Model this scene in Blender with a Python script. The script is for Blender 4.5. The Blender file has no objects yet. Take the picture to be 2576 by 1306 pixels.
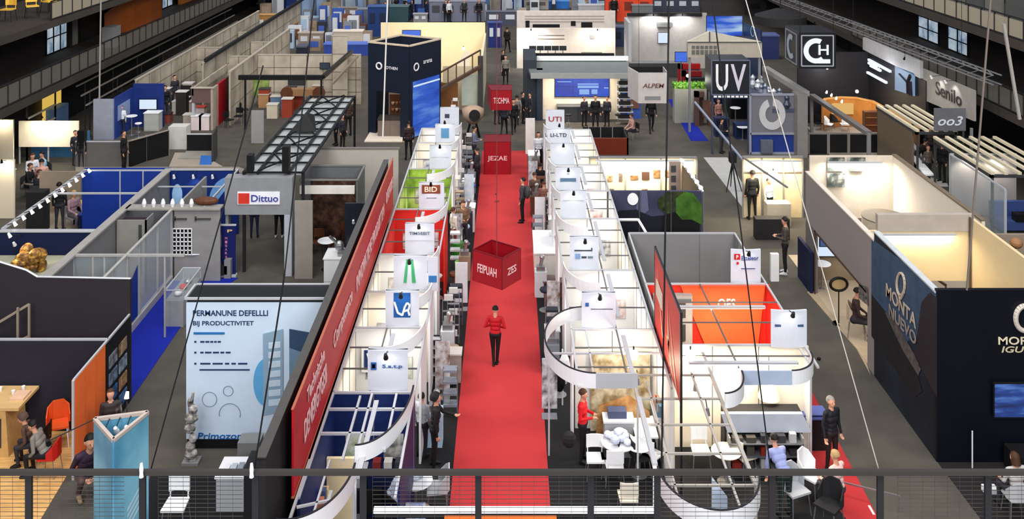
import bpy, math, random
from mathutils import Vector, Matrix
random.seed(7)
PI = math.pi
sc = bpy.context.scene
col = sc.collection

# ---------------------------------------------------------------- camera, world, big lights, exposure
H, F, VX, VY = 14.3, 2400.0, 1278.0, -326.0      # eye height (m), focal length (px of 2576), horizon point
cam_d = bpy.data.cameras.new('camera'); cam = bpy.data.objects.new('camera', cam_d); col.objects.link(cam)
cam.location = (0, 0, H); cam.rotation_euler = (PI/2, 0, 0)
cam_d.sensor_width = 36; cam_d.lens = F/2576*36
cam_d.shift_x = (1288-VX)/2576; cam_d.shift_y = -(653-VY)/2576
cam_d.clip_end = 400; cam_d.clip_start = .1
sc.camera = cam
w = bpy.data.worlds.new('hall_air'); sc.world = w; w.use_nodes = True
w.node_tree.nodes['Background'].inputs[0].default_value = (.80, .86, 1, 1)
w.node_tree.nodes['Background'].inputs[1].default_value = .72
sc.view_settings.view_transform = 'Standard'; sc.view_settings.look = 'None'
sc.view_settings.gamma = 1; sc.view_settings.use_curve_mapping = False
sc.view_settings.exposure = 0.0
cy = sc.cycles
cy.max_bounces = 5; cy.diffuse_bounces = 2; cy.glossy_bounces = 2; cy.transmission_bounces = 3; cy.transparent_max_bounces = 6
cy.caustics_reflective = False; cy.caustics_refractive = False; cy.sample_clamp_indirect = 4

def area(name, loc, sx, sy, power, color=(1, 1, 1), rot=(0, 0, 0)):
    d = bpy.data.lights.new(name, 'AREA'); d.shape = 'RECTANGLE'; d.size = sx; d.size_y = sy
    d.energy = power; d.color = color
    o = bpy.data.objects.new(name, d); o.location = loc; o.rotation_euler = rot; col.objects.link(o); return o
# rows of hall lamps high in the roof
for yy in (2, 22, 44, 70):
    for xx in (-11, 11):
        area('hall_lamp_or_fill', (xx, yy, 24), 12, 7, 3000, (1, .95, .88), (.85, 0, 0))

def P(px, py, z=0.0):
    Y = F*(H-z)/(py-VY)
    return ((px-VX)*Y/F, Y)
def YG(py, z=0.0): return F*(H-z)/(py-VY)
def ZT(py, Y): return H-(py-VY)*Y/F
def XW(px, Y): return (px-VX)*Y/F

for xx in (-9, 9): area('hall_lamp_or_fill', (xx, -8, 17), 10, 4, 2600, (.96, .98, 1), (1.25, 0, 0))  # fill pair added behind the camera to brighten the near upright faces
# ---------------------------------------------------------------- materials
def s2l(c): return tuple(((v/255)/12.92 if v/255 <= .04045 else ((v/255+.055)/1.055)**2.4) for v in c)
_m = {}
def mat(c, rough=.6, metal=0, emit=0, alpha=1, var=.06, scale=3.0):
    key = (tuple(c), rough, metal, emit, alpha, var, scale)
    if key in _m: return _m[key]
    m = bpy.data.materials.new('m_%02x%02x%02x' % tuple(int(v) for v in c)); m.use_nodes = True
    nt = m.node_tree; b = nt.nodes['Principled BSDF']; L = s2l(c)
    b.inputs['Roughness'].default_value = rough; b.inputs['Metallic'].default_value = metal
    b.inputs['Alpha'].default_value = alpha
    if rough >= .5 and metal == 0: b.inputs['Specular IOR Level'].default_value = .25
    if emit:
        b.inputs['Emission Color'].default_value = (*L, 1); b.inputs['Emission Strength'].default_value = emit
        b.inputs['Base Color'].default_value = (.02, .02, .02, 1)
    elif var:
        tc = nt.nodes.new('ShaderNodeTexCoord'); nz = nt.nodes.new('ShaderNodeTexNoise'); nz.inputs['Scale'].default_value = scale
        nz.inputs['Detail'].default_value = 2
        rp = nt.nodes.new('ShaderNodeValToRGB')
        rp.color_ramp.elements[0].position = .3; rp.color_ramp.elements[1].position = .7
        rp.color_ramp.elements[0].color = (*[v*(1-var) for v in L], 1); rp.color_ramp.elements[1].color = (*[min(1, v*(1+var)) for v in L], 1)
        nt.links.new(tc.outputs['Object'], nz.inputs['Vector']); nt.links.new(nz.outputs['Fac'], rp.inputs[0])
        nt.links.new(rp.outputs[0], b.inputs['Base Color'])
    else: b.inputs['Base Color'].default_value = (*L, 1)
    _m[key] = m; return m

def mottled(name, cols, scale=4, rough=.6, emit=0, kind='noise', stretch=(1, 1, 1), detail=3):
    """a printed or woven pattern: a colour ramp over noise, voronoi or brick"""
    m = bpy.data.materials.new(name); m.use_nodes = True; nt = m.node_tree; b = nt.nodes['Principled BSDF']
    b.inputs['Roughness'].default_value = rough; b.inputs['Specular IOR Level'].default_value = .25
    tc = nt.nodes.new('ShaderNodeTexCoord'); mp = nt.nodes.new('ShaderNodeMapping'); mp.inputs['Scale'].default_value = stretch
    nt.links.new(tc.outputs['Object'], mp.inputs[0])
    if kind == 'voronoi':
        n = nt.nodes.new('ShaderNodeTexVoronoi'); out = n.outputs['Color']
        n.inputs['Scale'].default_value = scale
        sx = nt.nodes.new('ShaderNodeSeparateColor'); nt.links.new(out, sx.inputs[0]); fac = sx.outputs[0]
    else:
        n = nt.nodes.new('ShaderNodeTexNoise'); n.inputs['Detail'].default_value = detail; n.inputs['Scale'].default_value = scale; fac = n.outputs['Fac']
    nt.links.new(mp.outputs[0], n.inputs['Vector'])
    rp = nt.nodes.new('ShaderNodeValToRGB'); cr = rp.color_ramp
    lo, hi = (.0, 1.0) if kind == 'voronoi' else (.32, .68)
    if kind == 'voronoi': cr.interpolation = 'CONSTANT'
    while len(cr.elements) < len(cols): cr.elements.new(.5)
    for i, c in enumerate(cols):
        cr.elements[i].position = lo+(hi-lo)*i/max(1, len(cols)-(0 if kind == 'voronoi' else 1)); cr.elements[i].color = (*s2l(c), 1)
    nt.links.new(fac, rp.inputs[0])
    if emit:
        nt.links.new(rp.outputs[0], b.inputs['Emission Color']); b.inputs['Emission Strength'].default_value = emit
        b.inputs['Base Color'].default_value = (.02, .02, .02, 1)
    else: nt.links.new(rp.outputs[0], b.inputs['Base Color'])
    return m

WHITE = mat((235, 236, 238), .5, var=.02); WALLW = mat((226, 224, 220), .6, var=.03, scale=1.2)
CREAM = mat((226, 214, 190), .6, var=.03, scale=1); BEIGE = mat((178, 168, 154), .65, var=.05, scale=1)
GREY = mat((128, 128, 128), .6, var=.04, scale=1); DGREY = mat((62, 62, 64), .6, var=.05, scale=1)
LGREY = mat((178, 180, 184), .55, var=.03, scale=1); BLACK = mat((20, 20, 22), .5, var=.1); SOFTBLACK = mat((34, 33, 35), .7, var=.1)
NAVY = mat((16, 26, 62), .55, var=.06, scale=1); ROYAL = mat((22, 52, 140), .55, var=.06, scale=1)
METAL = mat((165, 165, 168), .35, .8, var=.03); DMETAL = mat((46, 46, 50), .45, .6, var=.05); ALU = mat((200, 202, 206), .4, .3, var=.03)
RED = mat((190, 24, 30), .55, var=.04); DRED = mat((140, 12, 24), .55, var=.05); ORANGE = mat((226, 88, 36), .55, var=.05)
WOOD = mat((168, 118, 66), .5, var=.12, scale=6); DWOOD = mat((92, 54, 34), .55, var=.15, scale=6); GREEN = mat((60, 140, 50), .6, var=.2, scale=10)
SKIN = mat((205, 150, 122), .55, var=.03); TEAL = mat((30, 62, 70), .6, var=.05)
LIT = mat((255, 252, 244), emit=6); LITSOFT = mat((255, 240, 214), emit=2.2)
SCREEN = mat((60, 110, 230), emit=.9); SCREENW = mat((214, 230, 250), emit=1.0)
GLASS = mat((190, 205, 212), .08, 0, alpha=.18, var=0); FROST = mat((205, 212, 218), .3, 0, alpha=.35, var=0)

# ---------------------------------------------------------------- mesh builder
class MB:
    def __init__(s): s.v = []; s.f = []; s.mi = []; s.cur = 0
    def m(s, i): s.cur = i; return s
    def add(s, vs, fs):
        n = len(s.v); s.v += [tuple(v) for v in vs]
        for f in fs: s.f.append(tuple(n+i for i in f)); s.mi.append(s.cur)
        return s
    def box(s, x0, x1, y0, y1, z0, z1):
        if x0 > x1: x0, x1 = x1, x0
        if y0 > y1: y0, y1 = y1, y0
        if z0 > z1: z0, z1 = z1, z0
        return s.add([(x0,y0,z0),(x1,y0,z0),(x1,y1,z0),(x0,y1,z0),(x0,y0,z1),(x1,y0,z1),(x1,y1,z1),(x0,y1,z1)],
                     [(0,3,2,1),(4,5,6,7),(0,1,5,4),(1,2,6,5),(2,3,7,6),(3,0,4,7)])
    def prism(s, pts, z0, z1):
        a = sum(pts[i][0]*pts[(i+1) % len(pts)][1]-pts[(i+1) % len(pts)][0]*pts[i][1] for i in range(len(pts)))
        if a < 0: pts = pts[::-1]
        n = len(pts)
        return s.add([(x, y, z0) for x, y in pts]+[(x, y, z1) for x, y in pts],
                     [tuple(range(n))[::-1], tuple(range(n, 2*n))]+[(i, (i+1) % n, n+(i+1) % n, n+i) for i in range(n)])
    def vprism(s, pts, y0, y1):          # outline in x,z given depth along y
        a = sum(pts[i][0]*pts[(i+1) % len(pts)][1]-pts[(i+1) % len(pts)][0]*pts[i][1] for i in range(len(pts)))
        if a < 0: pts = pts[::-1]
        n = len(pts)
        return s.add([(x, y0, z) for x, z in pts]+[(x, y1, z) for x, z in pts],
                     [tuple(range(n)), tuple(range(n, 2*n))[::-1]]+[((i+1) % n, i, n+i, n+(i+1) % n) for i in range(n)])
    def bar(s, p, q, w, h=None):
        h = h or w; p = Vector(p); q = Vector(q); d = (q-p).normalized()
        u = d.cross(Vector((0, 0, 1)))
        u = Vector((1, 0, 0)) if u.length < 1e-4 else u.normalized()
        v = u.cross(d).normalized(); r = []
        for c in (p, q):
            for a, b in ((-1,-1),(1,-1),(1,1),(-1,1)): r.append(c+u*a*w/2+v*b*h/2)
        return s.add(r, [(0,1,2,3),(7,6,5,4),(0,4,5,1),(1,5,6,2),(2,6,7,3),(3,7,4,0)])
    def tube(s, p, q, r1, r2=None, n=8):
        r2 = r1 if r2 is None else r2; p = Vector(p); q = Vector(q); d = (q-p).normalized()
        u = d.cross(Vector((0, 0, 1))); u = Vector((1, 0, 0)) if u.length < 1e-4 else u.normalized(); v = u.cross(d)
        vs = [c+(u*math.cos(2*PI*i/n)+v*math.sin(2*PI*i/n))*r for c, r in ((p, r1), (q, r2)) for i in range(n)]
        return s.add(vs, [tuple(range(n)), tuple(range(n, 2*n))[::-1]]+[(i, n+i, n+(i+1) % n, (i+1) % n) for i in range(n)])
    def path(s, pts, r, n=6):
        for a, b in zip(pts, pts[1:]): s.tube(a, b, r, n=n)
        return s
    def lathe(s, c, prof, n=20):         # prof: (radius, z)
        vs = [(c[0]+r*math.cos(2*PI*i/n), c[1]+r*math.sin(2*PI*i/n), c[2]+z) for r, z in prof for i in range(n)]
        fs = [(k*n+i, k*n+(i+1) % n, (k+1)*n+(i+1) % n, (k+1)*n+i) for k in range(len(prof)-1) for i in range(n)]
        fs += [tuple(range(n))[::-1], tuple(range((len(prof)-1)*n, len(prof)*n))]
        return s.add(vs, fs)
    def ball(s, c, rx, ry=None, rz=None, nu=12, nv=7):
        ry = rx if ry is None else ry; rz = rx if rz is None else rz
        vs = [(c[0], c[1], c[2]-rz)]
        for k in range(1, nv):
            t = -PI/2+PI*k/nv
            vs += [(c[0]+rx*math.cos(t)*math.cos(2*PI*i/nu), c[1]+ry*math.cos(t)*math.sin(2*PI*i/nu), c[2]+rz*math.sin(t)) for i in range(nu)]
        vs.append((c[0], c[1], c[2]+rz)); L = len(vs)-1
        fs = [(0, 1+(i+1) % nu, 1+i) for i in range(nu)]
        fs += [(1+k*nu+i, 1+k*nu+(i+1) % nu, 1+(k+1)*nu+(i+1) % nu, 1+(k+1)*nu+i) for k in range(nv-2) for i in range(nu)]
        fs += [(1+(nv-2)*nu+i, 1+(nv-2)*nu+(i+1) % nu, L) for i in range(nu)]
        return s.add(vs, fs)
    def ribbon(s, pts, z0, z1, t=.04):   # upright band following a plan curve; z0,z1 may be functions of 0..1
        g = lambda z, k: z(k) if callable(z) else z
        n = len(pts); L = []; R = []
        for i, (x, y) in enumerate(pts):
            a = pts[max(0, i-1)]; b = pts[min(n-1, i+1)]; d = Vector((b[0]-a[0], b[1]-a[1])).normalized()
            L.append((x-d.y*t/2, y+d.x*t/2)); R.append((x+d.y*t/2, y-d.x*t/2))
        vs = []
        for i in range(n):
            k = i/(n-1); a = g(z0, k); b = g(z1, k)
            vs += [(*L[i], a), (*R[i], a), (*R[i], b), (*L[i], b)]
        fs = [(0,1,2,3), (4*(n-1)+3, 4*(n-1)+2, 4*(n-1)+1, 4*(n-1))]
        for i in range(n-1):
            o = 4*i
            for a, b in ((0,1),(1,2),(2,3),(3,0)): fs.append((o+a, o+4+a, o+4+b, o+b))
        return s.add(vs, fs)
    def build(s, name, mats, parent=None, label=None, smooth=False):
        off = Vector(parent.location) if parent is not None and parent.type == 'EMPTY' else Vector((0, 0, 0))
        if parent is not None and parent.type != 'EMPTY':
            off = Vector(parent.location)
            p = parent.parent
            if p: off = off+Vector(p.location)
        me = bpy.data.meshes.new(name)
        me.from_pydata([(v[0]-off.x, v[1]-off.y, v[2]-off.z) for v in s.v], [], s.f)
        if not isinstance(mats, (list, tuple)): mats = [mats]
        for x in mats: me.materials.append(x)
        me.polygons.foreach_set('material_index', s.mi)
        if smooth: me.polygons.foreach_set('use_smooth', [True]*len(s.f))
        me.update()
        o = bpy.data.objects.new(name, me); col.objects.link(o)
        if parent is not None: o.parent = parent
        if label: o['label'] = label
        return o

labels_used = {}
def tag(o, label, cat, group=None):
    o['label'] = label; o['category'] = cat
    if group: o['group'] = group
    return o
def struct(name, mb, mats):
    o = mb.build(name, mats); o['kind'] = 'structure'; return o
def thing(name, label, cat, loc=(0, 0, 0), group=None):
    o = bpy.data.objects.new(name, None); col.objects.link(o); o.empty_display_size = .1
    o.location = loc; tag(o, label, cat, group); return o
def solo(name, mb, mats, label, cat, group=None, smooth=False):
    """a thing that is one mesh, its origin at the middle of its base"""
    xs = [v[0] for v in mb.v]; ys = [v[1] for v in mb.v]; zs = [v[2] for v in mb.v]
    c = ((min(xs)+max(xs))/2, (min(ys)+max(ys))/2, min(zs))
    mb.v = [(v[0]-c[0], v[1]-c[1], v[2]-c[2]) for v in mb.v]
    o = mb.build(name, mats, smooth=smooth); o.location = c; return tag(o, label, cat, group)
def copy_tree(o, parent=None):
    c = o.copy(); col.objects.link(c)
    if parent is not None: c.parent = parent
    for ch in list(o.children): copy_tree(ch, c)
    return c
def put(proto, x, y, z=0, rz=0, label=None, group=None, scale=None):
    """first use moves the prototype itself, afterwards copies"""
    if proto.get('_used'): o = copy_tree(proto)
    else: o = proto; proto['_used'] = 1
    o.location = (x, y, z); o.rotation_euler = (0, 0, rz)
    if label: o['label'] = label
    if group: o['group'] = group
    if scale: o.scale = (scale, scale, scale) if not isinstance(scale, tuple) else scale
    return o

def lettering(parent, text, x, y, z, h, mats, rz=0, width=None, name='lettering', label=None, depth=.012, shear=0, align='CENTER'):
    """raised text in the upright plane through (x,y,z), reading left to right after a turn rz about z; h is the cap height"""
    cu = bpy.data.curves.new(name, 'FONT'); cu.body = text; cu.size = 1; cu.extrude = depth/2/h*.7 if h else .01
    cu.align_x = 'LEFT'; cu.shear = shear; cu.resolution_u = 3; cu.offset = .012
    tmp = bpy.data.objects.new('tmp_text', cu); col.objects.link(tmp)
    me = bpy.data.meshes.new_from_object(tmp.evaluated_get(bpy.context.evaluated_depsgraph_get()))
    bpy.data.objects.remove(tmp); bpy.data.curves.remove(cu)
    xs = [v.co.x for v in me.vertices]; ys = [v.co.y for v in me.vertices]
    x0, x1, y0, y1 = min(xs), max(xs), min(ys), max(ys)
    sy = h/(y1-y0); sx = width/(x1-x0) if width else sy
    ax = {'CENTER': (x0+x1)/2, 'LEFT': x0}[align]
    R = Matrix.Rotation(rz, 3, 'Z'); off = Vector((0, 0, 0))
    q = parent
    while q is not None: off += Vector(q.location); q = q.parent
    for v in me.vertices:
        p = R @ Vector(((v.co.x-ax)*sx, -v.co.z*sy, (v.co.y-(y0+y1)/2)*sy))
        v.co = p+Vector((x, y, z))-off
    me.materials.clear(); me.materials.append(mats)
    o = bpy.data.objects.new(name, me); me.name = name; col.objects.link(o); o.parent = parent
    if label: o['label'] = label
    return o

ORD = ['nearest', 'second', 'third', 'fourth', 'fifth', 'sixth', 'seventh', 'eighth', 'ninth', 'tenth', 'eleventh', 'twelfth', 'thirteenth', 'fourteenth', 'fifteenth', 'sixteenth', 'seventeenth', 'eighteenth']

# ---------------------------------------------------------------- people
def _human_mesh(pose, fine):
    T = {'lean': 0, 'pz': .93, 'head': 0}
    legs = {s: [(.095*s, 0, .90), (.11*s, -.01, .50), (.12*s, .02, .09), (.13*s, -.14, .035)] for s in (-1, 1)}
    dn = {s: [(.185*s, .01, 1.415), (.235*s, .03, 1.13), (.245*s, -.05, .88)] for s in (-1, 1)}
    hold = {s: [(.185*s, .01, 1.415), (.24*s, .02, 1.14), (.10*s, -.25, 1.15)] for s in (-1, 1)}
    arms = dict(dn)
    if pose == 'walk':
        legs = {-1: [(-.095,0,.9), (-.10,-.14,.52), (-.11,-.22,.09), (-.12,-.37,.05)], 1: [(.095,0,.9), (.10,.02,.48), (.11,.24,.14), (.12,.12,.04)]}
        arms = {-1: [(-.185,.01,1.415), (-.235,.1,1.15), (-.23,.08,.89)], 1: [(.185,.01,1.415), (.235,-.03,1.13), (.22,-.2,.93)]}
    if pose == 'hold': arms = hold; T['head'] = .25
    if pose == 'elbow':
        legs = {s: [(.09*s, 0, .90), (.07*s, -.03, .50), (.04*s, .05*s, .09), (.05*s, .05*s-.15, .035)] for s in (-1, 1)}
        arms = {-1: [(-.185,.01,1.415), (-.30,.06,1.17), (-.12,-.16,1.08)], 1: [(.185,.01,1.415), (.30,.06,1.17), (.12,-.18,1.12)]}; T['head'] = .25
    if pose == 'reach': arms = {-1: dn[-1], 1: [(.185,.01,1.415), (.22,-.2,1.2), (.16,-.46,1.17)]}; T['lean'] = .12
    if pose == 'bent':
        T['lean'] = .75; arms = {s: [(.185*s, .01, 1.415), (.22*s, -.22, 1.22), (.2*s, -.42, 1.05)] for s in (-1, 1)}
    if pose in ('sit', 'sitlean'):
        T['pz'] = .52; T['lean'] = .15 if pose == 'sit' else .55; T['head'] = .2
        legs = {s: [(.10*s, 0, .52), (.14*s, -.43, .50), (.14*s, -.38, .09), (.15*s, -.53, .035)] for s in (-1, 1)}
        arms = {s: [(.185*s, .01, 1.415), (.23*s, -.1, 1.15), (.13*s, -.34, 1.08)] for s in (-1, 1)}
    if pose == 'crouch':
        T['pz'] = .34; T['lean'] = .5
        legs = {s: [(.10*s, 0, .34), (.17*s, -.36, .42), (.15*s, -.12, .08), (.16*s, -.28, .035)] for s in (-1, 1)}
        arms = hold
    pz = T['pz']; R = Matrix.Rotation(T['lean'], 3, 'X'); piv = Vector((0, 0, .93))
    def up(p): return R @ (Vector(p)-piv)+Vector((0, 0, pz))
    N = up((0, .015, 1.50)); R2 = Matrix.Rotation(T['lean']*.35+T['head'], 3, 'X')
    def hd(p): return R2 @ (Vector(p)-Vector((0, 0, 1.50)))+N
    S = []                                   # (p, q, r1, r2, class): skin 0, top 1, bottom 2, shoe 3
    S.append((up((-.07, 0, .93)), up((.07, 0, .93)), .115, .115, 2))
    S.append((up((-.06, 0, 1.0)), up((.06, 0, 1.0)), .105, .105, 1))
    S.append((up((-.045, 0, 1.12)), up((.045, 0, 1.12)), .105, .105, 1))
    S.append((up((-.065, 0, 1.26)), up((.065, 0, 1.26)), .115, .115, 1))
    S.append((up((-.07, .01, 1.36)), up((.07, .01, 1.36)), .105, .105, 1))
    S.append((up((-.15, .01, 1.415)), up((.15, .01, 1.415)), .06, .06, 1))
    S.append((up((0, .015, 1.43)), hd((0, 0, 1.56)), .06, .052, 0))
    S.append((hd((0, .01, 1.665)), hd((0, -.005, 1.645)), .092, .088, 0))
    S.append((hd((0, -.02, 1.60)), hd((0, -.045, 1.575)), .07, .045, 0))
    if fine:
        S.append((hd((0, -.085, 1.655)), hd((0, -.108, 1.625)), .012, .016, 0))
        S.append((hd((-.02, -.085, 1.592)), hd((.02, -.085, 1.592)), .011, .011, 0))
        for s in (-1, 1): S.append((hd((.088*s, .01, 1.655)), hd((.092*s, .012, 1.625)), .018, .013, 0))
    for s in (-1, 1):
        h, k, a, t = [Vector(p) for p in legs[s]]
        if T['lean'] and pz > .8: h = h+Vector((0, 0, 0))
        S.append((h, k, .088, .058, 2)); S.append((k, a, .058, .040, 2)); S.append((a, t, .045, .036, 3)); S.append((a+Vector((0, .03, -.05)), t, .036, .034, 3))
        sh, e, wr = [up(p) for p in arms[s]]
        S.append((sh, e, .056, .042, 1)); S.append((e, wr, .041, .031, 1))
        d = (wr-e).normalized(); side = d.cross(Vector((0, 0, 1)))
        side = Vector((0, -1, 0)) if side.length < .3 else side.normalized()
        if side.x*s > 0 or (abs(side.x) < .2 and side.y > 0): side = -side      # towards the thumb
        nrm = side.cross(d).normalized()
        if nrm.y > .1: nrm = -nrm
        if fine:
            S.append((wr, wr+d*.03, .024, .024, 0))
            for q in (-.024, -.008, .008, .024): S.append((wr+d*.02+side*q*.8, wr+d*.085+side*q, .015, .0125, 0))
            for i, (q, ln) in enumerate(((.030, .066), (.010, .076), (-.010, .070), (-.030, .054))):
                b = wr+d*.088+side*q; c = b+(d*.8+nrm*.35+side*q*2)*ln*.55; e2 = c+(d*.55+nrm*.85)*ln*.5
                S.append((b, c, .0105, .0095, 0)); S.append((c, e2, .0095, .008, 0))
            b = wr+d*.03+side*.022; c = b+(side*.8+d*.6)*.045; S.append((b, c, .014, .0115, 0)); S.append((c, c+(d*.9+side*.1)*.032, .011, .009, 0))
        else:
            S.append((wr, wr+d*.09, .028, .03, 0)); S.append((wr+d*.09, wr+d*.15+nrm*.03, .028, .015, 0)); S.append((wr+d*.04, wr+d*.08+side*.05, .016, .013, 0))
    mb = MB()
    for p, q, r1, r2, c in S:
        mb.tube(p, q, r1, r2, 14); mb.ball(p, r1, nu=14, nv=8); mb.ball(q, r2, nu=14, nv=8)
    tmp = mb.build('tmp_body', [SKIN])
    r = tmp.modifiers.new('r', 'REMESH'); r.mode = 'VOXEL'; r.voxel_size = .0085 if fine else .026
    sm = tmp.modifiers.new('s', 'SMOOTH'); sm.factor = .5; sm.iterations = 2 if fine else 1
    me = bpy.data.meshes.new_from_object(tmp.evaluated_get(bpy.context.evaluated_depsgraph_get()))
    bpy.data.objects.remove(tmp)
    me.name = 'person_body'; me.materials.clear()
    idx = []
    for f in me.polygons:
        c = f.center; best = 9; bi = 0
        for p, q, r1, r2, k in S:
            d = q-p; t = max(0, min(1, (c-p).dot(d)/max(1e-9, d.length_squared))); v = (c-p-d*t).length-(r1+(r2-r1)*t)
            if v < best: best = v; bi = k
        idx.append(bi)
    head = hd((0, .01, 1.66)); hm = R2.to_4x4(); hm.translation = head
    return me, idx, hm, hd
_bodies = {}
def body(pose, fine):
    if (pose, fine) not in _bodies: _bodies[(pose, fine)] = _human_mesh(pose, fine)
    return _bodies[(pose, fine)]
for _p in ('stand', 'walk', 'hold', 'elbow', 'reach', 'bent', 'sit', 'sitlean', 'crouch'): body(_p, False)
for _p in ('elbow', 'hold', 'bent', 'sitlean', 'sit', 'stand'): body(_p, True)

HAIRC = {'black': mat((24, 20, 18), .6), 'brown': mat((70, 44, 30), .6), 'blond': mat((176, 144, 96), .6), 'grey': mat((150, 144, 138), .6)}
TAN = mat((150, 120, 95), .7)
def person(x, y, pose, rot, top, bottom, label, hair='black', style='short', fine=False, z=0, s=1.0, shoe=BLACK, group=None, extra=None):
    me, idx, hm, hd = body(pose, fine)
    root = thing('person', label, 'person', (0, 0, 0), group)
    m2 = me.copy()
    for q in (SKIN, top, bottom, shoe): m2.materials.append(q)
    m2.polygons.foreach_set('material_index', idx); m2.polygons.foreach_set('use_smooth', [True]*len(idx))
    b = bpy.data.objects.new('body', m2); col.objects.link(b); b.parent = root
    if style != 'bald':
        n = 14; hb = MB()
        def hv(p): return tuple(hm @ Vector(p))
        vs = []; fs = []; K = 7
        low = {'short': -.015, 'long': -.16, 'hood': -.06}[style]
        for k in range(K+1):
            t = k/K
            for i in range(n):
                a = 2*PI*i/n; front = max(0, -math.sin(a))
                lowa = low+(.065-low)*min(1, front*1.6) if style != 'hood' else low+(.07-low)*min(1, front*1.2)
                zz = .112*math.cos(t*PI/2) if t < 1 else 0
                z_ = .112+(lowa-.112)*t
                rr = 1.0 if z_ < 0 else math.sqrt(max(.001, 1-(z_/.114)**2))
                g = .106 if style != 'hood' else .125
                vs.append(hv((g*.92*rr*math.cos(a), g*1.06*rr*math.sin(a)+(.012 if style != 'hood' else .02), z_)))
        fs = [(k*n+i, (k+1)*n+i, (k+1)*n+(i+1) % n, k*n+(i+1) % n) for k in range(K) for i in range(n)]+[tuple(range(n))]
        hb.add(vs, fs); h = hb.build('hair' if style != 'hood' else 'hood', HAIRC.get(hair, top) if style != 'hood' else top, root, smooth=True)
    if fine:
        e = MB()
        for sgn in (-1, 1):
            p = hd((.032*sgn, -.094, 1.662)); e.ball(p, .0095, .006, .007, 8, 5)
        e.build('eyes', BLACK, root)
    if extra: extra(root, pose)
    root.location = (x, y, z); root.rotation_euler = (0, 0, math.radians(rot)); root.scale = (s, s, s)
    return root
# ---------------------------------------------------------------- kit of furniture (built at the origin, facing -y)
def mk_chair(label, seatm, legm=METAL, shell=False):
    t = thing('chair', label, 'chair')
    b = MB(); b.prism([(-.22,-.2),(.22,-.2),(.2,.2),(-.2,.2)], .43, .47); b.build('seat', seatm, t)
    b = MB()
    if shell:
        b.ribbon([(-.23,.02),(-.21,.16),(-.1,.23),(.1,.23),(.21,.16),(.23,.02)], .45, lambda k: .62+.26*math.sin(k*PI), .025)
    else:
        b.ribbon([(-.2,.2),(-.08,.23),(.08,.23),(.2,.2)], .58, .88, .03); b.bar((-.17,.2,.44),(-.17,.21,.6),.022); b.bar((.17,.2,.44),(.17,.21,.6),.022)
    b.build('backrest', seatm, t)
    for sx in (-1, 1):
        for sy in (-1, 1):
            l = MB(); l.tube((.18*sx,.16*sy,.44),(.22*sx,.21*sy,0),.013,.011); l.build('leg', legm, t)
    return t
def mk_stool(label, seatm, h=.75):
    t = thing('bar_stool', label, 'stool')
    b = MB(); b.lathe((0,0,0), [(.16,h-.05),(.185,h-.02),(.18,h+.01),(.05,h+.02)], 18); b.build('seat', seatm, t)
    b = MB(); b.tube((0,0,.02),(0,0,h-.04),.025); b.build('pole', METAL, t)
    b = MB(); b.lathe((0,0,0), [(.2,0),(.2,.012),(.05,.035),(.02,.04)], 20); b.build('base', METAL, t)
    b = MB(); n = 14; b.path([(.13*math.cos(2*PI*i/n), .13*math.sin(2*PI*i/n), .28) for i in range(n+1)], .009); b.tube((-.13,0,.28),(.13,0,.28),.008); b.build('foot_ring', METAL, t)
    return t
def mk_table(label, topm, h=.74, r=.4, legm=METAL):
    t = thing('round_table', label, 'table')
    b = MB(); b.lathe((0,0,0), [(r-.01,h-.03),(r,h-.02),(r,h-.005),(r-.01,h)], 28); b.build('tabletop', topm, t)
    b = MB(); b.tube((0,0,.02),(0,0,h-.03),.03,n=12); b.build('column', legm, t)
    b = MB(); b.lathe((0,0,0), [(r*.6,0),(r*.6,.012),(.06,.04),(.03,.05)], 24); b.build('base', legm, t)
    return t
def counter(x0, x1, y0, y1, h, bodym, topm, label, z=0, over=.03, name='counter', door=True):
    t = thing(name, label, 'counter', ((x0+x1)/2, (y0+y1)/2, z))
    MB().box(x0, x1, y0, y1, z, z+h-.04).build('cabinet', bodym, t)
    MB().box(x0-over, x1+over, y0-over, y1+over, z+h-.04, z+h).build('countertop', topm, t)
    if door:
        d = MB(); n = max(1, round(abs(x1-x0)/.6)); w_ = abs(x1-x0)/n; xa = min(x0, x1)
        for i in range(n): d.box(xa+i*w_+.02, xa+(i+1)*w_-.02, min(y0, y1)-.012, min(y0, y1), z+.06, z+h-.08)
        d.build('front_panel', bodym, t)
    return t
def tv(x, y, z, w_, h_, label, rz=0, scr=SCREEN, name='wall_screen', stand=None, pic=None):
    """flat screen with centre x,z on plane y; rz turns it about the upright axis through (x,y)"""
    t = thing(name, label, 'screen', (x, y, z-h_/2 if stand is None else stand))
    R = Matrix.Rotation(rz, 3, 'Z')
    def rot(mb):
        mb.v = [tuple(R @ (Vector(v)-Vector((x, y, 0)))+Vector((x, y, 0))) for v in mb.v]; return mb
    rot(MB().box(x-w_/2, x+w_/2, y-.05, y, z-h_/2, z+h_/2)).build('housing', BLACK, t)
    rot(MB().box(x-w_/2+.03, x+w_/2-.03, y-.058, y-.05, z-h_/2+.03, z+h_/2-.03)).build('display', scr, t)
    if pic:
        b = MB()
        for a, c, d, e in pic: b.box(x-w_/2+a*w_, x-w_/2+c*w_, y-.062, y-.058, z-h_/2+d*h_, z-h_/2+e*h_)
        rot(b).build('screen_graphic', SCREENW, t)
    if stand is not None:
        b = rot(MB().tube((x, y-.025, stand+.02), (x, y-.025, z-h_/2), .03)); b.build('pole', METAL, t)
        b = MB(); b.lathe((x, y-.025, stand), [(.28, 0), (.28, .02), (.04, .03)], 20); b.build('base', METAL, t)
    return t
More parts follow.
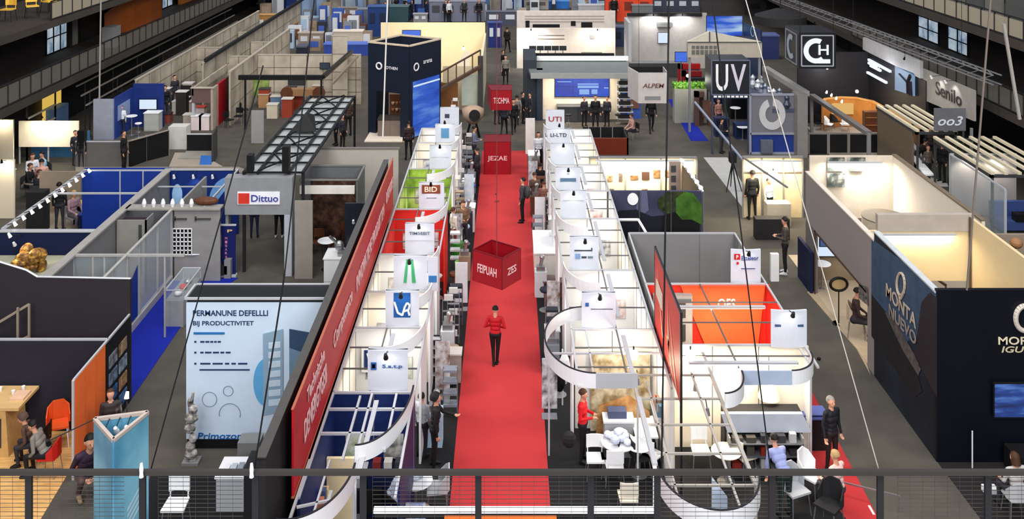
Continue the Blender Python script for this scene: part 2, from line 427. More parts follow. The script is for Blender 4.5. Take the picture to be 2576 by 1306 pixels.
def mk_rack(label, n=5, w_=.36, h=1.5, m=METAL):
    t = thing('brochure_rack', label, 'rack')
    b = MB()
    for s in (-1, 1): b.bar((s*w_/2, -.12, 0), (s*w_/2, .12, h), .02); b.bar((s*w_/2, .25, 0), (s*w_/2, .1, h*.85), .018)
    b.build('frame', m, t)
    for i in range(n):
        z = .25+i*(h-.3)/(n-1); yy = -.12+.24*z/h
        MB().box(-w_/2, w_/2, yy-.09, yy+.01, z-.012, z).build('shelf', m, t)
        if i % 2 == 0: MB().box(-w_/2+.05, w_/2-.05, yy-.08, yy-.0, z, z+.16).build('brochures', WALLW, t)
    return t
def mk_laptop(label):
    t = thing('laptop', label, 'laptop')
    MB().box(-.17,.17,-.12,.12,0,.018).build('keyboard_base', ALU, t)
    b = MB(); b.add([(-.17,.12,.018),(.17,.12,.018),(.17,.19,.22),(-.17,.19,.22),(-.17,.132,.018),(.17,.132,.018),(.17,.202,.22),(-.17,.202,.22)], [(0,1,2,3),(7,6,5,4),(0,4,5,1),(1,5,6,2),(2,6,7,3),(3,7,4,0)]); b.build('lid', BLACK, t)
    return t
def mk_plant(label, h=1.0):
    t = thing('potted_plant', label, 'plant')
    MB().lathe((0,0,0), [(.14,0),(.19,.32),(.17,.32),(.16,.28)], 16).build('pot', WHITE, t)
    b = MB(); r = random.Random(3)
    for i in range(46):
        a = r.random()*2*PI; e = r.uniform(.2, 1.3); L = r.uniform(.3, .55)*h
        p = Vector((.03*math.cos(a), .03*math.sin(a), .3)); d = Vector((math.cos(a)*math.cos(e), math.sin(a)*math.cos(e), math.sin(e)))
        q = p+d*L; u = d.cross(Vector((0, 0, 1))).normalized()*.045
        b.add([p-u*.3, p+u*.3, p+d*L*.6+u, q-Vector((0,0,.05)), p+d*L*.6-u], [(0,1,2,3,4)])
    b.build('leaves', GREEN, t)
    return t
def mk_bag(label, m):
    t = thing('bag', label, 'bag')
    b = MB(); b.lathe((0,0,0), [(.13,0),(.17,.05),(.17,.22),(.12,.33),(.05,.36)], 12); b.v = [(x, y*.6, z) for x, y, z in b.v]; b.build('pouch', m, t, smooth=True)
    b = MB(); b.path([(-.09,0,.33),(-.07,0,.45),(0,0,.5),(.07,0,.45),(.09,0,.33)], .012); b.build('strap', BLACK, t)
    return t
def arm_lamp(p, q, label, watts=0, headm=BLACK, group=None, cone=1.2, color=(1, .98, .95), aim=None):
    """a little spotlight on an arm from p to the head at q"""
    t = thing('arm_spotlight', label, 'lamp', p, group)
    MB().tube(p, q, .012).build('arm', DMETAL, t)
    d = (Vector(aim)-Vector(q)).normalized() if aim else Vector((0, .55, -.8)).normalized()
    q = Vector(q); b = MB(); b.tube(q-d*.04, q+d*.11, .035, .058, 12); b.build('lamp_head', headm, t)
    if watts:
        b = MB(); b.tube(q+d*.111, q+d*.115, .048, .048, 12); b.build('bulb', LIT, t)
        L = bpy.data.lights.new('spotlight', 'SPOT'); L.energy = watts; L.spot_size = cone*1.6; L.spot_blend = .6; L.shadow_soft_size = .06; L.color = color
        o = bpy.data.objects.new('spotlight', L); col.objects.link(o); o.parent = t
        o.location = q+d*.16-Vector(p); o.rotation_euler = d.to_track_quat('-Z', 'Y').to_euler()
    return t
def pt_lamp(x, y, z, watts, label, color=(1, .97, .92), r=.09, drop=0, headm=None, size=.12):
    """a globe lamp standing on or hanging from the booth frame"""
    t = thing('globe_lamp', label, 'lamp', (x, y, z))
    b = MB(); b.ball((x, y, z+r), r); b.build('globe', headm or LIT, t, smooth=True)
    b = MB(); b.tube((x, y, z+2*r), (x, y, z+2*r+.08), .02); b.build('cap', DMETAL, t)
    if drop: b = MB(); b.tube((x, y, z+2*r+.08), (x, y, z+drop), .008); b.build('cord', BLACK, t)
    L = bpy.data.lights.new('globe_light', 'POINT'); L.energy = watts; L.shadow_soft_size = size; L.color = color
    o = bpy.data.objects.new('globe_light', L); col.objects.link(o); o.parent = t; o.location = (0, 0, -.12)
    return t
def strip_lamp(x0, x1, y, z, watts, label, color=(1, .97, .92), along='x', w_=.10):
    """a slim lamp bar with its light going down"""
    t = thing('lamp_bar', label, 'lamp', ((x0+x1)/2, y, z) if along == 'x' else (y, (x0+x1)/2, z))
    b = MB(); g = MB()
    if along == 'x': b.box(x0, x1, y-w_/2, y+w_/2, z, z+.05); g.box(x0+.02, x1-.02, y-w_/2+.01, y+w_/2-.01, z-.008, z)
    else: b.box(y-w_/2, y+w_/2, x0, x1, z, z+.05); g.box(y-w_/2+.01, y+w_/2-.01, x0+.02, x1-.02, z-.008, z)
    b.build('housing', ALU, t); g.build('diffuser', LIT, t)
    d = bpy.data.lights.new('bar_light', 'AREA'); d.shape = 'RECTANGLE'; d.size = abs(x1-x0)-.05; d.size_y = w_; d.energy = watts; d.color = color
    o = bpy.data.objects.new('bar_light', d); col.objects.link(o); o.parent = t; o.location = (0, 0, -.03)
    if along != 'x': o.rotation_euler = (0, 0, PI/2)
    return t
def board(x0, x1, y, z0, z1, label, m=WHITE, cat='sign', name='sign_board', th=.05, marks=None, markm=None, curve=.0):
    """upright sign whose face looks at -y; marks are small bars given in fractions of the face"""
    t = thing(name, label, cat, ((x0+x1)/2, y, z0))
    b = MB()
    if curve:
        n = 8; b.ribbon([(x0+(x1-x0)*i/n, y-curve*math.sin(PI*i/n)) for i in range(n+1)], z0, z1, th)
    else: b.box(x0, x1, y, y+th, z0, z1)
    b.build('face_panel', m, t)
    if marks:
        w_, h_ = x1-x0, z1-z0; k = MB()
        for a, c, d, e in marks: k.box(x0+a*w_, x0+c*w_, y-.012-curve, y-.002-curve*.5, z0+d*h_, z0+e*h_)
        k.build('printed_marks', markm or mat((60, 80, 120)), t)
    return t
def text_marks(r, x0, x1, z0, z1, n):
    """a line of small word-shaped bars"""
    out = []; x = x0
    while x < x1-.02:
        w_ = r.uniform(.4, 1.1)*(x1-x0)/n; out.append((x, min(x1, x+w_), z0, z1)); x += w_+(x1-x0)/n*.25
    return out
# ---------------------------------------------------------------- the hall itself
floorm = mottled('floor_carpet', [(74, 70, 64), (84, 80, 73)], 1.2, .85)
struct('floor', MB().box(-34, 34, 3, 150, -.1, 0), floorm)
dk = mat((27, 25, 26), .7, var=.15, scale=.4)
struct('wall_left', MB().box(-27.2, -27, 3, 150, 0, 24), dk)
struct('wall_right', MB().box(26.8, 27, 3, 150, 0, 24), dk)
struct('wall_back', MB().box(-34, 34, 148, 148.3, 0, 30), mat((70, 72, 80)))
slab = mat((58, 53, 48), .7, var=.12, scale=.6)
struct('trim_1', MB().box(-27, -22, 6, 147, 3.5, 3.9), slab)
struct('trim_2', MB().box(-27, -22, 6, 147, 6.7, 7.05), slab)
struct('trim_3', MB().box(21.6, 26.8, 6, 147, 3.5, 3.9), slab)
struct('trim_4', MB().box(21.6, 26.8, 6, 147, 6.7, 7.1), slab)
# inner walls of the galleries, with doors and lit windows
gw = mat((32, 26, 26), .65, var=.2, scale=.5)
struct('wall_left_inner', MB().box(-26, -25.9, 6, 147, 3.9, 6.7), gw)
struct('wall_right_inner', MB().box(25.6, 25.7, 6, 147, 3.9, 6.7), gw)
struct('wall_left_lower', MB().box(-25.4, -25.3, 6, 70, 0, 3.5), mat((26, 24, 25)))
struct('wall_right_lower', MB().box(25.2, 25.3, 6, 70, 0, 3.5), mat((26, 24, 25)))
winm = mottled('window_light', [(120, 150, 180), (190, 212, 232), (228, 238, 246)], 1.4, .3, emit=.55)
def gwindow(n, side, y0, y1, z0, z1, cols, rows=3):
    X = -25.9 if side < 0 else 25.6
    fr = MB(); t = .07
    for i in range(cols+1):
        y = y0+(y1-y0)*i/cols; fr.box(X, X-side*.09, y-t/2, y+t/2, z0, z1)
    for i in range(rows+1):
        z = z0+(z1-z0)*i/rows; fr.box(X, X-side*.07, y0, y1, z-.03, z+.03)
    f = struct('window_%d' % n, fr, BLACK)
    MB().box(X-side*.02, X-side*.04, y0, y1, z0, z1).build('pane', winm, f)
gwindow(1, -1, 53.4, 55.9, 3.95, 6.6, 3); gwindow(2, -1, 67.9, 73.5, 3.95, 6.6, 5); gwindow(3, -1, 86.5, 100, 4.2, 6.6, 7)
gwindow(4, 1, 53, 55.4, 3.95, 6.6, 2, 4); gwindow(5, 1, 56.6, 59.4, 3.95, 6.6, 2, 4)
struct('door_1', MB().box(-25.9, -25.84, 56.7, 57.3, 3.9, 6.3), mat((120, 118, 112)))
struct('door_2', MB().box(-25.9, -25.84, 57.6, 60.8, 3.9, 6.5), BLACK)

def railing(label, X, y0, y1, z0, z1, side, panelm, n0=1.0):
    t = thing('gallery_railing', label, 'railing', (X, (y0+y1)/2, z0))
    MB().box(X-.04, X+.04, y0, y1, z1-.05, z1).build('top_rail', DMETAL, t)
    MB().box(X-.03, X+.03, y0, y1, z0+.04, z0+.08).build('bottom_rail', DMETAL, t)
    y = y0; k = 0
    while y <= y1 and k < 95:
        MB().box(X-.035, X+.035, y-.03, y+.03, z0, z1-.05).build('post', SOFTBLACK, t); y += n0; k += 1
    MB().box(X-.01, X+.01, y0, y1, z0+.1, z1-.12).build('infill_panel', panelm, t)
gp = mat((120, 116, 108), .5, alpha=.40, var=0); gp2 = mat((176, 166, 146), .5, alpha=.6, var=0)
railing('dark railing with grey infill along the lower left gallery', -22.03, 36, 82, 3.9, 4.95, -1, gp)
railing('dark railing with pale infill along the upper left gallery', -22.03, 46, 104, 7.05, 8.0, -1, gp2, 1.1)
railing('dark railing with grey infill along the lower right gallery', 21.63, 36, 60, 3.9, 4.95, 1, gp)
railing('dark railing with pale mesh infill along the upper right gallery', 21.63, 40, 66, 7.1, 8.05, 1, gp2, 1.2)
# upper right: tall pale boards standing behind the railing
r = random.Random(5)
for k in range(9):
    y = 41+k*1.9
    b = MB().box(23.2, 23.3, y, y+1.6, 7.1, 8.6+r.random()*.5)
    solo('upright_board', b, mat((78, 80, 78) if k % 2 else (104, 104, 98)), '%s tall grey display panel behind the upper right railing' % ORD[k], 'panel', 'grey panels on the upper right gallery')
# stacked handrails in front of the dark space below the left gallery
for j, z in enumerate((2.95, 2.45, 1.95)):
    t = thing('barrier_rail', '%s long pale handrail below the left gallery' % ['topmost', 'middle', 'lowest'][j], 'rail', (-22.6+.0, 62, z), 'handrails below the left gallery')
    MB().box(-22.65+j*.25, -22.58+j*.25, 50, 78, z, z+.07).build('rail', mat((118, 112, 106), .4), t)
    for k in range(8): MB().box(-22.64+j*.25, -22.6+j*.25, 51+k*3.6, 51.06+k*3.6, 0, z).build('post', SOFTBLACK, t)
for j, z in enumerate((2.7, 2.0, 1.3)):
    t = thing('barrier_rail', '%s short pale handrail under the left gallery near the cream booth' % ['topmost', 'middle', 'lowest'][j], 'rail', (-23.7, 46, z), 'short handrails by the cream booth')
    MB().box(-23.75, -23.68, 47, 50, z, z+.08).build('rail', mat((150, 146, 138), .4), t)
    MB().box(-23.75, -23.68, 47, 47.06, 0, z).build('post', SOFTBLACK, t); MB().box(-23.75, -23.68, 49.94, 50, 0, z).build('post', SOFTBLACK, t)
# orange stand, door and yellow chairs on the galleries
b = MB(); b.ribbon([(-25.6, 60.5), (-24.9, 60.8), (-24.4, 62), (-24.2, 64.5), (-24.6, 67.6)], 3.9, lambda k: 5.2+1.2*math.sin(k*PI*.7), .15)
solo('curved_wall', b, mat((150, 78, 30), .5), 'curved rust orange wall on the lower left gallery', 'wall')
solo('timber_wall', MB().box(-25.6, -25.3, 74, 85, 3.9, 6.6), mat((176, 104, 44), .5), 'flat amber wall beyond the gallery windows', 'wall')
solo('gallery_cabinet', MB().box(-23.8, -23.1, 55.9, 56.9, 3.9, 5.1), GREY, 'grey cabinet standing beside the curved rust orange wall', 'cabinet')
yl = mat((236, 186, 70), .4)
for i, (y, x) in enumerate(((45.8, -24.0), (46.9, -23.4), (48.6, -23.4), (51.6, -23.6))):
    c = mk_chair('yellow chair on the upper left gallery, %s from the left edge' % ['first', 'second', 'third', 'fourth'][i], yl, BLACK); c['group'] = 'yellow gallery chairs'
    c.location = (x, y, 7.05); c.rotation_euler = (0, 0, .6*i); c.scale = (1.3,)*3
# back of house, right side: dark lamp drum
t = thing('drum_lamp', 'black drum pendant lamp with a pale glowing underside', 'lamp', (*P(1963, 110, 5.2), 5.2))
X, Y = P(1963, 60, 5.2)
b = MB(); b.lathe((X, Y, 5.2), [(1.5, 0), (1.5, .5), (.3, .9)], 28); b.build('shade', SOFTBLACK, t)
b = MB(); b.lathe((X, Y, 5.14), [(.5, 0), (.5, .06)], 24); b.build('bulb', LITSOFT, t)
b = MB(); b.tube((X, Y, 6.1), (X, Y, 12), .03); b.build('cord', BLACK, t)

# ---------------------------------------------------------------- floor coverings
redc = mottled('red_carpet', [(172, 46, 49), (180, 50, 52)], .8, .9)
blk = mat((23, 23, 25), .85, var=.08, scale=1)
struct('floor_red_runner', MB().box(-1.31, .95, 15, 48.6, 0, .02), redc)
struct('floor_dark_left', MB().box(-4.1, -1.31, 15, 46, 0, .012), blk)
struct('floor_dark_right', MB().box(.95, 7.6, 15, 46, 0, .012), blk)
def flr(name, pts, m, z=.015): return struct(name, MB().prism([P(*p) for p in pts], 0, z), m)
bluec = mat((16, 34, 150), .85, var=.06, scale=1)
flr('floor_blue_left', [(326, 1012), (326, 806), (415, 700), (600, 700), (560, 724), (470, 800)], bluec)
flr('floor_blue_right', [(1680, 250), (1704, 250), (1782, 355), (1738, 355)], bluec)
flr('floor_red_right', [(1990, 965), (2031, 965), (2212, 1310), (2130, 1310), (1990, 1120)], redc, .022)
woodf = mottled('wood_floor', [(196, 146, 84), (216, 168, 104), (226, 180, 118)], 2.0, .5, stretch=(1, 9, 1))
flr('floor_wood_left', [(-120, 1085), (262, 1085), (170, 1195), (95, 1320), (-140, 1320)], woodf)
flr('floor_beige_right', [(2030, 735), (2120, 735), (2190, 945), (2155, 880)], mat((168, 150, 124), .7), .02)
flr('floor_beige_centre', [(916, 358), (930, 335), (1040, 335), (1040, 358)], mat((214, 204, 188), .7), .05)
flr('floor_pale_right', [(1770, 397), (1830, 397), (1900, 520), (1866, 520)], mat((176, 176, 174), .7), .02)
flr('floor_black_left', [(380, 1195), (600, 1195), (640, 1310), (340, 1310)], blk, .02)
flr('floor_brown_right', [(2360, 1165), (2700, 1165), (2700, 1310), (2470, 1310)], mat((30, 28, 28), .8), .02)
flr('floor_white_right', [(2160, 400), (2230, 400), (2400, 470), (2300, 470)], mat((200, 198, 192), .7), .02)

# ---------------------------------------------------------------- the railing of the gallery in front of the camera
RY = 8.4; RZ = ZT(1187, RY)
t = thing('front_railing', 'near dark metal railing crossing the bottom of the view', 'railing', (0, RY, RZ-1.2))
MB().box(-6, 6, RY-.02, RY+.02, RZ-.025, RZ+.015).build('top_rail', mat((58, 52, 48), .4, .3), t)
for px in (68, 355, 640, 912, 1203, 1487, 1655, 1945, 2218, 2490):
    X = XW(px, RY); MB().box(X-.028, X+.028, RY+.02, RY+.05, RZ-1.2, RZ-.02).build('post', SOFTBLACK, t)
b = MB()
wire = mat((70, 64, 60), .5)
for x0, x1 in ((-4.5, -3.4), (-3.1, -2.35), (-1.2, 2.5), (3.45, 4.6)):
    x = x0
    while x < x1: b.box(x, x+.0022, RY+.05, RY+.052, RZ-.6, RZ-.02); x += .11
    for k in range(14): b.box(x0, x1, RY+.054, RY+.058, RZ-.05-k*.038, RZ-.0475-k*.038)
b.build('wire_mesh', wire, t, 'fine wire mesh infill')
t2 = thing('white_barrier', 'long white bar lying low behind the near railing', 'barrier', (XW(1295, 8.9), 8.9, ZT(1300, 8.9)))
zz = ZT(1285, 8.9)
MB().box(XW(940, 8.9), XW(1650, 8.9), 8.88, 8.94, zz-.016, zz+.016).build('top_bar', WHITE, t2)
MB().box(XW(942, 8.9), XW(1648, 8.9), 8.9, 8.96, zz-.07, zz-.016).build('lower_bar', BLACK, t2)
MB().box(XW(1644, 8.9), XW(1651, 8.9), 8.9, 8.94, zz, zz+.38).build('end_post', WHITE, t2)
zz = ZT(1304, 8.7)
solo('orange_strip', MB().box(XW(1118, 8.7), XW(1400, 8.7), 8.68, 8.72, zz-.04, zz+.012), mat((240, 110, 20), .4), 'bright orange strip under the white bar at the bottom edge', 'strip')

# white cloth ties on the rail
for i, (px, py) in enumerate(((360, 1172), (636, 1172))):
    X = XW(px, RY); z = ZT(py, RY); b = MB(); b.lathe((X, RY-.01, z-.075), [(.02, 0), (.016, .03), (.018, .07), (.012, .12)], 8); b.v = [(x, y-.03, zz_) for x, y, zz_ in b.v]
    solo('cable_tie', b, WHITE, 'white tape wrapped on the near railing, %s' % ('above the light blue column' if i == 0 else 'left of the dark wall end'), 'tape')

# hanging steel cables
cab = [((1683, 0), (1664, 1185), BLACK, .010, 'black steel cable hanging straight right of the red carpet'),
       ((1792, 0), (1938, 1180), BLACK, .008, 'thin black cable slanting past the two letter cube'),
       ((1876, 0), (2210, 1180), mat((176, 168, 156), .5), .006, 'pale slack cable slanting over the right aisle'),
       ((2492, 0), (2432, 730), mat((96, 84, 78), .5), .012, 'brown cable slanting down in front of the upper right gallery'),
       ((790, 0), (716, 690), BLACK, .008, 'black cable running down past the tiled beige stand'),
       ((716, 690), (640, 1180), BLACK, .010, 'black cable crossing the large white poster wall'),
       ((662, 165), (380, 1180), BLACK, .008, 'long black cable slanting across the left stands'),
       ((975, 0), (963, 345), mat((170, 165, 155), .5), .009, 'pale cable in front of the navy tower'),
       ((254, 0), (250, 255), mat((110, 104, 98), .5), .009, 'grey cable in front of the left galleries'),
       ((2525, 60), (2565, 300), mat((120, 114, 108), .5), .02, 'grey tie rod at the far right gallery')]
for a, b_, m, r_, lab in cab:
    Ya = RY+.12; p = (XW(a[0], Ya), Ya, ZT(a[1], Ya)); q = (XW(b_[0], Ya), Ya, ZT(b_[1], Ya))
    if a[1] == 0:
        d = Vector(p)-Vector(q); p = tuple(Vector(q)+d*1.25)
    b = MB(); b.tube(p, q, r_/2*1.6); solo('hanging_cable', b, m, lab, 'cable')
# ================================================================ the two rows of small booths beside the red carpet
def shell(label, xw, xa, y0, y1, wallm=WALLW, partm=WALLW, side=-1, ret=.9, sidem=None, grid=True, h=2.5, back_open=False, fasc='arc', arcm=None, tiles=True, name='shell_booth'):
    """a small booth: wall at x=xw, aisle at x=xa; the partition at its far end y1 looks at the camera"""
    t = thing(name, label, 'booth', ((xw+xa)/2, (y0+y1)/2, 0))
    if not back_open:
        b = MB(); b.box(xw-.03, xw+.03, y0, y1, 0, h); b.build('back_wall', wallm, t)
        if tiles:
            k = MB(); y = y0+.95
            while y < y1-.1: k.box(xw+(.03 if side < 0 else -.04), xw+(.04 if side < 0 else -.03), y-.012, y+.012, 0, h); y += .95
            if k.v: k.build('wall_seam', mat((96, 94, 92)), t)
    b = MB(); b.box(min(xw, xa+side*.1), max(xw, xa+side*.1), y1-.03, y1+.03, 0, h); b.build('partition', partm, t)
    k = MB(); n = max(2, int(abs(xa-xw)/.95)); 
    for i in range(1, n): x = xw+(xa-xw)*i/n; k.box(x-.01, x+.01, y1-.042, y1-.03, 0, h)
    k.build('partition_post', mat((110, 110, 112)), t)
    b = MB(); b.box(xa-.025, xa+.025, y1-ret, y1, 0, h); b.build('end_wall', sidem or partm, t)
    g = MB(); g.bar((xw, y0, h+.02), (xw, y1, h+.02), .05); g.bar((xa, y0, h+.02), (xa, y1, h+.02), .05); g.bar((xw, y1, h+.02), (xa, y1, h+.02), .05)
    g.build('frame', ALU, t)
    if grid:
        g = MB(); xm = xw+(xa-xw)*.45; g.bar((xm, y0, h+.02), (xm, y1, h+.02), .035)
        n = max(2, round((y1-y0)/1.1))
        for i in range(1, n): y = y0+(y1-y0)*i/n; g.bar((xw, y, h+.02), (xa, y, h+.02), .03)
        g.build('ceiling_grid', mat((104, 102, 100), .5), t)
    if fasc == 'arc':
        n = 10; cx = xa+side*.95; L = min(1.5, (y1-y0)*.6)
        pts = [(cx-side*.95*math.cos(a*PI/2/n), y1-.1-L*math.sin(a*PI/2/n)) for a in range(n+1)]
        b = MB(); b.ribbon(pts, h, h+.32, .03); b.build('curved_fascia', arcm or WHITE, t)
    return t

SL = [17.9, 21.55, 24.6, 26.7, 29.3, 33.2, 37.7, 41.3, 43.6]        # partitions, left row
SR = [18.3, 21.7, 24.5, 28.15, 32.3, 35.1, 38.2, 41.2, 43.4]        # partitions, right row
redw = mat((200, 40, 34), .5, var=.06); limeg = mottled('green_graphic', [(92, 130, 40), (150, 182, 66), (206, 220, 130)], 1.6, .5)
creamw = mat((232, 222, 204), .6, var=.03)
nv = mat((18, 34, 84), .5, var=.1)
Llab = ['navy front booth with curved white fascia nearest the railing', 'white booth left of the red carpet with the framed navy picture', 'white booth under the blue square sign', 'cream booth under the sign with green stripes',
        'red walled booth left of the red carpet', 'lime green walled booth beside the long red banner', 'white booth behind the lime green one', 'white booth second from the far end of the left row']
Lw = [(nv, nv), (creamw, WALLW), (creamw, creamw), (creamw, WALLW), (redw, redw), (limeg, limeg), (WALLW, creamw), (creamw, WALLW)]
for i in range(8):
    wm, pm = Lw[i]
    shell(Llab[i], -3.93, -2.12, SL[i], SL[i+1]-.04, wm, pm, -1, sidem=[nv, WHITE, WHITE, WHITE, redw, WHITE, WHITE, WHITE][i],
          ret=[3.0, 1.6, 1.0, 1.2, 1.5, 1.4, 1.6, 1.2][i], fasc='none' if i == 0 else 'arc', grid=i > 0, tiles=i != 0)
Rlab = ['front booth with the rock picture wall and curved white fascia', 'white booth with the wide white half ring fascia', 'white booth under the plain sign with a small square mark', 'white booth right of the carpet with the white counter',
        'white booth under the blank white sign', 'pale booth under the sign with a dark blue bar', 'cream booth fourth from the far end of the right row', 'white booth near the far end of the right row']
rockm = mottled('rock_picture', [(96, 78, 52), (160, 140, 104), (206, 194, 166), (236, 228, 206)], 3.2, .5, detail=6)
for i in range(1, 8):
    shell(Rlab[i], 3.72, 1.62 if i else 1.75, SR[i], SR[i+1]-.04, WALLW if i % 3 else creamw, rockm if i == 0 else (WALLW if i != 6 else creamw), 1, ret=[1.1, .6, 1.2, 1.8, 1.3, 1.4, 1.4, 1.0][i],
          sidem=WHITE, fasc='none' if i < 2 else 'arc')
# overhead fascia pieces of the front booths
def half_ring(t, cx, cy, rx, ry, a0, a1, z0, z1, m, n=22, name='curved_fascia'):
    pts = [(cx+rx*math.cos(a0+(a1-a0)*i/n), cy+ry*math.sin(a0+(a1-a0)*i/n)) for i in range(n+1)]
    b = MB(); b.ribbon(pts, z0, z1, .035); b.build(name, m, t)
    b = MB(); b.ribbon(pts, z1, z1+.015, .04); b.build('fascia_edge', DMETAL, t)
    return pts
t = thing('lighting_truss', 'curved silver truss with white fascia over the navy front booth', 'truss', (-3.0, 19.8, 2.5))
half_ring(t, -3.05, 21.2, .95, 2.2, -PI/2, 0, 2.52, 2.85, WHITE)
g = MB()
for q in ((-3.05, 19.0, -3.05, 21.4), (-2.5, 19.3, -2.5, 21.4), (-3.9, 19.9, -2.3, 19.9), (-3.9, 20.8, -2.15, 20.8), (-3.3, 19.0, -3.3, 21.3)): g.bar((q[0], q[1], 2.55), (q[2], q[3], 2.55), .05)
for q in ((-3.05, 19.02), (-2.12, 21.2)): g.bar((*q, 0), (*q, 2.55), .05)
g.build('truss_frame', ALU, t)
t = thing('lighting_truss', 'curved silver truss with white fascia at the very front of the left row', 'truss', (-3.5, 17.4, 2.5))
half_ring(t, -3.95, 18.4, 1.0, 1.6, -PI/2-.15, 0, 2.52, 2.86, WHITE)
g = MB(); g.bar((-3.95, 16.9, 2.55), (-3.95, 19, 2.55), .05); g.bar((-2.98, 18.4, 2.55), (-2.98, 19.2, 2.55), .05); g.bar((-3.9, 17.6, 2.55), (-3.0, 17.9, 2.55), .04); g.bar((-2.98, 18.42, 0), (-2.98, 18.42, 2.55), .05)
g.bar((-3.55, 16.95, 2.55), (-3.55, 19, 2.55), .04); g.build('truss_frame', ALU, t)
t = thing('ring_fascia', 'wide white half ring fascia of the second right booth', 'fascia', (1.9, 23.3, 2.5))
half_ring(t, 2.0, 23.35, 1.1, 1.65, PI/2, 3*PI/2, 2.52, 2.86, WHITE, 30)
b = MB(); b.box(2.0, 2.95, 21.68, 21.72, 2.52, 2.86); b.build('straight_fascia', LGREY, t)
g = MB(); g.bar((.92, 23.3, 2.5), (3.7, 23.3, 2.5), .04); g.bar((2.0, 21.7, 2.5), (2.0, 25, 2.5), .04); g.bar((1.0, 23.3, 0), (1.0, 23.3, 2.5), .04); g.bar((2.95, 21.7, 0), (2.95, 21.7, 2.5), .04); g.build('truss_frame', ALU, t)
t = thing('ring_fascia', 'large white bow shaped fascia at the bottom right of the rows', 'fascia', (3.85, 17.9, 2.5))
half_ring(t, 3.82, 18.3, .95, 1.25, PI, 2*PI, 2.5, 2.86, WHITE, 30)
g = MB()
for q in ((2.9, 18.3, 2.9, 24), (4.75, 18.3, 4.75, 23.3), (4.3, 17.3, 4.3, 22.4), (3.2, 17.4, 3.2, 22)): g.bar((q[0], q[1], 2.5), (q[2], q[3], 2.5), .07 if q[0] in (4.75, 2.9) else .04)
for y in (18.3, 19.3, 20.3, 21.3, 22.3): g.bar((2.9, y, 2.5), (4.75, y, 2.5), .04)
g.bar((2.9, 18.3, 0), (2.9, 18.3, 2.5), .05); g.bar((4.75, 18.3, 0), (4.75, 18.3, 2.5), .05); g.build('truss_frame', mat((186, 180, 170), .4, .2), t)

# square signs above the booth ends
sg = mat((208, 213, 224), .4, var=.02)
r = random.Random(11)
def sgn(x0, x1, y, z0, z1, label, marks=None, mm=None, text=None, tm=None, lampw=0, th=.06, topband=True):
    t = board(x0, x1, y, z0, z1, label, sg, name='sign_box', th=th, curve=.05)
    w_, h_ = x1-x0, z1-z0
    b = MB(); b.box(x0, x1, y-.02, y+.1, z1-.02, z1); b.build('top_cap', ALU, t)
    if marks:
        for j, mk_ in enumerate(marks):
            a, c, d, e = mk_[:4]; m = mk_[4] if len(mk_) > 4 else gm
            MB().box(x0+a*w_, x0+c*w_, y-.085, y-.075, z0+d*h_, z0+e*h_).build('printed_mark', m, t)
    if text:
        for s, cx, cz, hh, ww, m in text: lettering(t, s, x0+cx*w_, y-.09, z0+cz*h_, hh*h_, m, width=ww*w_)
    return t
def toplamp(i, x, y, z, row):
    arm_lamp((x, y, z), (x, y-.42, z+.1), 'small black spotlight on top of the %s sign of the %s row' % (ORD[i], row), 3 if i < 9 else 0, aim=(x, y, z-.55), cone=1.5, group='spotlights on the %s row signs' % row)
bm = mat((40, 84, 150), .4); gm = mat((60, 64, 76), .5); brm = mat((120, 62, 42), .5)
t = sgn(-3.17, -2.27, 21.62, 2.52, 3.45, 'white square sign with a blue badge and blue lettering', text=[('S.a.t.p', .62, .62, .11, .5, bm)], marks=[(.08, .22, .54, .72, bm), (.11, .19, .58, .68, sg)])
t = sgn(-3.16, -2.3, 24.66, 2.52, 3.45, 'white square sign with a blue square and white looping mark', marks=[(.25, .75, .28, .96, mottled('blue_square', [(20, 78, 140), (40, 96, 170)], .8, .4))])
b = MB(); cx, cz, yy = -2.60, 2.98, 24.57
b.path([(-2.93, yy, 3.18), (-2.84, yy, 2.90), (-2.72, yy, 2.84), (-2.66, yy, 3.05), (-2.6, yy, 3.16), (-2.53, yy, 3.1), (-2.56, yy, 2.98), (-2.68, yy, 2.94)], .028, 8); b.path([(-2.58, yy, 2.98), (-2.54, yy, 2.84)], .028, 8)
b.build('looping_mark', WHITE, t)
grn = mat((58, 158, 100), .5)
t = sgn(-3.2, -2.27, 26.76, 2.52, 3.5, 'white square sign with two tapering green stripes')
b = MB(); z0 = 2.62; yv = 26.66
b.vprism([(-2.92, z0+.15), (-2.84, z0+.15), (-2.78, 3.42), (-2.84, 3.42)], yv, yv+.015); b.vprism([(-2.68, z0+.15), (-2.58, z0+.15), (-2.66, 3.42), (-2.72, 3.42)], yv, yv+.015); b.build('green_stripe', grn, t)
sgn(-3.16, -2.27, 29.36, 2.52, 3.44, 'white square sign lettered in grey above the red booth', text=[('TIMSEEIT', .5, .7, .10, .72, mat((92, 102, 120)))], marks=[(0, 1, .45, .46, LGREY)])
sgn(-3.1, -2.23, 33.26, 2.52, 3.42, 'white square sign with a brown rectangle above the lime booth', marks=[(.12, .85, .6, .93, brm), (.3, .7, .42, .435, gm)], text=[('BID', .48, .765, .2, .5, mat((226, 200, 180)))])
sgn(-3.1, -2.25, 37.76, 2.52, 3.42, 'blank white square sign behind the lime booth', marks=[(.1, .9, .5, .51, LGREY)])
sgn(-3.15, -2.3, 41.36, 2.52, 3.3, 'white square sign with a small blue picture, far left row', marks=[(.3, .7, .25, .8, mat((90, 140, 180)))])
sgn(-3.1, -2.25, 43.66, 2.52, 3.45, 'white square sign at the far end of the left row', marks=[(.25, .5, .5, .7, gm)])
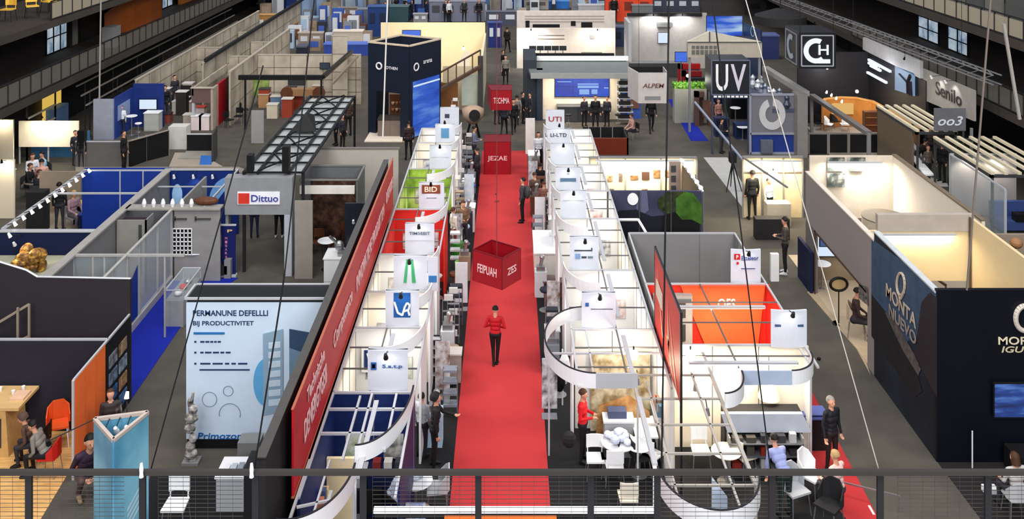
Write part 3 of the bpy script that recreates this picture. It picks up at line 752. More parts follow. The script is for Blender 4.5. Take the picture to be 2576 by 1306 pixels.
for i, (x, y) in enumerate(((-2.72, 21.62), (-2.73, 24.66), (-2.73, 26.76), (-2.71, 29.36), (-2.66, 33.26), (-2.67, 37.76), (-2.72, 41.36))): toplamp(i, x, y, 3.42, 'left')
sgn(1.9, 2.76, 24.56, 2.52, 3.44, 'plain white square sign with one thin line and a small grey square', marks=[(.26, .92, .56, .575, gm), (.1, .2, .64, .74, bm)])
sgn(1.83, 2.67, 28.21, 2.52, 3.47, 'white square sign with two rows of small grey marks', marks=[(.15, .78, .58, .62, gm), (.74, .78, .62, .68, gm), (.18, .36, .34, .5, mat((120, 150, 190))), (.4, .58, .36, .42, gm), (.62, .8, .36, .42, mat((100, 120, 130)))])
sgn(1.78, 2.65, 32.36, 2.52, 3.44, 'white square sign with a single seam line across its upper part', marks=[(.08, .92, .66, .675, LGREY)])
sgn(1.76, 2.66, 35.16, 2.52, 3.36, 'white square sign with a dark blue bar', marks=[(.18, .82, .4, .55, mat((84, 112, 136))), (.45, .55, .7, .78, mat((130, 150, 150)))])
sgn(1.7, 2.66, 38.26, 2.52, 3.34, 'blank white square sign fourth from the far end of the right row')
sgn(1.7, 2.7, 41.26, 2.52, 3.1, 'white square sign lettered in black near the far end of the right row', text=[('LI-LTD', .48, .62, .26, .7, gm)])
sgn(1.72, 2.56, 43.46, 2.52, 3.38, 'white square sign with red letters at the far end of the right row', text=[('UTI', .5, .55, .26, .7, mat((150, 52, 46)))])
for i, (x, y) in enumerate(((2.33, 24.56), (2.25, 28.21), (2.2, 32.36), (2.2, 35.16), (2.2, 38.26), (2.2, 41.26))): toplamp(i, x, y, 3.42 if i < 3 else 3.32, 'right')

# booth lamps: a slim bar under each ceiling frame
for i in range(8):
    ym = (SL[i]+SL[i+1])/2
    strip_lamp(SL[i]+.5, SL[i+1]-.5, -2.9, 2.56, [22, 50, 44, 44, 38, 42, 50, 40][i], '%s slim lamp bar over the left booth row' % ORD[i], along='y')
    strip_lamp(SR[i]+.5, SR[i+1]-.5, 2.9, 2.56, [40, 60, 58, 54, 50, 44, 50, 40][i], '%s slim lamp bar over the right booth row' % ORD[i], along='y')

# tall dark wall and the long red banner on the left; red banner on the right
t = thing('tall_partition', 'tall black wall running behind the long red banner', 'wall', (-4.3, 25, 0))
MB().box(-4.36, -4.22, 16.6, 33.6, 0, 4.1).build('wall_panel', SOFTBLACK, t)
MB().box(-4.38, -4.2, 16.55, 33.6, 4.1, 4.12).build('top_edge', mat((70, 66, 62), .4), t)
MB().box(-4.6, -4.36, 16.6, 17.1, 0, 3.9).build('end_post', BLACK, t)
banner = mat((186, 24, 32), .5, var=.08, scale=.6)
t = thing('long_banner', 'long red banner with white lettering above the left booth row', 'banner', (-4.0, 25, 2.53))
MB().box(-4.06, -4.02, 17.9, 33.4, 2.56, 4.2).build('cloth', banner, t)
g = MB(); g.box(-4.06, -4.01, 17.85, 33.45, 4.2, 4.22); g.box(-4.06, -4.0, 17.85, 33.45, 2.54, 2.56); g.build('border_rail', mat((170, 90, 60), .4), t)
lm = mat((236, 190, 190), .5)
lettering(t, 'DENERGYGEB', -4.0, 19.9, 3.25, .45, lm, rz=PI/2, width=2.3)
lettering(t, 'Technische', -4.0, 19.9, 3.8, .3, lm, rz=PI/2, width=1.8)
lettering(t, 'Competence', -4.0, 23.2, 3.4, .5, lm, rz=PI/2, width=2.6)
lettering(t, 'INNOVATIEVE PRODUKTEN', -4.0, 28.0, 3.35, .42, lm, rz=PI/2, width=5.6)
lettering(t, 'OFFSHORE', -4.0, 32.2, 3.5, .4, lm, rz=PI/2, width=1.8)
b = MB(); b.lathe((0, 0, 0), [(.45, 0), (.45, .02), (.3, .02)], 20)
t = thing('tilted_banner', 'orange red banner with pale flame shapes rising above the right booth row', 'banner', (3.82, 22.8, 2.5))
MB().box(3.8, 3.84, 21.1, 24.7, 2.52, 4.5).build('cloth', mat((214, 52, 38), .5, var=.08), t)
fl = MB()
for y0, y1, z0, z1, s_ in ((21.4, 22.2, 2.55, 3.9, .3), (22.4, 23.0, 2.9, 4.2, -.3), (23.3, 24.1, 2.8, 4.3, .2), (21.9, 22.5, 2.6, 3.2, .4)):
    fl.add([(3.79, y0, z0), (3.79, y0+.25, z0+.1), (3.79, y1+s_, z1), (3.79, y1-.2+s_*.5, (z0+z1)/2+.3)], [(0, 1, 2, 3)])
fl.build('flame_shape', mat((240, 206, 170), .5), t)
MB().box(3.77, 3.79, 23.4, 24.3, 3.5, 3.9).build('pale_block', creamw, t)
g = MB(); g.bar((3.82, 21.05, 0), (3.82, 21.05, 4.55), .05); g.bar((3.82, 24.75, 0), (3.82, 24.75, 4.55), .05); g.bar((3.82, 21.05, 4.52), (3.82, 24.75, 4.52), .05); g.build('banner_frame', DMETAL, t)

# ---------------------------------------------------------------- second right block, back to back with the row
B2 = [18.4, 22.6, 23.7, 27.2, 31.0]
lab2 = ['booth with dark shelves and a grey header, nearest the railing on the right', 'warm lit cream booth with the flowing white fascia', 'bright red booth behind the cream one', 'grey panelled booth behind the bright red one']
w2 = [(creamw, SOFTBLACK), (creamw, creamw), (mat((150, 146, 140), .6), mat((214, 44, 30), .5)), (GREY, GREY)]
for i in (1, 2, 3):
    t = shell(lab2[i], 3.92, 7.35, B2[i], B2[i+1]-.03, w2[i][0], w2[i][1], 1, ret=[.6, .4, 2.6, .6][i], fasc='none', sidem=[SOFTBLACK, WHITE, mat((210, 40, 34), .5), GREY][i], grid=i in (1, 2))
    if i == 2:
        b = MB(); b.vprism([(5.6, .8), (7.1, .8), (7.3, 2.5), (4.9, 2.5)], 27.08, 27.12); b.build('orange_graphic', mat((240, 96, 50), .5), t)
        lettering(t, 'OFS', 6.2, 27.06, 2.0, .3, creamw, width=.5)
strip_lamp(4.3, 6.9, 22.7, 2.56, 100, 'lamp bar over the warm cream booth', (1, .86, .66))
strip_lamp(4.6, 6.9, 25.6, 2.56, 150, 'lamp bar over the bright red booth', (1, .86, .72))
t = board(4.0, 5.0, 26.0, 2.52, 2.6, 'thin grey header across the bright red booth', GREY, name='header_beam')
# flowing white fascia
t = thing('wave_fascia', 'flowing white fascia strip over the warm lit cream booth', 'fascia', (6, 22, 2.5))
half_ring(t, 6.5, 22.7, .7, .85, -PI/2, 0, 2.52, 2.84, WHITE, 12)
MB().box(5.35, 6.5, 21.83, 21.87, 2.52, 2.84).build('straight_fascia', mat((170, 184, 206), .45), t)
half_ring(t, 4.75, 21.85, .6, .95, -PI/2, 0, 2.52, 2.84, WHITE, 12)
g = MB(); g.bar((7.2, 22.7, 2.5), (7.2, 23.5, 2.5), .05); g.bar((7.2, 22.7, 0), (7.2, 22.7, 2.5), .05); g.build('frame_post', ALU, t)
# grey header over dark shelving
t = thing('display_cabinet', 'black shelving unit with a tapered grey header before the warm lit booth', 'cabinet', (6.1, 23.0, 0))
b = MB(); b.vprism([(5.2, .98), (7.2, .98), (6.98, 1.42), (5.05, 1.42)], 22.6, 22.7); b.build('grey_header', mat((178, 184, 196), .45), t)
MB().box(5.15, 7.0, 22.7, 23.1, 0, 1.38).build('carcass', SOFTBLACK, t)
for k in range(3): MB().box(5.2, 6.95, 22.4, 22.7, .2+k*.3, .22+k*.3).build('shelf', mat((110, 112, 116), .4, .4), t)
for k in range(3): MB().box(5.2+k*.86, 5.23+k*.86, 22.4, 22.7, 0, .96).build('upright', GREY, t)
r = random.Random(21)
for k in range(15):
    x = 5.28+(k % 5)*.34; lv = k//5; h_ = r.uniform(.1, .24)
    solo('folder', MB().box(x, x+r.uniform(.12, .26), 22.45, 22.6, .22+lv*.3, .22+lv*.3+h_), mat(r.choice([(52, 52, 56), (96, 98, 104), (130, 40, 30), (70, 66, 60), (170, 170, 172)])), '%s thing from the left on the %s shelf of the black shelving' % (['first', 'second', 'third', 'fourth', 'fifth'][k % 5], ['lowest', 'second', 'third', 'topmost'][lv]), 'box', 'goods on the black shelving')
board(6.5, 7.38, 23.6, 2.52, 3.44, 'white square sign with a thin dark line of small lettering, over the cream booth', sg, name='sign_box', marks=[(.1, .9, .56, .62)], curve=.05)
t = board(6.37, 7.22, 27.3, 2.52, 3.47, 'white square sign with a red square and blue lettering', sg, name='sign_box', curve=.05)
MB().box(6.45, 6.62, 27.2, 27.21, 3.2, 3.36).build('red_square', RED, t); lettering(t, 'P', 6.535, 27.19, 3.28, .1, WHITE); MB().box(6.52, 6.58, 27.2, 27.21, 3.06, 3.13).build('red_dot', RED, t)
lettering(t, 'Etteleor', 6.9, 27.19, 3.25, .13, mat((60, 72, 130)), width=.48); MB().box(6.65, 7.05, 27.2, 27.21, 2.93, 2.95).build('blue_line', mat((50, 60, 120)), t)
for i, (x, y) in enumerate(((6.94, 23.6), (6.8, 27.3))): arm_lamp((x, y, 3.42), (x, y-.4, 3.52), 'black spotlight on the %s sign' % ['line lettered', 'red squared'][i], 3, aim=(x, y, 2.9), cone=1.5)
for i, (px, py, z) in enumerate(((1594, 905, 2.4), (1737, 905, 2.5))):
    X, Y = P(px, py, z); pt_lamp(X, Y, z, 60, ['warm globe lamp over the grey counter of the front right booth', 'warm globe lamp beside the orange red banner'][i], (1, .84, .6), .12)
X, Y = P(1934, 1020, 1.3)
t = thing('shade_lamp', 'cream lampshade hanging in the warm lit booth', 'lamp', (X, Y, 1.5)); MB().lathe((X, Y, 1.5), [(.27, 0), (.15, .36), (.02, .37)], 20).build('lamp_shade', mat((240, 226, 180), .5), t); MB().tube((X, Y, 1.87), (X, Y, 2.5), .008).build('cord', BLACK, t)
b = MB(); b.vprism([(7.02, 0), (7.5, 0), (7.42, 2.3), (7.38, 2.3)], 21.9, 21.94)
# tall white blade panel at the bottom right
b = MB(); b.add([(3.98, 18.6, 0), (4.3, 18.7, 0), (4.3, 18.7, 2.0), (3.98, 18.6, 2.45), (3.98, 18.66, 0), (4.3, 18.76, 0), (4.3, 18.76, 2.0), (3.98, 18.66, 2.45)], [(0,1,2,3),(7,6,5,4),(0,4,5,1),(1,5,6,2),(2,6,7,3),(3,7,4,0)])
solo('blade_panel', b, mat((206, 222, 240), .4), 'tall pale blade shaped panel inside the bow shaped fascia', 'panel')

# rock picture details and table of the front right booth
solo('rock_picture', MB().box(2.1, 3.62, 24.3, 24.36, .02, 2.0), rockm, 'large rock and pebble picture on the partition behind the woman in red', 'picture')
b = MB(); b.add([(2.25, 21.3, .1), (3.6, 21.3, .1), (3.6, 21.3, .9), (3.1, 21.3, 1.3), (2.35, 21.3, 1.05)], [(0, 1, 2, 3, 4)]); b.add([(2.25, 21.34, .1), (3.6, 21.34, .1), (3.6, 21.34, .9), (3.1, 21.34, 1.3), (2.35, 21.34, 1.05)], [(4, 3, 2, 1, 0)])
b.v = [(x-.1, y+2.3, z) for x, y, z in b.v]; solo('log_picture', b, mottled('timber_print', [(120, 80, 44), (178, 128, 76), (206, 166, 116)], 3, .5), 'brown log picture panel low on the rock picture wall', 'panel')
# ================================================================ stands left of the long red banner
# --- poster block with the pale front
t = thing('poster_block', 'big white poster wall with dark top, lettered in blue, left of the red banner', 'wall', (-6.2, 23.9, 0))
MB().box(-7.93, -4.45, 23.6, 24.35, 0, 3.72).build('carcass', BLACK, t)
MB().box(-7.95, -4.5, 23.57, 23.6, .25, 3.62).build('poster', mat((206, 222, 240), .5, var=.02), t)
g = MB(); g.bar((-7.98, 23.57, 3.72), (-4.4, 23.57, 3.72), .05); g.bar((-7.98, 24.37, 3.72), (-4.4, 24.37, 3.72), .05); g.bar((-7.98, 23.57, 3.72), (-7.98, 24.37, 3.72), .05); g.build('top_frame', ALU, t)
ink = mat((40, 58, 96), .5); azure = mat((96, 168, 216), .5)
lettering(t, 'PERMANUNE DEFELLLI', -7.78, 23.56, ZT(788, 23.56), .14, ink, width=1.85, align='LEFT')
lettering(t, 'BIJ PRODUCTIVITET', -7.78, 23.56, ZT(815, 23.56), .14, ink, width=1.5, align='LEFT')
MB().box(-7.76, -7.0, 23.545, 23.565, ZT(841, 23.56), ZT(836, 23.56)).build('blue_rule', mat((40, 110, 170)), t)
for i, (py, xe) in enumerate(((860, 556), (887, 584), (915, 622))):
    b = MB(); z = ZT(py, 23.56); b.lathe((0, 0, 0), [(.0001, 0), (.0001, .001)], 3); b = MB()
    b.box(XW(489, 23.56), XW(494, 23.56), 23.55, 23.565, z-.02, z+.02)
    for a, c, d, e in text_marks(random.Random(i), XW(504, 23.56), XW(xe, 23.56), z-.018, z+.018, 5): b.box(a, c, 23.55, 23.565, d, e)
    b.build('text_line', ink, t)
MB().box(XW(502, 23.56), XW(628, 23.56), 23.55, 23.565, ZT(932, 23.56), ZT(929, 23.56)).build('underline', ink, t)
def ring(t, px, py, r_, a0=0, a1=2*PI, n=30):
    X, Z = XW(px, 23.56), ZT(py, 23.56); b = MB()
    b.path([(X+r_*math.cos(a0+(a1-a0)*i/n), 23.56, Z+r_*math.sin(a0+(a1-a0)*i/n)) for i in range(n+1)], .008, 5); b.build('drawn_circle', mat((120, 130, 150)), t)
ring(t, 527, 1005, .18); ring(t, 574, 984, .12); ring(t, 578, 1042, .26, -.3, PI+.2)
n = 28; X, Z = XW(672, 23.56), ZT(962, 23.56)
b = MB(); b.vprism([(X+.34*math.cos(2*PI*i/n), Z+.6*math.sin(2*PI*i/n)) for i in range(n)], 23.55, 23.565); b.build('blue_disc', azure, t)
def pp(px, py): return (XW(px, 23.54), ZT(py, 23.54))
b = MB(); b.vprism([pp(662, 840), pp(712, 828), pp(712, 1035), pp(662, 1045)], 23.53, 23.55); b.build('cabinet_picture', mat((140, 166, 188)), t)
b = MB()
for k in range(7): b.vprism([pp(676, 862+k*24), pp(706, 859+k*24), pp(706, 874+k*24), pp(676, 877+k*24)], 23.52, 23.535)
b.build('drawer_picture', mat((196, 212, 226)), t)
b = MB(); b.vprism([pp(728, 828), pp(785, 838), pp(785, 940), pp(728, 940)], 23.53, 23.55); b.build('server_picture', mat((52, 76, 104)), t)
b = MB(); b.vprism([pp(728, 875), pp(757, 885), pp(757, 930), pp(728, 960)], 23.52, 23.535); b.build('server_front_picture', mat((110, 136, 160)), t)
lettering(t, 'Primozon', XW(553, 23.56), 23.555, ZT(1097, 23.56), .16, mat((30, 96, 170)), width=1.1, shear=.15)
solo('low_plinth', MB().box(XW(600, 23), XW(655, 23), 22.9, 23.3, 0, .55), GREY, 'small grey plinth at the foot of the poster wall', 'plinth')
X, Y = P(640, 1110); counter(X-.2, X+.45, Y+.1, Y+.6, .95, LGREY, WHITE, 'pale grey counter standing at the right foot of the poster wall')

# --- display case on the blue carpet
t = thing('display_case', 'grey showcase with glass top on the blue carpet', 'showcase', (*P(440, 800), 0))
x0, y0 = P(415, 823); x1 = P(461, 823)[0]
MB().box(x0, x1, y0, y0+1.7, 0, .82).build('cabinet', mat((150, 152, 154), .5), t)
MB().box(x0, x1, y0, y0+1.7, .82, 1.15).build('glass_top', GLASS, t)
g = MB()
for a, b_ in (((x0, y0), (x1, y0)), ((x0, y0), (x0, y0+1.7)), ((x1, y0), (x1, y0+1.7)), ((x0, y0+1.7), (x1, y0+1.7))): g.bar((*a, 1.15), (*b_, 1.15), .03)
for a in ((x0, y0), (x1, y0), (x0, y0+1.7), (x1, y0+1.7)): g.bar((*a, .8), (*a, 1.15), .025)
g.build('case_frame', ALU, t)
for k, (c, n_) in enumerate(((WHITE, 'white'), (RED, 'red'), (METAL, 'metal'))): MB().ball(((x0+x1)/2, y0+.4+k*.45, .9), .12, .16, .08).build('exhibit', c, t, '%s small exhibit' % n_)

# --- charcoal and navy box in the lower left
char = mat((48, 43, 47), .7, var=.06, scale=.5)
t = thing('tall_wall', 'large plain charcoal wall on the left', 'wall', (-14.5, 25.75, 0))
b = MB(); b.vprism([(-10.18, 0), (-10.18, 3.27), (-12.7, 3.32), (-13.0, 3.5), (-14.3, 3.9), (-18, 4.0), (-18, 0)], 25.7, 25.8); b.build('wall_panel', char, t)
b = MB(); b.path([(-10.18, 25.75, 3.28), (-12.7, 25.75, 3.33), (-13.0, 25.75, 3.51), (-14.3, 25.75, 3.91), (-16, 25.75, 3.98)], .03); b.build('top_trim', ALU, t)
t = thing('corner_booth', 'dark navy corner booth with orange side wall in the lower left', 'booth', (-12, 24, 0))
MB().box(-18, -10.22, 24.3, 24.4, 0, 2.3).build('back_wall', mat((38, 36, 48), .7, var=.05), t)
MB().box(-10.25, -10.17, 24.1, 25.7, 0, 2.3).build('side_wall', mat((22, 22, 28), .6), t)
b = MB()
for k in range(3): b.box(-10.25+.0, -10.17, 22.4+k*.58, 22.4+k*.58+.56, 0, 2.32)
b.build('orange_wall', mat((250, 116, 56), .5, var=.05), t)
g = MB(); g.bar((-10.2, 22.4, 2.33), (-10.2, 25.7, 2.33), .05); g.bar((-18, 24.35, 2.33), (-10.2, 24.35, 2.33), .05); g.bar((-10.2, 22.38, 0), (-10.2, 22.38, 2.33), .05); g.build('top_rail', ALU, t)
cs = [(150, 156, 170), (180, 150, 120), (130, 150, 180), (150, 170, 190), (60, 110, 180), (196, 150, 110), (110, 120, 140), (90, 130, 190)]
for k in range(8):
    y = 24.3+(k % 2)*.62; z = 1.9-(k//2)*.45
    MB().box(-10.17, -10.15, y, y+.5, z-.32, z).build('picture', mottled('picture_%d' % k, [cs[k], tuple(int(v*.45) for v in cs[k])], 6, .4), t)
# lattice inside, left edge
t = thing('frame_rack', 'small open metal frame at the left edge in front of the charcoal wall', 'frame', (-13.0, 24.8, 0))
g = MB()
for p, q in (((-12.95, 25.2, 1.2), (-12.95, 25.2, 2.75)), ((-12.75, 25.4, 1.2), (-12.75, 25.4, 2.75)), ((-12.75, 25.4, 2.75), (-13.6, 25.0, 2.3)), ((-12.75, 25.4, 1.9), (-13.6, 25.0, 1.6)), ((-12.95, 25.2, 1.2), (-12.95, 25.2, 0)), ((-12.75, 25.4, 1.2), (-12.75, 25.4, 0))): g.bar(p, q, .05)
g.build('tube_frame', mat((150, 134, 118), .5), t)
# wooden kiosk at the left edge
t = thing('wooden_kiosk', 'rounded wooden kiosk with a dark screen front at the left edge', 'kiosk', (*P(30, 1110), 0))
X1, Y0 = P(56, 1112); X0 = X1-1.5; Y0 -= .65
b = MB(); b.vprism([(X0, 0), (X1, 0), (X1-.08, 1.15), (X0, 1.15)], Y0, Y0+.9); b.build('carcass', mat((196, 156, 100), .5, var=.08, scale=6), t)
MB().box(X0-.1, X1+.25, Y0-.02, Y0+1.0, 1.15, 1.22).build('worktop', mat((206, 170, 116), .5), t)
b = MB(); b.box(X0+.2, X1-.18, Y0-.02, Y0, .25, .95); b.build('screen_front', mat((46, 46, 48), .3), t)
MB().box(X0+.55, X0+.95, Y0+.3, Y0+.42, 1.22, 1.235).build('slot', BLACK, t)
for k, (dx, dy) in enumerate(((.3, .7), (.9, .75), (1.3, .6), (1.45, .8))):
    solo('cup', MB().lathe((X0+dx, Y0+dy, 1.22), [(.035, 0), (.045, .1)], 12), WHITE, 'small white cup on the wooden kiosk, %s from the left' % ORD[k].replace('nearest', 'first'), 'cup', 'cups on the wooden kiosk')
solo('leaflet_stack', MB().box(X1-.15, X1+.2, Y0+.3, Y0+.7, 1.22, 1.27), mat((220, 180, 150)), 'fanned paper leaflets at the right end of the wooden kiosk', 'papers')

# --- light blue triangular column
tri = [P(278, 1300, 0), P(278, 1300, 0), P(278, 1300, 0)]
zt = 2.7
pa = P(285, 1108, zt); pb = P(238, 1055, zt); pc = P(372, 1038, zt)
t = thing('triangular_column', 'light blue three sided column with an open top by the railing', 'column', ((pa[0]+pb[0]+pc[0])/3, (pa[1]+pb[1]+pc[1])/3, 0))
lb = mottled('pale_blue_print', [(84, 150, 184), (128, 192, 216), (158, 212, 230)], .6, .4)
for a, b_, m_ in ((pa, pb, lb), (pa, pc, lb), (pb, pc, lb)):
    MB().ribbon([b_, a], .02, zt, .04).build('side_panel', m_, t)
g = MB()
for a, b_ in ((pa, pb), (pa, pc), (pb, pc)): g.bar((*a, zt), (*b_, zt), .07)
g.build('top_frame', mat((196, 180, 170), .4), t)
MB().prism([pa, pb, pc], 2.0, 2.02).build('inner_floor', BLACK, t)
b = MB()
for k in range(4): 
    d = (Vector(pc)-Vector(pa)); q0 = Vector(pa)+d*.35; q1 = Vector(pa)+d*.85; z = 1.1-k*.13
    nrm = Vector((d.y, -d.x)).normalized()*.03
    b.add([(*(q0+nrm), z-.1), (*(q1+nrm), z+.25), (*(q1+nrm), z+.31), (*(q0+nrm), z-.03)], [(0, 1, 2, 3)])
b.build('white_stripe', mat((190, 220, 232)), t)
for k in range(3):
    f = .3+k*.2; p = Vector(pb).lerp(Vector(pc), f)
    q = arm_lamp((p.x, p.y-.06, zt), (p.x, p.y-.3, zt-.1), '%s small spotlight inside the open top of the light blue column' % ['left', 'middle', 'right'][k], 0, headm=WHITE)
arm_lamp((*pb, zt), (pb[0]-.9, pb[1]-.2, zt-.35), 'black spotlight on a long arm reaching left from the light blue column', 0)

# --- booths further back on the left
def lowwall(name, label, x0, x1, yt, yb, m, th=.1, cat='wall', depth=None):
    Y = YG(yb); X0, X1 = XW(x0, Y), XW(x1, Y); z = ZT(yt, Y)
    t = thing(name, label, cat, ((X0+X1)/2, Y, 0)); MB().box(X0, X1, Y, Y+(depth or th), 0, z).build('wall_panel', m, t)
    MB().box(X0-.02, X1+.02, Y-.02, Y+(depth or th)+.02, z, z+.04).build('top_edge', ALU, t); return t, X0, X1, Y, z
# booth N: navy wall + beige floor, left edge
t = thing('navy_booth', 'navy walled booth with a pale green deck at the left edge', 'booth', (-15.5, 29.5, 0))
MB().box(-20, -13.45, 31.1, 31.2, 0, 2.5).build('back_wall', NAVY, t)
MB().box(-20, -13.45, 27.2, 31.1, 0, 1.75).build('raised_deck', mat((170, 172, 150), .7), t)
MB().box(-20, -13.4, 31.08, 31.22, 2.5, 2.54).build('top_rail', ALU, t)
gx, gy = P(72, 690, 1.75)
b = MB(); r = random.Random(2)
for k in range(16): b.ball((gx+r.uniform(-.45, .3), gy+r.uniform(-.2, .3), 1.87+r.uniform(0, .55)), r.uniform(.14, .28), r.uniform(.14, .24), r.uniform(.12, .24), 9, 6)
solo('golden_sculpture', b, mottled('gold_rock', [(60, 40, 20), (140, 96, 40), (230, 180, 90)], 6, .4), 'lumpy golden sculpture on the pale green deck', 'sculpture')
arm_lamp((gx-.9, 31.08, 2.4), (gx-.75, 29.9, 2.9), 'white spotlight shining on the golden sculpture', 60, headm=WHITE, color=(1, .8, .5), aim=(gx, gy, 1.9))
X, Y = P(-12, 560, 1.5); arm_lamp((-16.0, 31.08, 2.35), (-15.9, 30.7, 2.3), 'small white spotlight on the navy wall at the left edge', 0, headm=WHITE)
# diagonal grey wall
t = thing('long_wall', 'long grey wall running away behind the golden sculpture', 'wall', (-13.35, 32.5, 0))
MB().box(-13.42, -13.3, 27.2, 37.6, 0, 2.5).build('wall_panel', mat((120, 120, 122), .6), t); MB().box(-13.5, -13.22, 27.2, 37.6, 2.5, 2.56).build('top_edge', mat((158, 154, 150), .5), t)
# booth with lamp truss
t = thing('truss_booth', 'booth with beige back wall and a slanting rail of small white lamps', 'booth', (-15, 34, 0))
MB().prism([P(112, 584), P(208, 584), P(208, 520), P(112, 520)], 0, .03).build('beige_floor', mat((140, 128, 112), .7), t)
MB().box(-19.6, -17.9, 39.9, 40.0, 0, 1.7).build('back_wall', mat((140, 128, 112), .6), t)
MB().box(-16.7, -13.45, 37.4, 37.5, 0, 2.5).build('blue_wall', ROYAL, t)
g = MB(); g.bar((-16.6, 34.8, 2.52), (-13.3, 34.8, 2.52), .06); g.bar((-16.6, 31.3, 2.52), (-16.6, 37.5, 2.52), .08); g.bar((-16.6, 31.25, 2.52), (-13.4, 31.25, 2.52), .05); g.bar((-16.6, 37.45, 2.52), (-13.4, 37.45, 2.52), .06); g.build('truss_frame', ALU, t)
for k in range(3): MB().bar((-15.2+k*.9, 37.38, 0), (-15.2+k*.9, 37.38, 2.5), .04).build('wall_post', LGREY, t)
for k in range(11):
    y = 31.6+k*.56
    arm_lamp((-16.6, y, 2.56), (-16.35, y, 2.62), '%s little white lamp on the slanting rail of the beige backed booth' % ORD[k], 18 if k % 5 == 2 else 0, headm=LIT, group='lamps on the slanting rail', aim=(-15.2, y, .8))
solo('wall_shelf', MB().box(-19.0, -18.3, 37.6, 38.1, 0, 1.6), SOFTBLACK, 'dark cupboard left of the person in the black coat', 'cupboard')
X, Y = P(205, 560); counter(X-.2, X+.5, Y-.3, Y+.3, .8, BLACK, mat((200, 170, 110)), 'small black table with a tan top in the booth with the slanting lamps')
X, Y = P(240, 580); counter(X-.6, X+.9, Y-.2, Y+.5, .7, NAVY, mat((40, 60, 120)), 'low navy counter in front of the royal blue wall')
# big blue booth with fish shaped circles
t = thing('blue_booth', 'royal blue booth with pale blue circles on its wall', 'booth', (-12.3, 36, 0))
MB().box(-13.3, -10.6, 37.5, 37.6, 0, 2.5).build('back_wall', mat((18, 42, 110), .5), t)
MB().box(-16.7, -13.3, 37.62, 37.7, 0, 2.55).build('outer_wall', ROYAL, t)
def disc(x, z, rx, rz, y, m, nm, a0=0, a1=2*PI):
    n = 26; b = MB(); b.vprism([(x+rx*math.cos(a0+(a1-a0)*i/n), z+rz*math.sin(a0+(a1-a0)*i/n)) for i in range(n+(0 if a1-a0 > 6.2 else 1))], y-.02, y); b.build(nm, m, t)
disc(-10.95, 1.25, .8, 1.0, 37.5, mat((110, 160, 220), .4), 'pale_disc', PI*.42, PI*1.1); disc(-12.1, 1.0, .8, .55, 37.48, mat((30, 66, 150), .4), 'blue_disc', 0, PI)
disc(-13.0, 1.55, .2, .42, 37.5, mat((150, 190, 230), .4), 'pale_oval')
g = MB(); g.bar((-13.3, 37.5, 2.54), (-10.6, 37.5, 2.54), .06); g.bar((-13.3, 36.2, 2.3), (-10.6, 36.2, 2.3), .04); g.bar((-10.6, 33.3, 2.54), (-10.6, 37.5, 2.54), .06); g.build('top_rail', ALU, t)
for k in range(4): arm_lamp((-13.0+k*.75, 37.4, 2.5), (-13.0+k*.75, 37.1, 2.42), '%s white spotlight along the top of the circle wall' % ORD[k].replace('nearest', 'first'), 14 if k % 2 else 0, headm=WHITE, aim=(-13.0+k*.75, 37.5, 1.4))
# grey container booth
t = thing('container_booth', 'grey boxy booth with a white grid window', 'booth', (-10.8, 34, 0))
cg = mat((138, 136, 134), .6)
b = MB(); b.box(-11.65, -10.02, 33.2, 33.28, 0, 2.5); b.build('front_wall', cg, t)
MB().box(-11.7, -11.62, 33.2, 36.8, 0, 2.5).build('left_wall', cg, t); MB().box(-13.3, -10.0, 33.1, 33.55, 2.5, 2.56).build('flat_roof', mat((150, 146, 140), .6), t)
Yg_ = 33.18; g = MB(); x0, x1 = XW(435, Yg_), XW(483, Yg_); z0, z1 = ZT(640, Yg_), ZT(575, Yg_)
MB().box(x0, x1, 33.17, 33.2, z0, z1).build('window_dark', BLACK, t)
for k in range(6): g.box(x0+(x1-x0)*k/5-.015, x0+(x1-x0)*k/5+.015, 33.14, 33.17, z0, z1)
for k in range(7): g.box(x0, x1, 33.14, 33.17, z0+(z1-z0)*k/6-.015, z0+(z1-z0)*k/6+.015)
g.build('grid_window', WHITE, t)
b = MB()
for a, c, d, e in ((439, 470, 549, 553), (492, 530, 549, 553), (437, 442, 545, 556), (490, 494, 545, 556)): b.box(XW(a, Yg_), XW(c, Yg_), 33.16, 33.2, ZT(e, Yg_), ZT(d, Yg_))
b.build('small_lettering', mat((70, 68, 66)), t)
# tall grey cupboard
t = thing('tall_cupboard', 'tall grey cupboard with an open dark top', 'cupboard', (-12.9, 32.7, 0))
MB().box(-13.25, -12.25, 32.3, 32.36, 0, 2.45).build('front_panel', mat((136, 134, 128), .6), t); MB().box(-12.3, -12.25, 32.3, 33.0, 0, 2.45).build('side_panel', GREY, t); MB().box(-13.25, -12.3, 32.36, 33.0, 2.2, 2.3).build('inner_top', mat((48, 40, 44)), t)
MB().box(-12.5, -12.4, 32.27, 32.3, .6, 2.3).build('door_slot', DGREY, t)
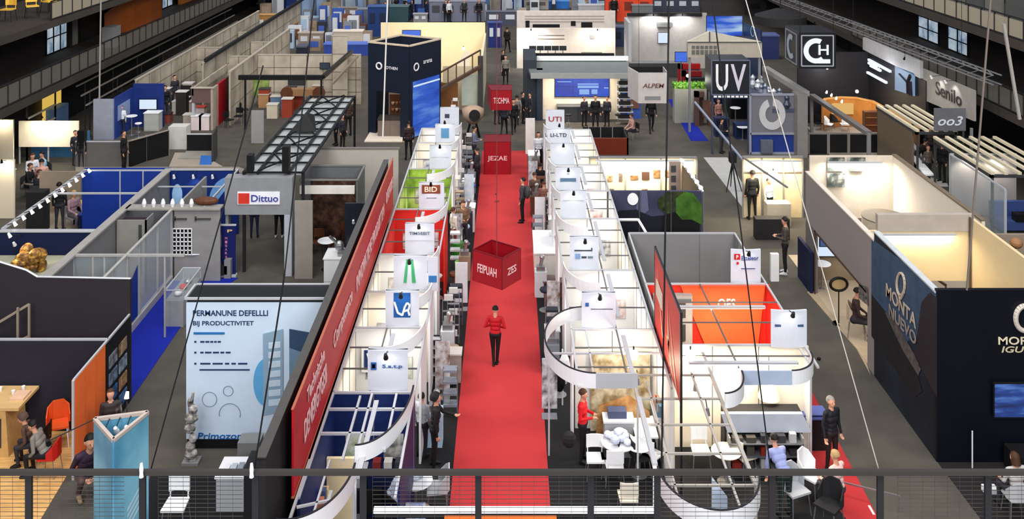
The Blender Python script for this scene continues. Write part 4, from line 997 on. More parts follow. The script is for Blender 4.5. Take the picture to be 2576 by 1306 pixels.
# glass walls of the grey booth
t = thing('glass_booth', 'glass fronted booth with slim silver posts between the charcoal wall and the grid window', 'booth', (-12.3, 29.5, 0))
g = MB()
fx = [-13.3, -12.6, -12.25, -11.75]
for x in (-13.3, -12.7, -12.35, -11.65, -10.5): g.bar((x, 29.2, 0), (x, 29.2, 2.5), .05)
g.bar((-13.4, 29.2, 2.52), (-9.9, 29.2, 2.52), .07); g.bar((-13.4, 28.0, 2.52), (-13.4, 29.2, 2.52), .06)
for y in (26.6, 28.3, 30.2, 31.8, 33.1): g.bar((-11.68, y, 0), (-11.68, y, 2.5), .06)
g.bar((-11.68, 26.3, 2.52), (-11.68, 33.1, 2.52), .09, .05); g.bar((-11.68, 26.3, .12), (-11.68, 33.1, .12), .12, .24)
g.build('glazing_frame', mat((172, 170, 166), .4), t)
MB().box(-13.3, -11.7, 29.19, 29.21, .05, 2.48).build('glass_pane', GLASS, t); MB().box(-11.69, -11.67, 26.3, 33.1, .24, 2.48).build('side_glass_pane', FROST, t)
b = MB(); b.add([(-11.64, 28.4, .3), (-11.64, 30.0, .3), (-11.64, 30.0, 1.9), (-11.64, 28.4, 1.0)], [(0, 1, 2, 3)]); b.build('blue_decal', ROYAL, t)
t = thing('white_bench', 'white rounded bench inside the glass fronted booth', 'bench', (-12.5, 27.4, 0)); MB().box(-12.6, -11.9, 27.0, 28.0, 0, .45).build('seat_block', WHITE, t); MB().box(-12.7, -12.6, 27.0, 28.0, 0, .85).build('backrest', WHITE, t)
X, Y = P(490, 700); tb = mk_table('white oval table before the white grid window', WHITE, .95, .38, DMETAL); put(tb, X, Y, scale=(1.15, .8, 1))
t = thing('sofa', 'dark grey sofa right of the white oval table', 'sofa', (*P(535, 700), 0)); X, Y = P(535, 702)
MB().box(X-.6, X+.5, Y, Y+.7, .15, .45).build('seat', SOFTBLACK, t); MB().box(X-.6, X+.5, Y+.6, Y+.8, .15, .85).build('backrest', BLACK, t); MB().box(X+.4, X+.62, Y, Y+.8, 0, .65).build('armrest', GREY, t)
# blue roll-up
X, Y = P(575, 695); t = board(X-.25, X+.25, Y, .06, 1.78, 'narrow dark blue roll-up banner with pink upright lettering', mat((20, 28, 90), .5), cat='banner', name='roll_up_banner', th=.02)
MB().box(X-.28, X+.28, Y-.1, Y+.12, 0, .07).build('foot', ALU, t); MB().box(X-.27, X+.27, Y-.03, Y+.04, 1.78, 1.83).build('top_bar', ALU, t)
for k, ch in enumerate('MEGARASIM'): lettering(t, ch, X-.08, Y-.02, .3+k*.13, .09, mat((206, 120, 160)), width=.08)
lettering(t, 'P', X+.05, Y-.02, 1.6, .1, mat((220, 180, 130)), width=.18)
# grey gateway sign
Y = 33.6; X0, X1 = -9.98, -7.6
t = thing('gateway_sign', 'grey box shaped gateway with a white and red lettered sign', 'gateway', (-8.8, Y, 0))
MB().box(X0, X1, Y, Y+.45, 2.17, 3.47).build('header_box', mat((136, 138, 142), .5), t)
MB().box(X1-.28, X1-.02, Y, Y+.3, 0, 2.17).build('right_leg', mat((172, 176, 184), .5), t); MB().box(X0, X0+.1, Y+.1, Y+.4, 0, 2.17).build('left_leg', GREY, t)
lx0, lx1, lz0, lz1 = XW(598, Y), XW(704, Y), ZT(514, Y), ZT(482, Y)
MB().box(lx0, lx1, Y-.03, Y, lz0, lz1).build('sign_plate', mat((236, 238, 244), .4), t)
MB().box(lx0+.03, lx0+.42, Y-.045, Y-.03, lz0+.03, lz1-.05).build('red_logo', mat((206, 54, 40)), t)
lettering(t, 'Dittuo', (lx0+lx1)/2+.22, Y-.05, (lz0+lz1)/2, .24, mat((60, 66, 150)), width=.95)
# translucent lighting roof behind it
t = thing('truss_canopy', 'long black truss canopy with pale translucent panels', 'canopy', (-8.3, 39.6, 3.5))
g = MB()
for x in (-9.4, -8.9, -7.8, -7.3):
    g.bar((x, 33.9, 3.55), (x, 45.4, 3.55), .09)
for k in range(11): y = 33.95+k*1.14; g.bar((-9.4, y, 3.55), (-7.3, y, 3.55), .06)
for k in range(5): y = 34+k*2.3; g.bar((-8.9, y, 3.6), (-7.8, y+2.2, 3.6), .05); g.bar((-7.8, y, 3.6), (-8.9, y+2.2, 3.6), .05)
g.build('truss_frame', BLACK, t)
for k in range(10):
    for x in (-9.38, -8.86, -7.78):
        MB().box(x, x+(.46 if x != -8.86 else 1.04), 34.0+k*1.14, 35.05+k*1.14, 3.44, 3.47).build('roof_panel', mat((178, 184, 184), .4, alpha=.8, var=0), t)
for x, y in ((-9.4, 34), (-7.3, 34), (-9.4, 45.4), (-7.3, 45.4)): MB().bar((x, y, 0), (x, y, 3.5), .1).build('post', DMETAL, t)
X, Y = P(716, 440, 3.55)
solo('ceiling_speaker', MB().box(X-.12, X+.12, Y+.1, Y+.4, 3.6, 4.5), BLACK, 'tall black box standing on the near end of the truss canopy', 'speaker')
X, Y = P(622, 440, 3.55)
solo('ceiling_speaker', MB().box(X-.05, X+.15, Y+.1, Y+.4, 3.6, 4.2), BLACK, 'short black box on the left corner of the truss canopy', 'speaker')
X, Y = P(765, 335, 3.55); b = MB(); b.add([(X-.5, Y, 3.6), (X+.5, Y, 3.6), (X+.1, Y+1.6, 3.9), (X-.3, Y+1.6, 3.9), (X, Y+.4, 4.3)], [(0, 1, 4), (1, 2, 4), (2, 3, 4), (3, 0, 4), (3, 2, 1, 0)])
solo('black_funnel', b, SOFTBLACK, 'black tapered lamp housing lying on the middle of the truss canopy', 'lamp')
# taupe wall, grey cabin, brown picture booth
t = thing('taupe_wall', 'tall smooth taupe wall behind the grey open cabin', 'wall', (-6.3, 38.7, 0))
MB().box(-8.3, -4.45, 38.7, 38.8, 0, 3.0).build('wall_panel', mat((172, 166, 158), .6, var=.02), t)
MB().box(-8.35, -4.4, 38.66, 38.84, 3.0, 3.04).build('top_edge', mat((110, 106, 100)), t)
t = thing('grey_cabin', 'open topped grey cabin with a white header bar', 'cabin', (-6.6, 35.6, 0))
for q in ((-7.6, -5.5, 36.6, 36.66), (-7.6, -7.54, 34.9, 36.6), (-5.56, -5.5, 34.9, 36.6)): MB().box(*q[:2], *q[2:], 0, 2.95).build('wall_panel', mat((98, 100, 104), .55), t)
MB().box(-7.6, -5.6, 34.78, 34.9, 2.5, 2.78).build('header_bar', mat((216, 212, 204), .5), t)
g = MB()
for a, b_ in (((-7.6, 34.9), (-7.6, 36.6)), ((-7.6, 36.6), (-5.5, 36.6)), ((-5.5, 34.9), (-5.5, 36.6)), ((-7.6, 34.9), (-5.5, 34.9))): g.bar((*a, 2.98), (*b_, 2.98), .06)
g.build('top_rail', mat((120, 118, 114), .5), t)
MB().box(-7.5, -5.6, 36.5, 36.58, 0, 2.5).build('brown_picture', mottled('brown_picture', [(30, 20, 16), (66, 44, 34), (96, 66, 50)], 5, .6, detail=8), t)
solo('standing_panel', MB().box(XW(741, 33.4), XW(786, 33.4), 33.4, 33.48, 0, 2.72), mat((142, 136, 128), .6), 'plain taupe upright panel right of the grey gateway', 'panel')
solo('standing_panel', MB().box(XW(868, 33.8), XW(940, 33.8), 33.8, 33.88, 0, 2.5), mat((20, 26, 40), .4), 'dark navy glossy panel beside the red banner', 'panel')
for k, py in enumerate((552, 618)):
    X, Y = XW(915, 33.7), 33.75; z = ZT(py, Y); arm_lamp((X+.25, Y, z+.02), (X-.35, Y-.15, z), '%s white arm lamp on the dark navy glossy panel' % ['upper', 'lower'][k], 0, headm=WHITE)
X, Y = P(840, 712); counter(X-.35, X+.75, Y, Y+.9, .85, WHITE, WHITE, 'white counter with a machine, left of the red banner')
MBm = MB(); MBm.box(X+.1, X+.6, Y+.15, Y+.5, .86, 1.0); MBm.ball((X+.1, Y+.5, 1.1), .18, .14, .18); MBm.tube((X+.1, Y+.5, 1.1), (X-.2, Y+.3, 1.5), .05)
solo('coffee_machine', MBm, METAL, 'silver machine on the white counter left of the red banner', 'machine')
t = mk_table('round white topped high table before the brown picture', WHITE, 1.05, .33, DMETAL); put(t, *P(822, 678))
for k, (px, py) in enumerate(((800, 640), (850, 660), (815, 600), (860, 610))):
    put(mk_chair('dark chair before the brown picture, %s' % ['front left', 'front right', 'back left', 'back right'][k], DWOOD, DMETAL), *P(px, py), rz=k*1.3)

# --- far left: blue booth, low cabinets, black panels
t = thing('blue_corner_booth', 'blue booth with a white end panel and a small picture on its side wall', 'booth', (-21, 52, 0))
MB().box(-22.0, -20.95, 50.6, 50.75, 0, 2.15).build('end_panel', mat((150, 154, 172), .6), t)
MB().box(-22.1, -21.95, 50.75, 53.2, 0, 2.2).build('blue_side_wall', mat((34, 58, 130), .6), t) if False else MB().box(-20.98, -20.88, 50.75, 53.2, 0, 2.2).build('blue_side_wall', mat((34, 58, 130), .6), t)
MB().box(-20.9, -19.2, 53.2, 53.3, 0, 2.4).build('blue_back_wall', mat((26, 48, 118), .6), t)
MB().box(-20.87, -20.84, 51.0, 52.6, .9, 1.7).build('picture', mat((130, 146, 186), .5), t)
X, Y = P(373, 322); tv(X, Y, ZT(262, Y), 1.0, .58, 'white lit screen on a stand in the blue booth', scr=SCREENW, stand=0)
X, Y = P(378, 330); counter(X-.35, X+.45, Y, Y+.6, 1.0, mat((170, 172, 168)), WHITE, 'pale counter beneath the white lit screen')
stool0 = mk_stool('white round bar stool', WHITE)
tb0 = mk_table('white high table in the blue booth', WHITE, 1.05, .3); put(tb0, *P(331, 340))
t, *_ = lowwall('low_wall', 'mid grey low wall below the blue booth', 190, 318, 358, 425, mat((104, 102, 100), .6))
X, Y = P(215, 425); t = thing('loudspeaker', 'black loudspeaker on a thin stand beside the mid grey low wall', 'speaker', (X, Y, 0)); MB().box(X-.17, X+.17, Y-.5, Y-.2, 1.45, 1.95).build('cabinet', BLACK, t); MB().tube((X+.1, Y-.35, 0), (X+.1, Y-.35, 1.45), .02).build('pole', METAL, t); MB().lathe((X+.1, Y-.35, 0), [(.25, 0), (.25, .02)], 12).build('base', METAL, t)
t = thing('black_partition', 'black panelled partition in two bays, behind the mid grey low wall', 'partition', (*P(370, 405), 0))
p0 = P(322, 422); p1 = P(368, 405); p2 = P(424, 391)
for a, b_ in ((p0, p1), (p1, p2)): MB().ribbon([a, b_], 0, 1.25, .08).build('black_panel', BLACK, t)
g = MB(); g.bar((*p0, 1.27), (*p2, 1.27), .06)
for q in (p0, p1, p2): g.bar((*q, 0), (*q, 1.27), .07)
g.build('panel_frame', mat((150, 140, 130), .5), t)
t, X0, X1, Y, z = lowwall('black_cabin', 'open black box stand with an angled side', 470, 545, 339, 392, BLACK)
q = P(576, 375); MB().ribbon([(X1, Y), (q[0], Y-1.6)], 0, 1.5, .08).build('angled_panel', DGREY, t); MB().box(X0, X1, Y-1.2, Y-.0, 0, .25).build('plinth', mat((150, 146, 138)), t)
X, Y = P(500, 424); b = MB(); b.add([(X, Y, 0), (X+.6, Y, 0), (X+.6, Y, .6), (X+.1, Y, .62)], [(0, 1, 2, 3)]); b.add([(X, Y+.05, 0), (X+.6, Y+.05, 0), (X+.6, Y+.05, .6), (X+.1, Y+.05, .62)], [(3, 2, 1, 0)]); solo('blue_placard', b, mat((60, 120, 210), .4), 'bright blue placard leaning before the open black box stand', 'placard')
solo('low_cabinet', MB().box(*sorted((XW(425, 49), XW(470, 49))), 48.9, 49.6, 0, 1.15), mat((206, 204, 198), .5), 'white cabinet between the two black stands on the left', 'cabinet')
solo('low_platform', MB().prism([P(425, 428), P(560, 428), P(500, 393), P(440, 393)], 0, .18), mat((160, 150, 136), .7), 'beige platform before the white cabinet on the left', 'platform')
solo('low_platform', MB().prism([P(190, 440), P(640, 440), P(600, 425), P(190, 425)], 0, .1), mat((140, 132, 122), .7), 'long grey beige platform behind the royal blue wall', 'platform')
# lit cream booth under the gallery
t = thing('cream_booth', 'brightly lit cream booth under the lower left gallery', 'booth', (-23, 46, 0))
MB().box(-24.6, -23.5, 45.3, 45.4, 0, 2.45).build('near_wall', CREAM, t); MB().box(-23.8, -20.9, 46.4, 46.5, .85, 2.1).build('lit_header', mat((250, 238, 214), .5), t)
MB().box(-23.8, -20.9, 47.6, 47.7, 0, 1.3).build('blue_wall', mat((60, 110, 150), .5), t)
for x in (-23.8, -22.4, -20.95): MB().bar((x, 46.5, 0), (x, 46.5, .9), .06).build('leg', ALU, t)
t = thing('lit_niche', 'yellow lit niche under the lower left gallery', 'niche', (-25, 52.6, 0)); MB().box(-25.2, -25.1, 51.6, 53.6, .3, 3.0).build('back_panel', mat((236, 196, 90), emit=.8), t); MB().box(-25.1, -24.6, 51.8, 53.4, 0, 1.3).build('blue_desk', mat((90, 120, 160)), t)
arm_lamp((-22.4, 46.3, 2.12), (-22.4, 45.8, 2.5), 'spotlight above the lit cream header', 160, aim=(-22.3, 46.4, 1.4), cone=2.4, color=(1, .88, .68))
arm_lamp((-24.0, 45.3, 2.46), (-24.0, 44.8, 2.7), 'spotlight on the cream wall at the left edge', 60, aim=(-24.0, 45.3, 1.4), cone=2.2, color=(1, .88, .68))
X, Y = P(50, 490); t = counter(X-1.6, X-.6, Y, Y+.8, .9, CREAM, WHITE, 'cream counter at the left edge below the lit cream booth')
t = thing('cream_partition', 'cream partition with a small wall lamp at the left edge', 'wall', (-20.6, 39, 0)); MB().box(-21.4, -20.3, 39.2, 39.3, 0, 2.4).build('wall_panel', CREAM, t)
arm_lamp((-20.6, 39.15, 2.4), (-20.6, 38.8, 2.5), 'small lamp on the cream partition at the left edge', 40, aim=(-20.7, 39.2, 1.2), cone=2, color=(1, .85, .6))

# --- beige panelled stands in the left distance
tile = mottled('beige_panelling', [(150, 138, 122), (176, 166, 150), (192, 182, 166)], .8, .6)
seam = mat((112, 102, 90), .6)
def tiled(name, label, x0, x1, y0, y1, h, step=1.0, rows=3, open_end=False, roof=False):
    """panelled wall along y (x0==x1) or along x (y0==y1)"""
    t = thing(name, label, 'wall', ((x0+x1)/2, (y0+y1)/2, 0)); k = MB()
    if x0 == x1:
        MB().box(x0-.06, x0+.06, y0, y1, 0, h).build('wall_panel', tile, t)
        y = y0
        while y < y1: k.box(x0+.06, x0+.075, y-.02, y+.02, 0, h); y += step
        for j in range(1, rows): k.box(x0+.06, x0+.075, y0, y1, h*j/rows-.015, h*j/rows+.015)
        MB().box(x0-.09, x0+.09, y0, y1, h, h+.05).build('top_edge', mat((178, 168, 154), .5), t)
    else:
        MB().box(x0, x1, y0-.06, y0+.06, 0, h).build('wall_panel', tile, t)
        x = x0
        while x < x1: k.box(x-.02, x+.02, y0-.075, y0-.06, 0, h); x += step
        for j in range(1, rows): k.box(x0, x1, y0-.075, y0-.06, h*j/rows-.015, h*j/rows+.015)
        MB().box(x0, x1, y0-.09, y0+.09, h, h+.05).build('top_edge', mat((178, 168, 154), .5), t)
    k.build('panel_seam', seam, t); return t
tiled('panelled_wall', 'long beige panelled wall nearest the left gallery', -20.9, -20.9, 53.6, 80, 2.5, 1.8)
tiled('panelled_wall', 'long beige panelled wall second from the left gallery', -17.9, -17.9, 56, 82, 3.0, 2.2)
t = thing('dark_beam', 'long dark beam above the second beige panelled wall', 'beam', (-17.7, 68, 3.0)); MB().box(-17.85, -17.65, 56, 84, 3.06, 3.25).build('beam_rail', SOFTBLACK, t)
tiled('panelled_wall', 'long beige panelled wall third from the left gallery', -15.6, -15.6, 53.5, 68, 3.0, 2.4)
tiled('panelled_wall', 'wide beige panelled wall with a small screen, left of the navy tower', -15.3, -9.0, 58.4, 58.4, 3.0, 1.0, 4)
tiled('panelled_wall', 'narrow beige panelled column beside the blue banner', -10.6, -9.7, 57.6, 57.6, 4.3, .9, 4)
for k, (x, y) in enumerate(((-20, 64), (-18.6, 70), (-16.9, 61), (-16.6, 66))):
    tiled('cross_wall', 'short beige cross wall between the long panelled walls, %s from the left' % ['first', 'second', 'third', 'fourth'][k], x-1.2, x+.8, y, y, 2.4, .9)
tv(XW(817, 58.2), 58.25, ZT(166, 58.2), .62, .4, 'small dark screen high on the wide beige panelled wall', scr=mat((60, 80, 110), emit=.3))
tv(XW(745, 58.2), 58.25, ZT(205, 58.2), 1.0, .45, 'dark framed monitor over the brown bench of the wide beige wall', scr=mat((50, 60, 60), emit=.3))
X, Y = XW(762, 56.6), 56.6; t = thing('display_bench', 'brown bench with round wheels against the wide beige wall', 'bench', (X, Y, 0)); MB().box(X-.9, X+.9, Y, Y+.5, .9, 1.3).build('bench_top', mat((150, 112, 80)), t)
for s in (-1, 1): b = MB(); b.tube((X+s*.95, Y-.1, 1.1), (X+s*.95, Y+.1, 1.1), .36, n=20); b.build('wheel', DWOOD, t); MB().box(X+s*.7-.05, X+s*.7+.05, Y+.1, Y+.4, 0, .9).build('leg', DWOOD, t)
X, Y = XW(660, 58.2), 58.28; solo('wall_picture', MB().box(X-.7, X+.4, Y-.03, Y, .5, 1.5), mottled('meadow_print', [(96, 120, 50), (150, 170, 96)], 3, .5), 'green meadow picture on the wide beige wall', 'picture')
t = thing('black_gantry', 'straight black gantry before the wide beige wall', 'beam', (-12, 52.6, 0)); MB().box(XW(600, 52.6), XW(812, 52.6), 52.55, 52.75, 2.75, 3.0).build('beam_rail', BLACK, t)
MB().bar((XW(812, 52.6), 52.65, 2.9), (XW(885, 58), 57.9, 3.3), .2).build('raking_rail', BLACK, t); MB().bar((XW(836, 51), 51, 2.9), (XW(900, 57), 57, 3.2), .12).build('raking_rail', mat((130, 116, 100)), t)
for x in (-14.5, -10.3): MB().bar((x, 52.65, 0), (x, 52.65, 2.8), .1).build('post', BLACK, t)
r = random.Random(8)
for k in range(12):
    X, Y = P(r.uniform(650, 800), r.uniform(262, 300)); c = r.choice([(150, 60, 40), (200, 190, 170), (60, 60, 66), (96, 120, 150), (170, 130, 90)])
    counter(X-.3, X+.3, Y, Y+.5, r.uniform(.7, 1.3), mat(c), mat(r.choice([(200, 196, 186), (60, 60, 62)])), '%s small display stand in the clutter under the black gantry, counted from the left rear' % ORD[k].replace('nearest', 'first'), door=False, name='display_stand')['group'] = 'display stands under the gantry'
solo('grey_upright', MB().box(XW(632, 50), XW(663, 50), 50, 50.1, 0, 1.7), mat((150, 150, 150)), 'blank pale grey board at the left end of the black gantry', 'board')
# red and brown kiosk
Y = 52.5
t = thing('kiosk', 'open topped kiosk with brown panels and a red side sign', 'kiosk', (-16, 53.5, 0))
x0, x1, x2 = XW(482, Y), XW(530, Y), XW(600, 57)
MB().box(x0, x1, Y, Y+.1, 1.5, 2.3).build('brown_panel', mat((104, 82, 80), .6), t); MB().box(x0, x0+.15, Y, Y+.3, 0, 1.5).build('leg', LGREY, t)
MB().box(x1, x1+.12, Y, Y+1.0, 0, 2.3).build('post_panel', mat((170, 156, 142)), t)
MB().box(x1+.02, x1+.14, Y+1.0, Y+2.4, 0, 2.32).build('red_sign', mat((176, 26, 40), .5), t); MB().box(x1, x1+.12, Y+2.4, Y+6.5, 0, 2.32).build('grey_side', mat((84, 76, 76), .6), t)
MB().box(x0, x0+.1, Y, Y+6.5, 1.9, 2.34).build('left_rail', tile, t); MB().box(x0, x1+.12, Y+6.4, Y+6.5, 0, 2.34).build('back_wall', tile, t); MB().box(x0-.05, x1+.2, Y-.05, Y+.15, 2.3, 2.36).build('top_rail', tile, t)
b = MB(); b.bar((x1+.2, Y+3.4, 1.2), (x1+.2, Y+5.4, 1.6), .05); b.build('white_arm', WHITE, t)
for k, (px, py) in enumerate(((492, 328), (512, 328), (500, 305))):
    X, Y_ = P(px, py); counter(X-.25, X+.3, Y_, Y_+.5, .8, mat((220, 206, 206)), mat((200, 70, 60)) if k == 2 else WHITE, '%s counter in front of the open topped kiosk' % ['left white', 'right white', 'red topped'][k], door=False)
# ================================================================ middle distance, straight ahead
# red lantern cubes over the runner
def mark_strokes(r, x0, x1, z0, z1, n): return [(x0+(x1-x0)*k/n, x0+(x1-x0)*(k+.7)/n, z0+(z1-z0)*r.random()*.3, z1-(z1-z0)*r.random()*.3) for k in range(n)]
def red_cube(label, pts, z0, z1, txt, sides, wires, open_top=True, capm=None):
    c = (sum(p[0] for p in pts)/4, sum(p[1] for p in pts)/4)
    t = thing('lantern_cube', label, 'lantern', (c[0], c[1], z0)); rm = mat((150, 14, 28), .5, var=.05)
    for i in range(4): MB().ribbon([pts[i], pts[(i+1) % 4]], z0, z1, .02).build('side_panel', rm, t)
    MB().prism(pts, (z0+.02) if open_top else z1-.01, (z0+.03) if open_top else z1).build('top_cover' if not open_top else 'bottom_cover', mat((112, 30, 38), .6), t)
    g = MB()
    for i in range(4): g.bar((*pts[i], z1), (*pts[(i+1) % 4], z1), .03); g.bar((*pts[i], z0), (*pts[i], z1), .03)
    g.build('cube_frame', mat((110, 10, 20), .5), t)
    for (i, s, ww, hh) in sides:
        a, b_ = Vector(pts[i]), Vector(pts[(i+1) % 4]); m_ = (a+b_)/2; d = (b_-a); ang = math.atan2(d.y, d.x)
        nrm = Vector((d.y, -d.x)).normalized()*.02; m_ = m_+nrm
        lettering(t, s, m_.x, m_.y, z0+(z1-z0)*.48, hh, mat((232, 190, 190), .4), rz=ang, width=ww)
    if wires:
        b = MB(); b.tube((c[0], c[1], z0 if open_top else z1), (c[0], c[1], wires), .012); b.build('hanging_rod', mat((110, 60, 60)), t)
    return t
zb = 2.6
f_ = P(1263, 730, zb); YY = f_[1]; s_ = F/YY
L_ = (f_[0]-75/s_, f_[1]+47/s_*1.2); R_ = (f_[0]+47/s_, f_[1]+75/s_*.85); B_ = (L_[0]+R_[0]-f_[0], L_[1]+R_[1]-f_[1])
red_cube('large open red lantern cube hanging over the red carpet', [L_, f_, R_, B_], zb, zb+.88, '', [(0, 'FEIPUAH', .68, .24), (1, 'ZES', .42, .2)], ZT(570, YY+.4)+6)
x0, y0 = P(1218, 440, 0); x1 = XW(1284, y0)
red_cube('closed red cube standing at the far end of the red carpet', [(x0, y0), (x1, y0), (x1+.02, y0+1.2), (x0, y0+1.2)], .02, 1.55, '', [(0, 'JEZAE', .92, .27)], 0, False)
x0, y0 = P(1236, 277, 2.2); x1 = XW(1287, y0)
red_cube('distant red cube with white lettering over the grey aisle', [(x0, y0), (x1, y0), (x1-.0, y0+1.2), (x0-.2, y0+1.2)], 2.2, 3.2, '', [(0, 'TECHMA', .8, .3)], 9, False)
# navy tower
near, left, right, back = (-5.25, 50.8), (-7.6, 52.0), (-3.75, 53.0), (-6.1, 54.2); TZ = 4.95
t = thing('navy_tower', 'tall dark navy tower with open top and white ring logos', 'tower', (-5.6, 52.5, 0)); tn = mat((26, 34, 50), .5, var=.03, scale=.5)
MB().ribbon([left, near], 2.35, TZ, .08).build('left_face', tn, t); MB().ribbon([near, right], 0, TZ, .08).build('right_face', tn, t)
MB().ribbon([right, back], 2.3, TZ, .08).build('back_face', tn, t); MB().ribbon([back, left], 0, TZ, .08).build('far_left_face', tn, t)
MB().ribbon([left, (left[0]+.45, left[1]-.23)], 0, 2.35, .08).build('left_column', tn, t); MB().ribbon([(near[0]-.5, near[1]+.25), near], 0, 2.35, .08).build('right_column', tn, t)
g = MB()
for a, b_ in ((left, near), (near, right), (right, back), (back, left)): g.bar((*a, TZ), (*b_, TZ), .14, .08)
g.build('rim', mat((206, 190, 166), .5), t)
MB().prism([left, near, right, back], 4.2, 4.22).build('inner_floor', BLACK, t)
def ringlogo(t, c, ang, r_, z, m):
    n = 20; b = MB(); u = Vector((math.cos(ang), math.sin(ang), 0)); b.path([tuple(Vector((*c, z))+u*r_*math.cos(2*PI*i/n)+Vector((0, 0, r_*math.sin(2*PI*i/n)))) for i in range(n+1)], .045, 6); b.build('ring_logo', m, t)
angL = math.atan2(near[1]-left[1], near[0]-left[0]); angR = math.atan2(right[1]-near[1], right[0]-near[0])
ringlogo(t, (-6.98, 51.60), angL, .17, 3.72, WHITE); lettering(t, 'OTHEN', -6.25, 51.22, 3.68, .16, WHITE, rz=angL, width=.75)
ringlogo(t, (-4.93, 51.22), angR, .19, 3.75, WHITE); lettering(t, 'arena', -4.38, 52.02, 3.9, .18, WHITE, rz=angR, width=.75)
q0 = Vector(near)+(Vector(right)-Vector(near))*.08; q1 = Vector(near)+(Vector(right)-Vector(near))*.92; off = Vector((math.sin(angR), -math.cos(angR)))*.07
MB().ribbon([tuple(q0+off), tuple(q1+off)], .05, 3.0, .04).build('lit_panel', mottled('blue_lit_panel', [(24, 66, 180), (50, 104, 220), (110, 156, 240)], .9, .3, emit=.75, stretch=(.4, .4, 2.4)), t)
MB().ribbon([tuple(q0+off*1.6), tuple(q1+off*1.6)], 2.72, 2.8, .02).build('white_strip', SCREENW, t)
MB().box(-7.0, -5.6, 53.3, 53.4, 0, 2.3).build('inner_wall', mat((176, 160, 140)), t)
pt_lamp(-6.2, 52.4, 3.6, 90, 'warm lamp inside the foot of the navy tower', (1, .85, .65), drop=.6)
X, Y = P(983, 345); counter(XW(950, Y), XW(1013, Y), Y, Y+1.0, .95, mat((118, 104, 96)), mat((50, 46, 46)), 'taupe reception counter at the foot of the navy tower')
r = random.Random(31)
for k in range(6): solo('pastry_basket', MB().lathe((-6.35+.22*(k % 3), 52.6, 1.05+.35*(k//3)), [(.06, 0), (.1, .1), (.09, .14)], 10), mat(r.choice([(170, 110, 70), (200, 170, 140), (120, 70, 50)])), '%s basket of the %s shelf inside the navy tower' % (['left', 'middle', 'right'][k % 3], ['lower', 'upper'][k//3]), 'basket', 'baskets inside the navy tower')
solo('wall_rack', MB().box(-6.55, -5.7, 52.75, 52.85, 0, 1.9), DWOOD, 'dark brown rack inside the foot of the navy tower', 'rack')
# cream room with stairs
t = thing('cream_room', 'large cream walled room behind the navy tower', 'booth', (-5, 64, 0))
MB().box(-8.6, -1.55, 64.5, 64.65, 0, 4.0).build('back_wall', mat((226, 210, 172), .6, var=.02), t); MB().box(-1.62, -1.48, 55.5, 64.5, 0, 3.3).build('right_wall', mat((222, 212, 184), .6), t)
MB().box(-1.75, -1.45, 55.3, 55.6, 0, 3.5).build('right_post', DGREY, t); MB().box(-3.9, -1.6, 57.0, 57.1, 0, 2.6).build('low_wall', mat((206, 190, 160)), t)
MB().box(-4.1, -2.9, 55.2, 55.3, 0, 2.0).build('brown_door', mat((130, 84, 48), .5), t); MB().box(-2.7, -1.8, 55.6, 55.7, .6, 2.4).build('pale_window', mat((176, 184, 170), .4), t)
b = MB(); b.add([(-3.3, 57.5, 2.3), (-2.3, 57.5, 2.3), (-2.3, 57.5, 3.4), (-2.6, 57.5, 3.4)], [(0, 1, 2, 3)]); b.build('stair_side', creamw, t)
g = MB(); a = Vector((-3.8, 53.0, 2.1)); b_ = Vector((-1.6, 55.2, 2.95)); g.bar(a, b_, .18); g.bar(a+Vector((0, 0, .95)), b_+Vector((0, 0, .95)), .08)
for k in range(6): p = a.lerp(b_, k/5); g.bar(p, p+Vector((0, 0, .95)), .07)
g.build('stair_railing', mat((86, 66, 52), .5), t)
tv(XW(1035, 64.3), 64.45, ZT(85, 64.4), 1.25, .5, 'blue lit screen on the cream back wall')
pt_lamp(-5, 61, 3.4, 260, 'ceiling lamp in the large cream room', (1, .88, .66)); pt_lamp(-2.8, 60, 3.0, 120, 'small lamp by the stairs of the cream room', (1, .88, .66))
# spotlight kiosk by the aisle
X, Y = P(1190, 345); t = thing('drum_kiosk', 'tan cone shaped stand with a black disc on dark legs in the centre aisle', 'stand', (X, Y, 0))
b = MB(); b.lathe((X, Y, .75), [(.25, 0), (.55, .35), (.6, .75), (.3, .9)], 22); b.build('cone_body', mat((176, 150, 128)), t, smooth=True)
b = MB(); b.tube((X+.1, Y-.5, 1.3), (X+.1, Y-.62, 1.3), .3, n=22); b.build('round_disc', SOFTBLACK, t)
for s in (-1, 1): MB().bar((X+s*.15, Y, .8), (X+s*.35, Y-.1, 0), .09).build('leg', BLACK, t)
# blue video wall stand
Y = 54.8
t = thing('video_stand', 'white fronted stand with dark roof around the blue video wall', 'booth', (4.3, 56, 0))
MB().box(XW(1365, Y), XW(1560, Y), Y, Y+.15, 0, 2.65).build('front_wall', mat((222, 210, 190), .6), t)
MB().box(XW(1318, Y), XW(1350, Y), Y, Y+3.5, 0, 3.4).build('left_block', mat((48, 54, 62), .5), t); MB().box(XW(1350, Y), XW(1365, Y), Y-.3, Y+.2, 0, 2.9).build('left_column', mat((40, 50, 64)), t)
b = MB(); b.prism([(XW(1335, 53.5), 53.4), (XW(1585, 53.5), 53.4), (XW(1575, 57.5), 57.6), (XW(1318, 57.5), 57.6)], 2.72, 2.9); b.build('roof_slab', mat((110, 116, 116), .5), t)
MB().box(XW(1335, 53.4), XW(1580, 53.4), 53.35, 53.45, 2.65, 2.95).build('roof_edge', mat((150, 152, 150), .4), t); MB().box(XW(1350, 57), XW(1580, 57), 56.9, 57.1, 2.95, 3.2).build('white_beam', WHITE, t)
MB().box(XW(1318, 58.4), XW(1545, 58.4), 58.3, 58.5, 2.2, 3.1).build('black_ledge', BLACK, t)
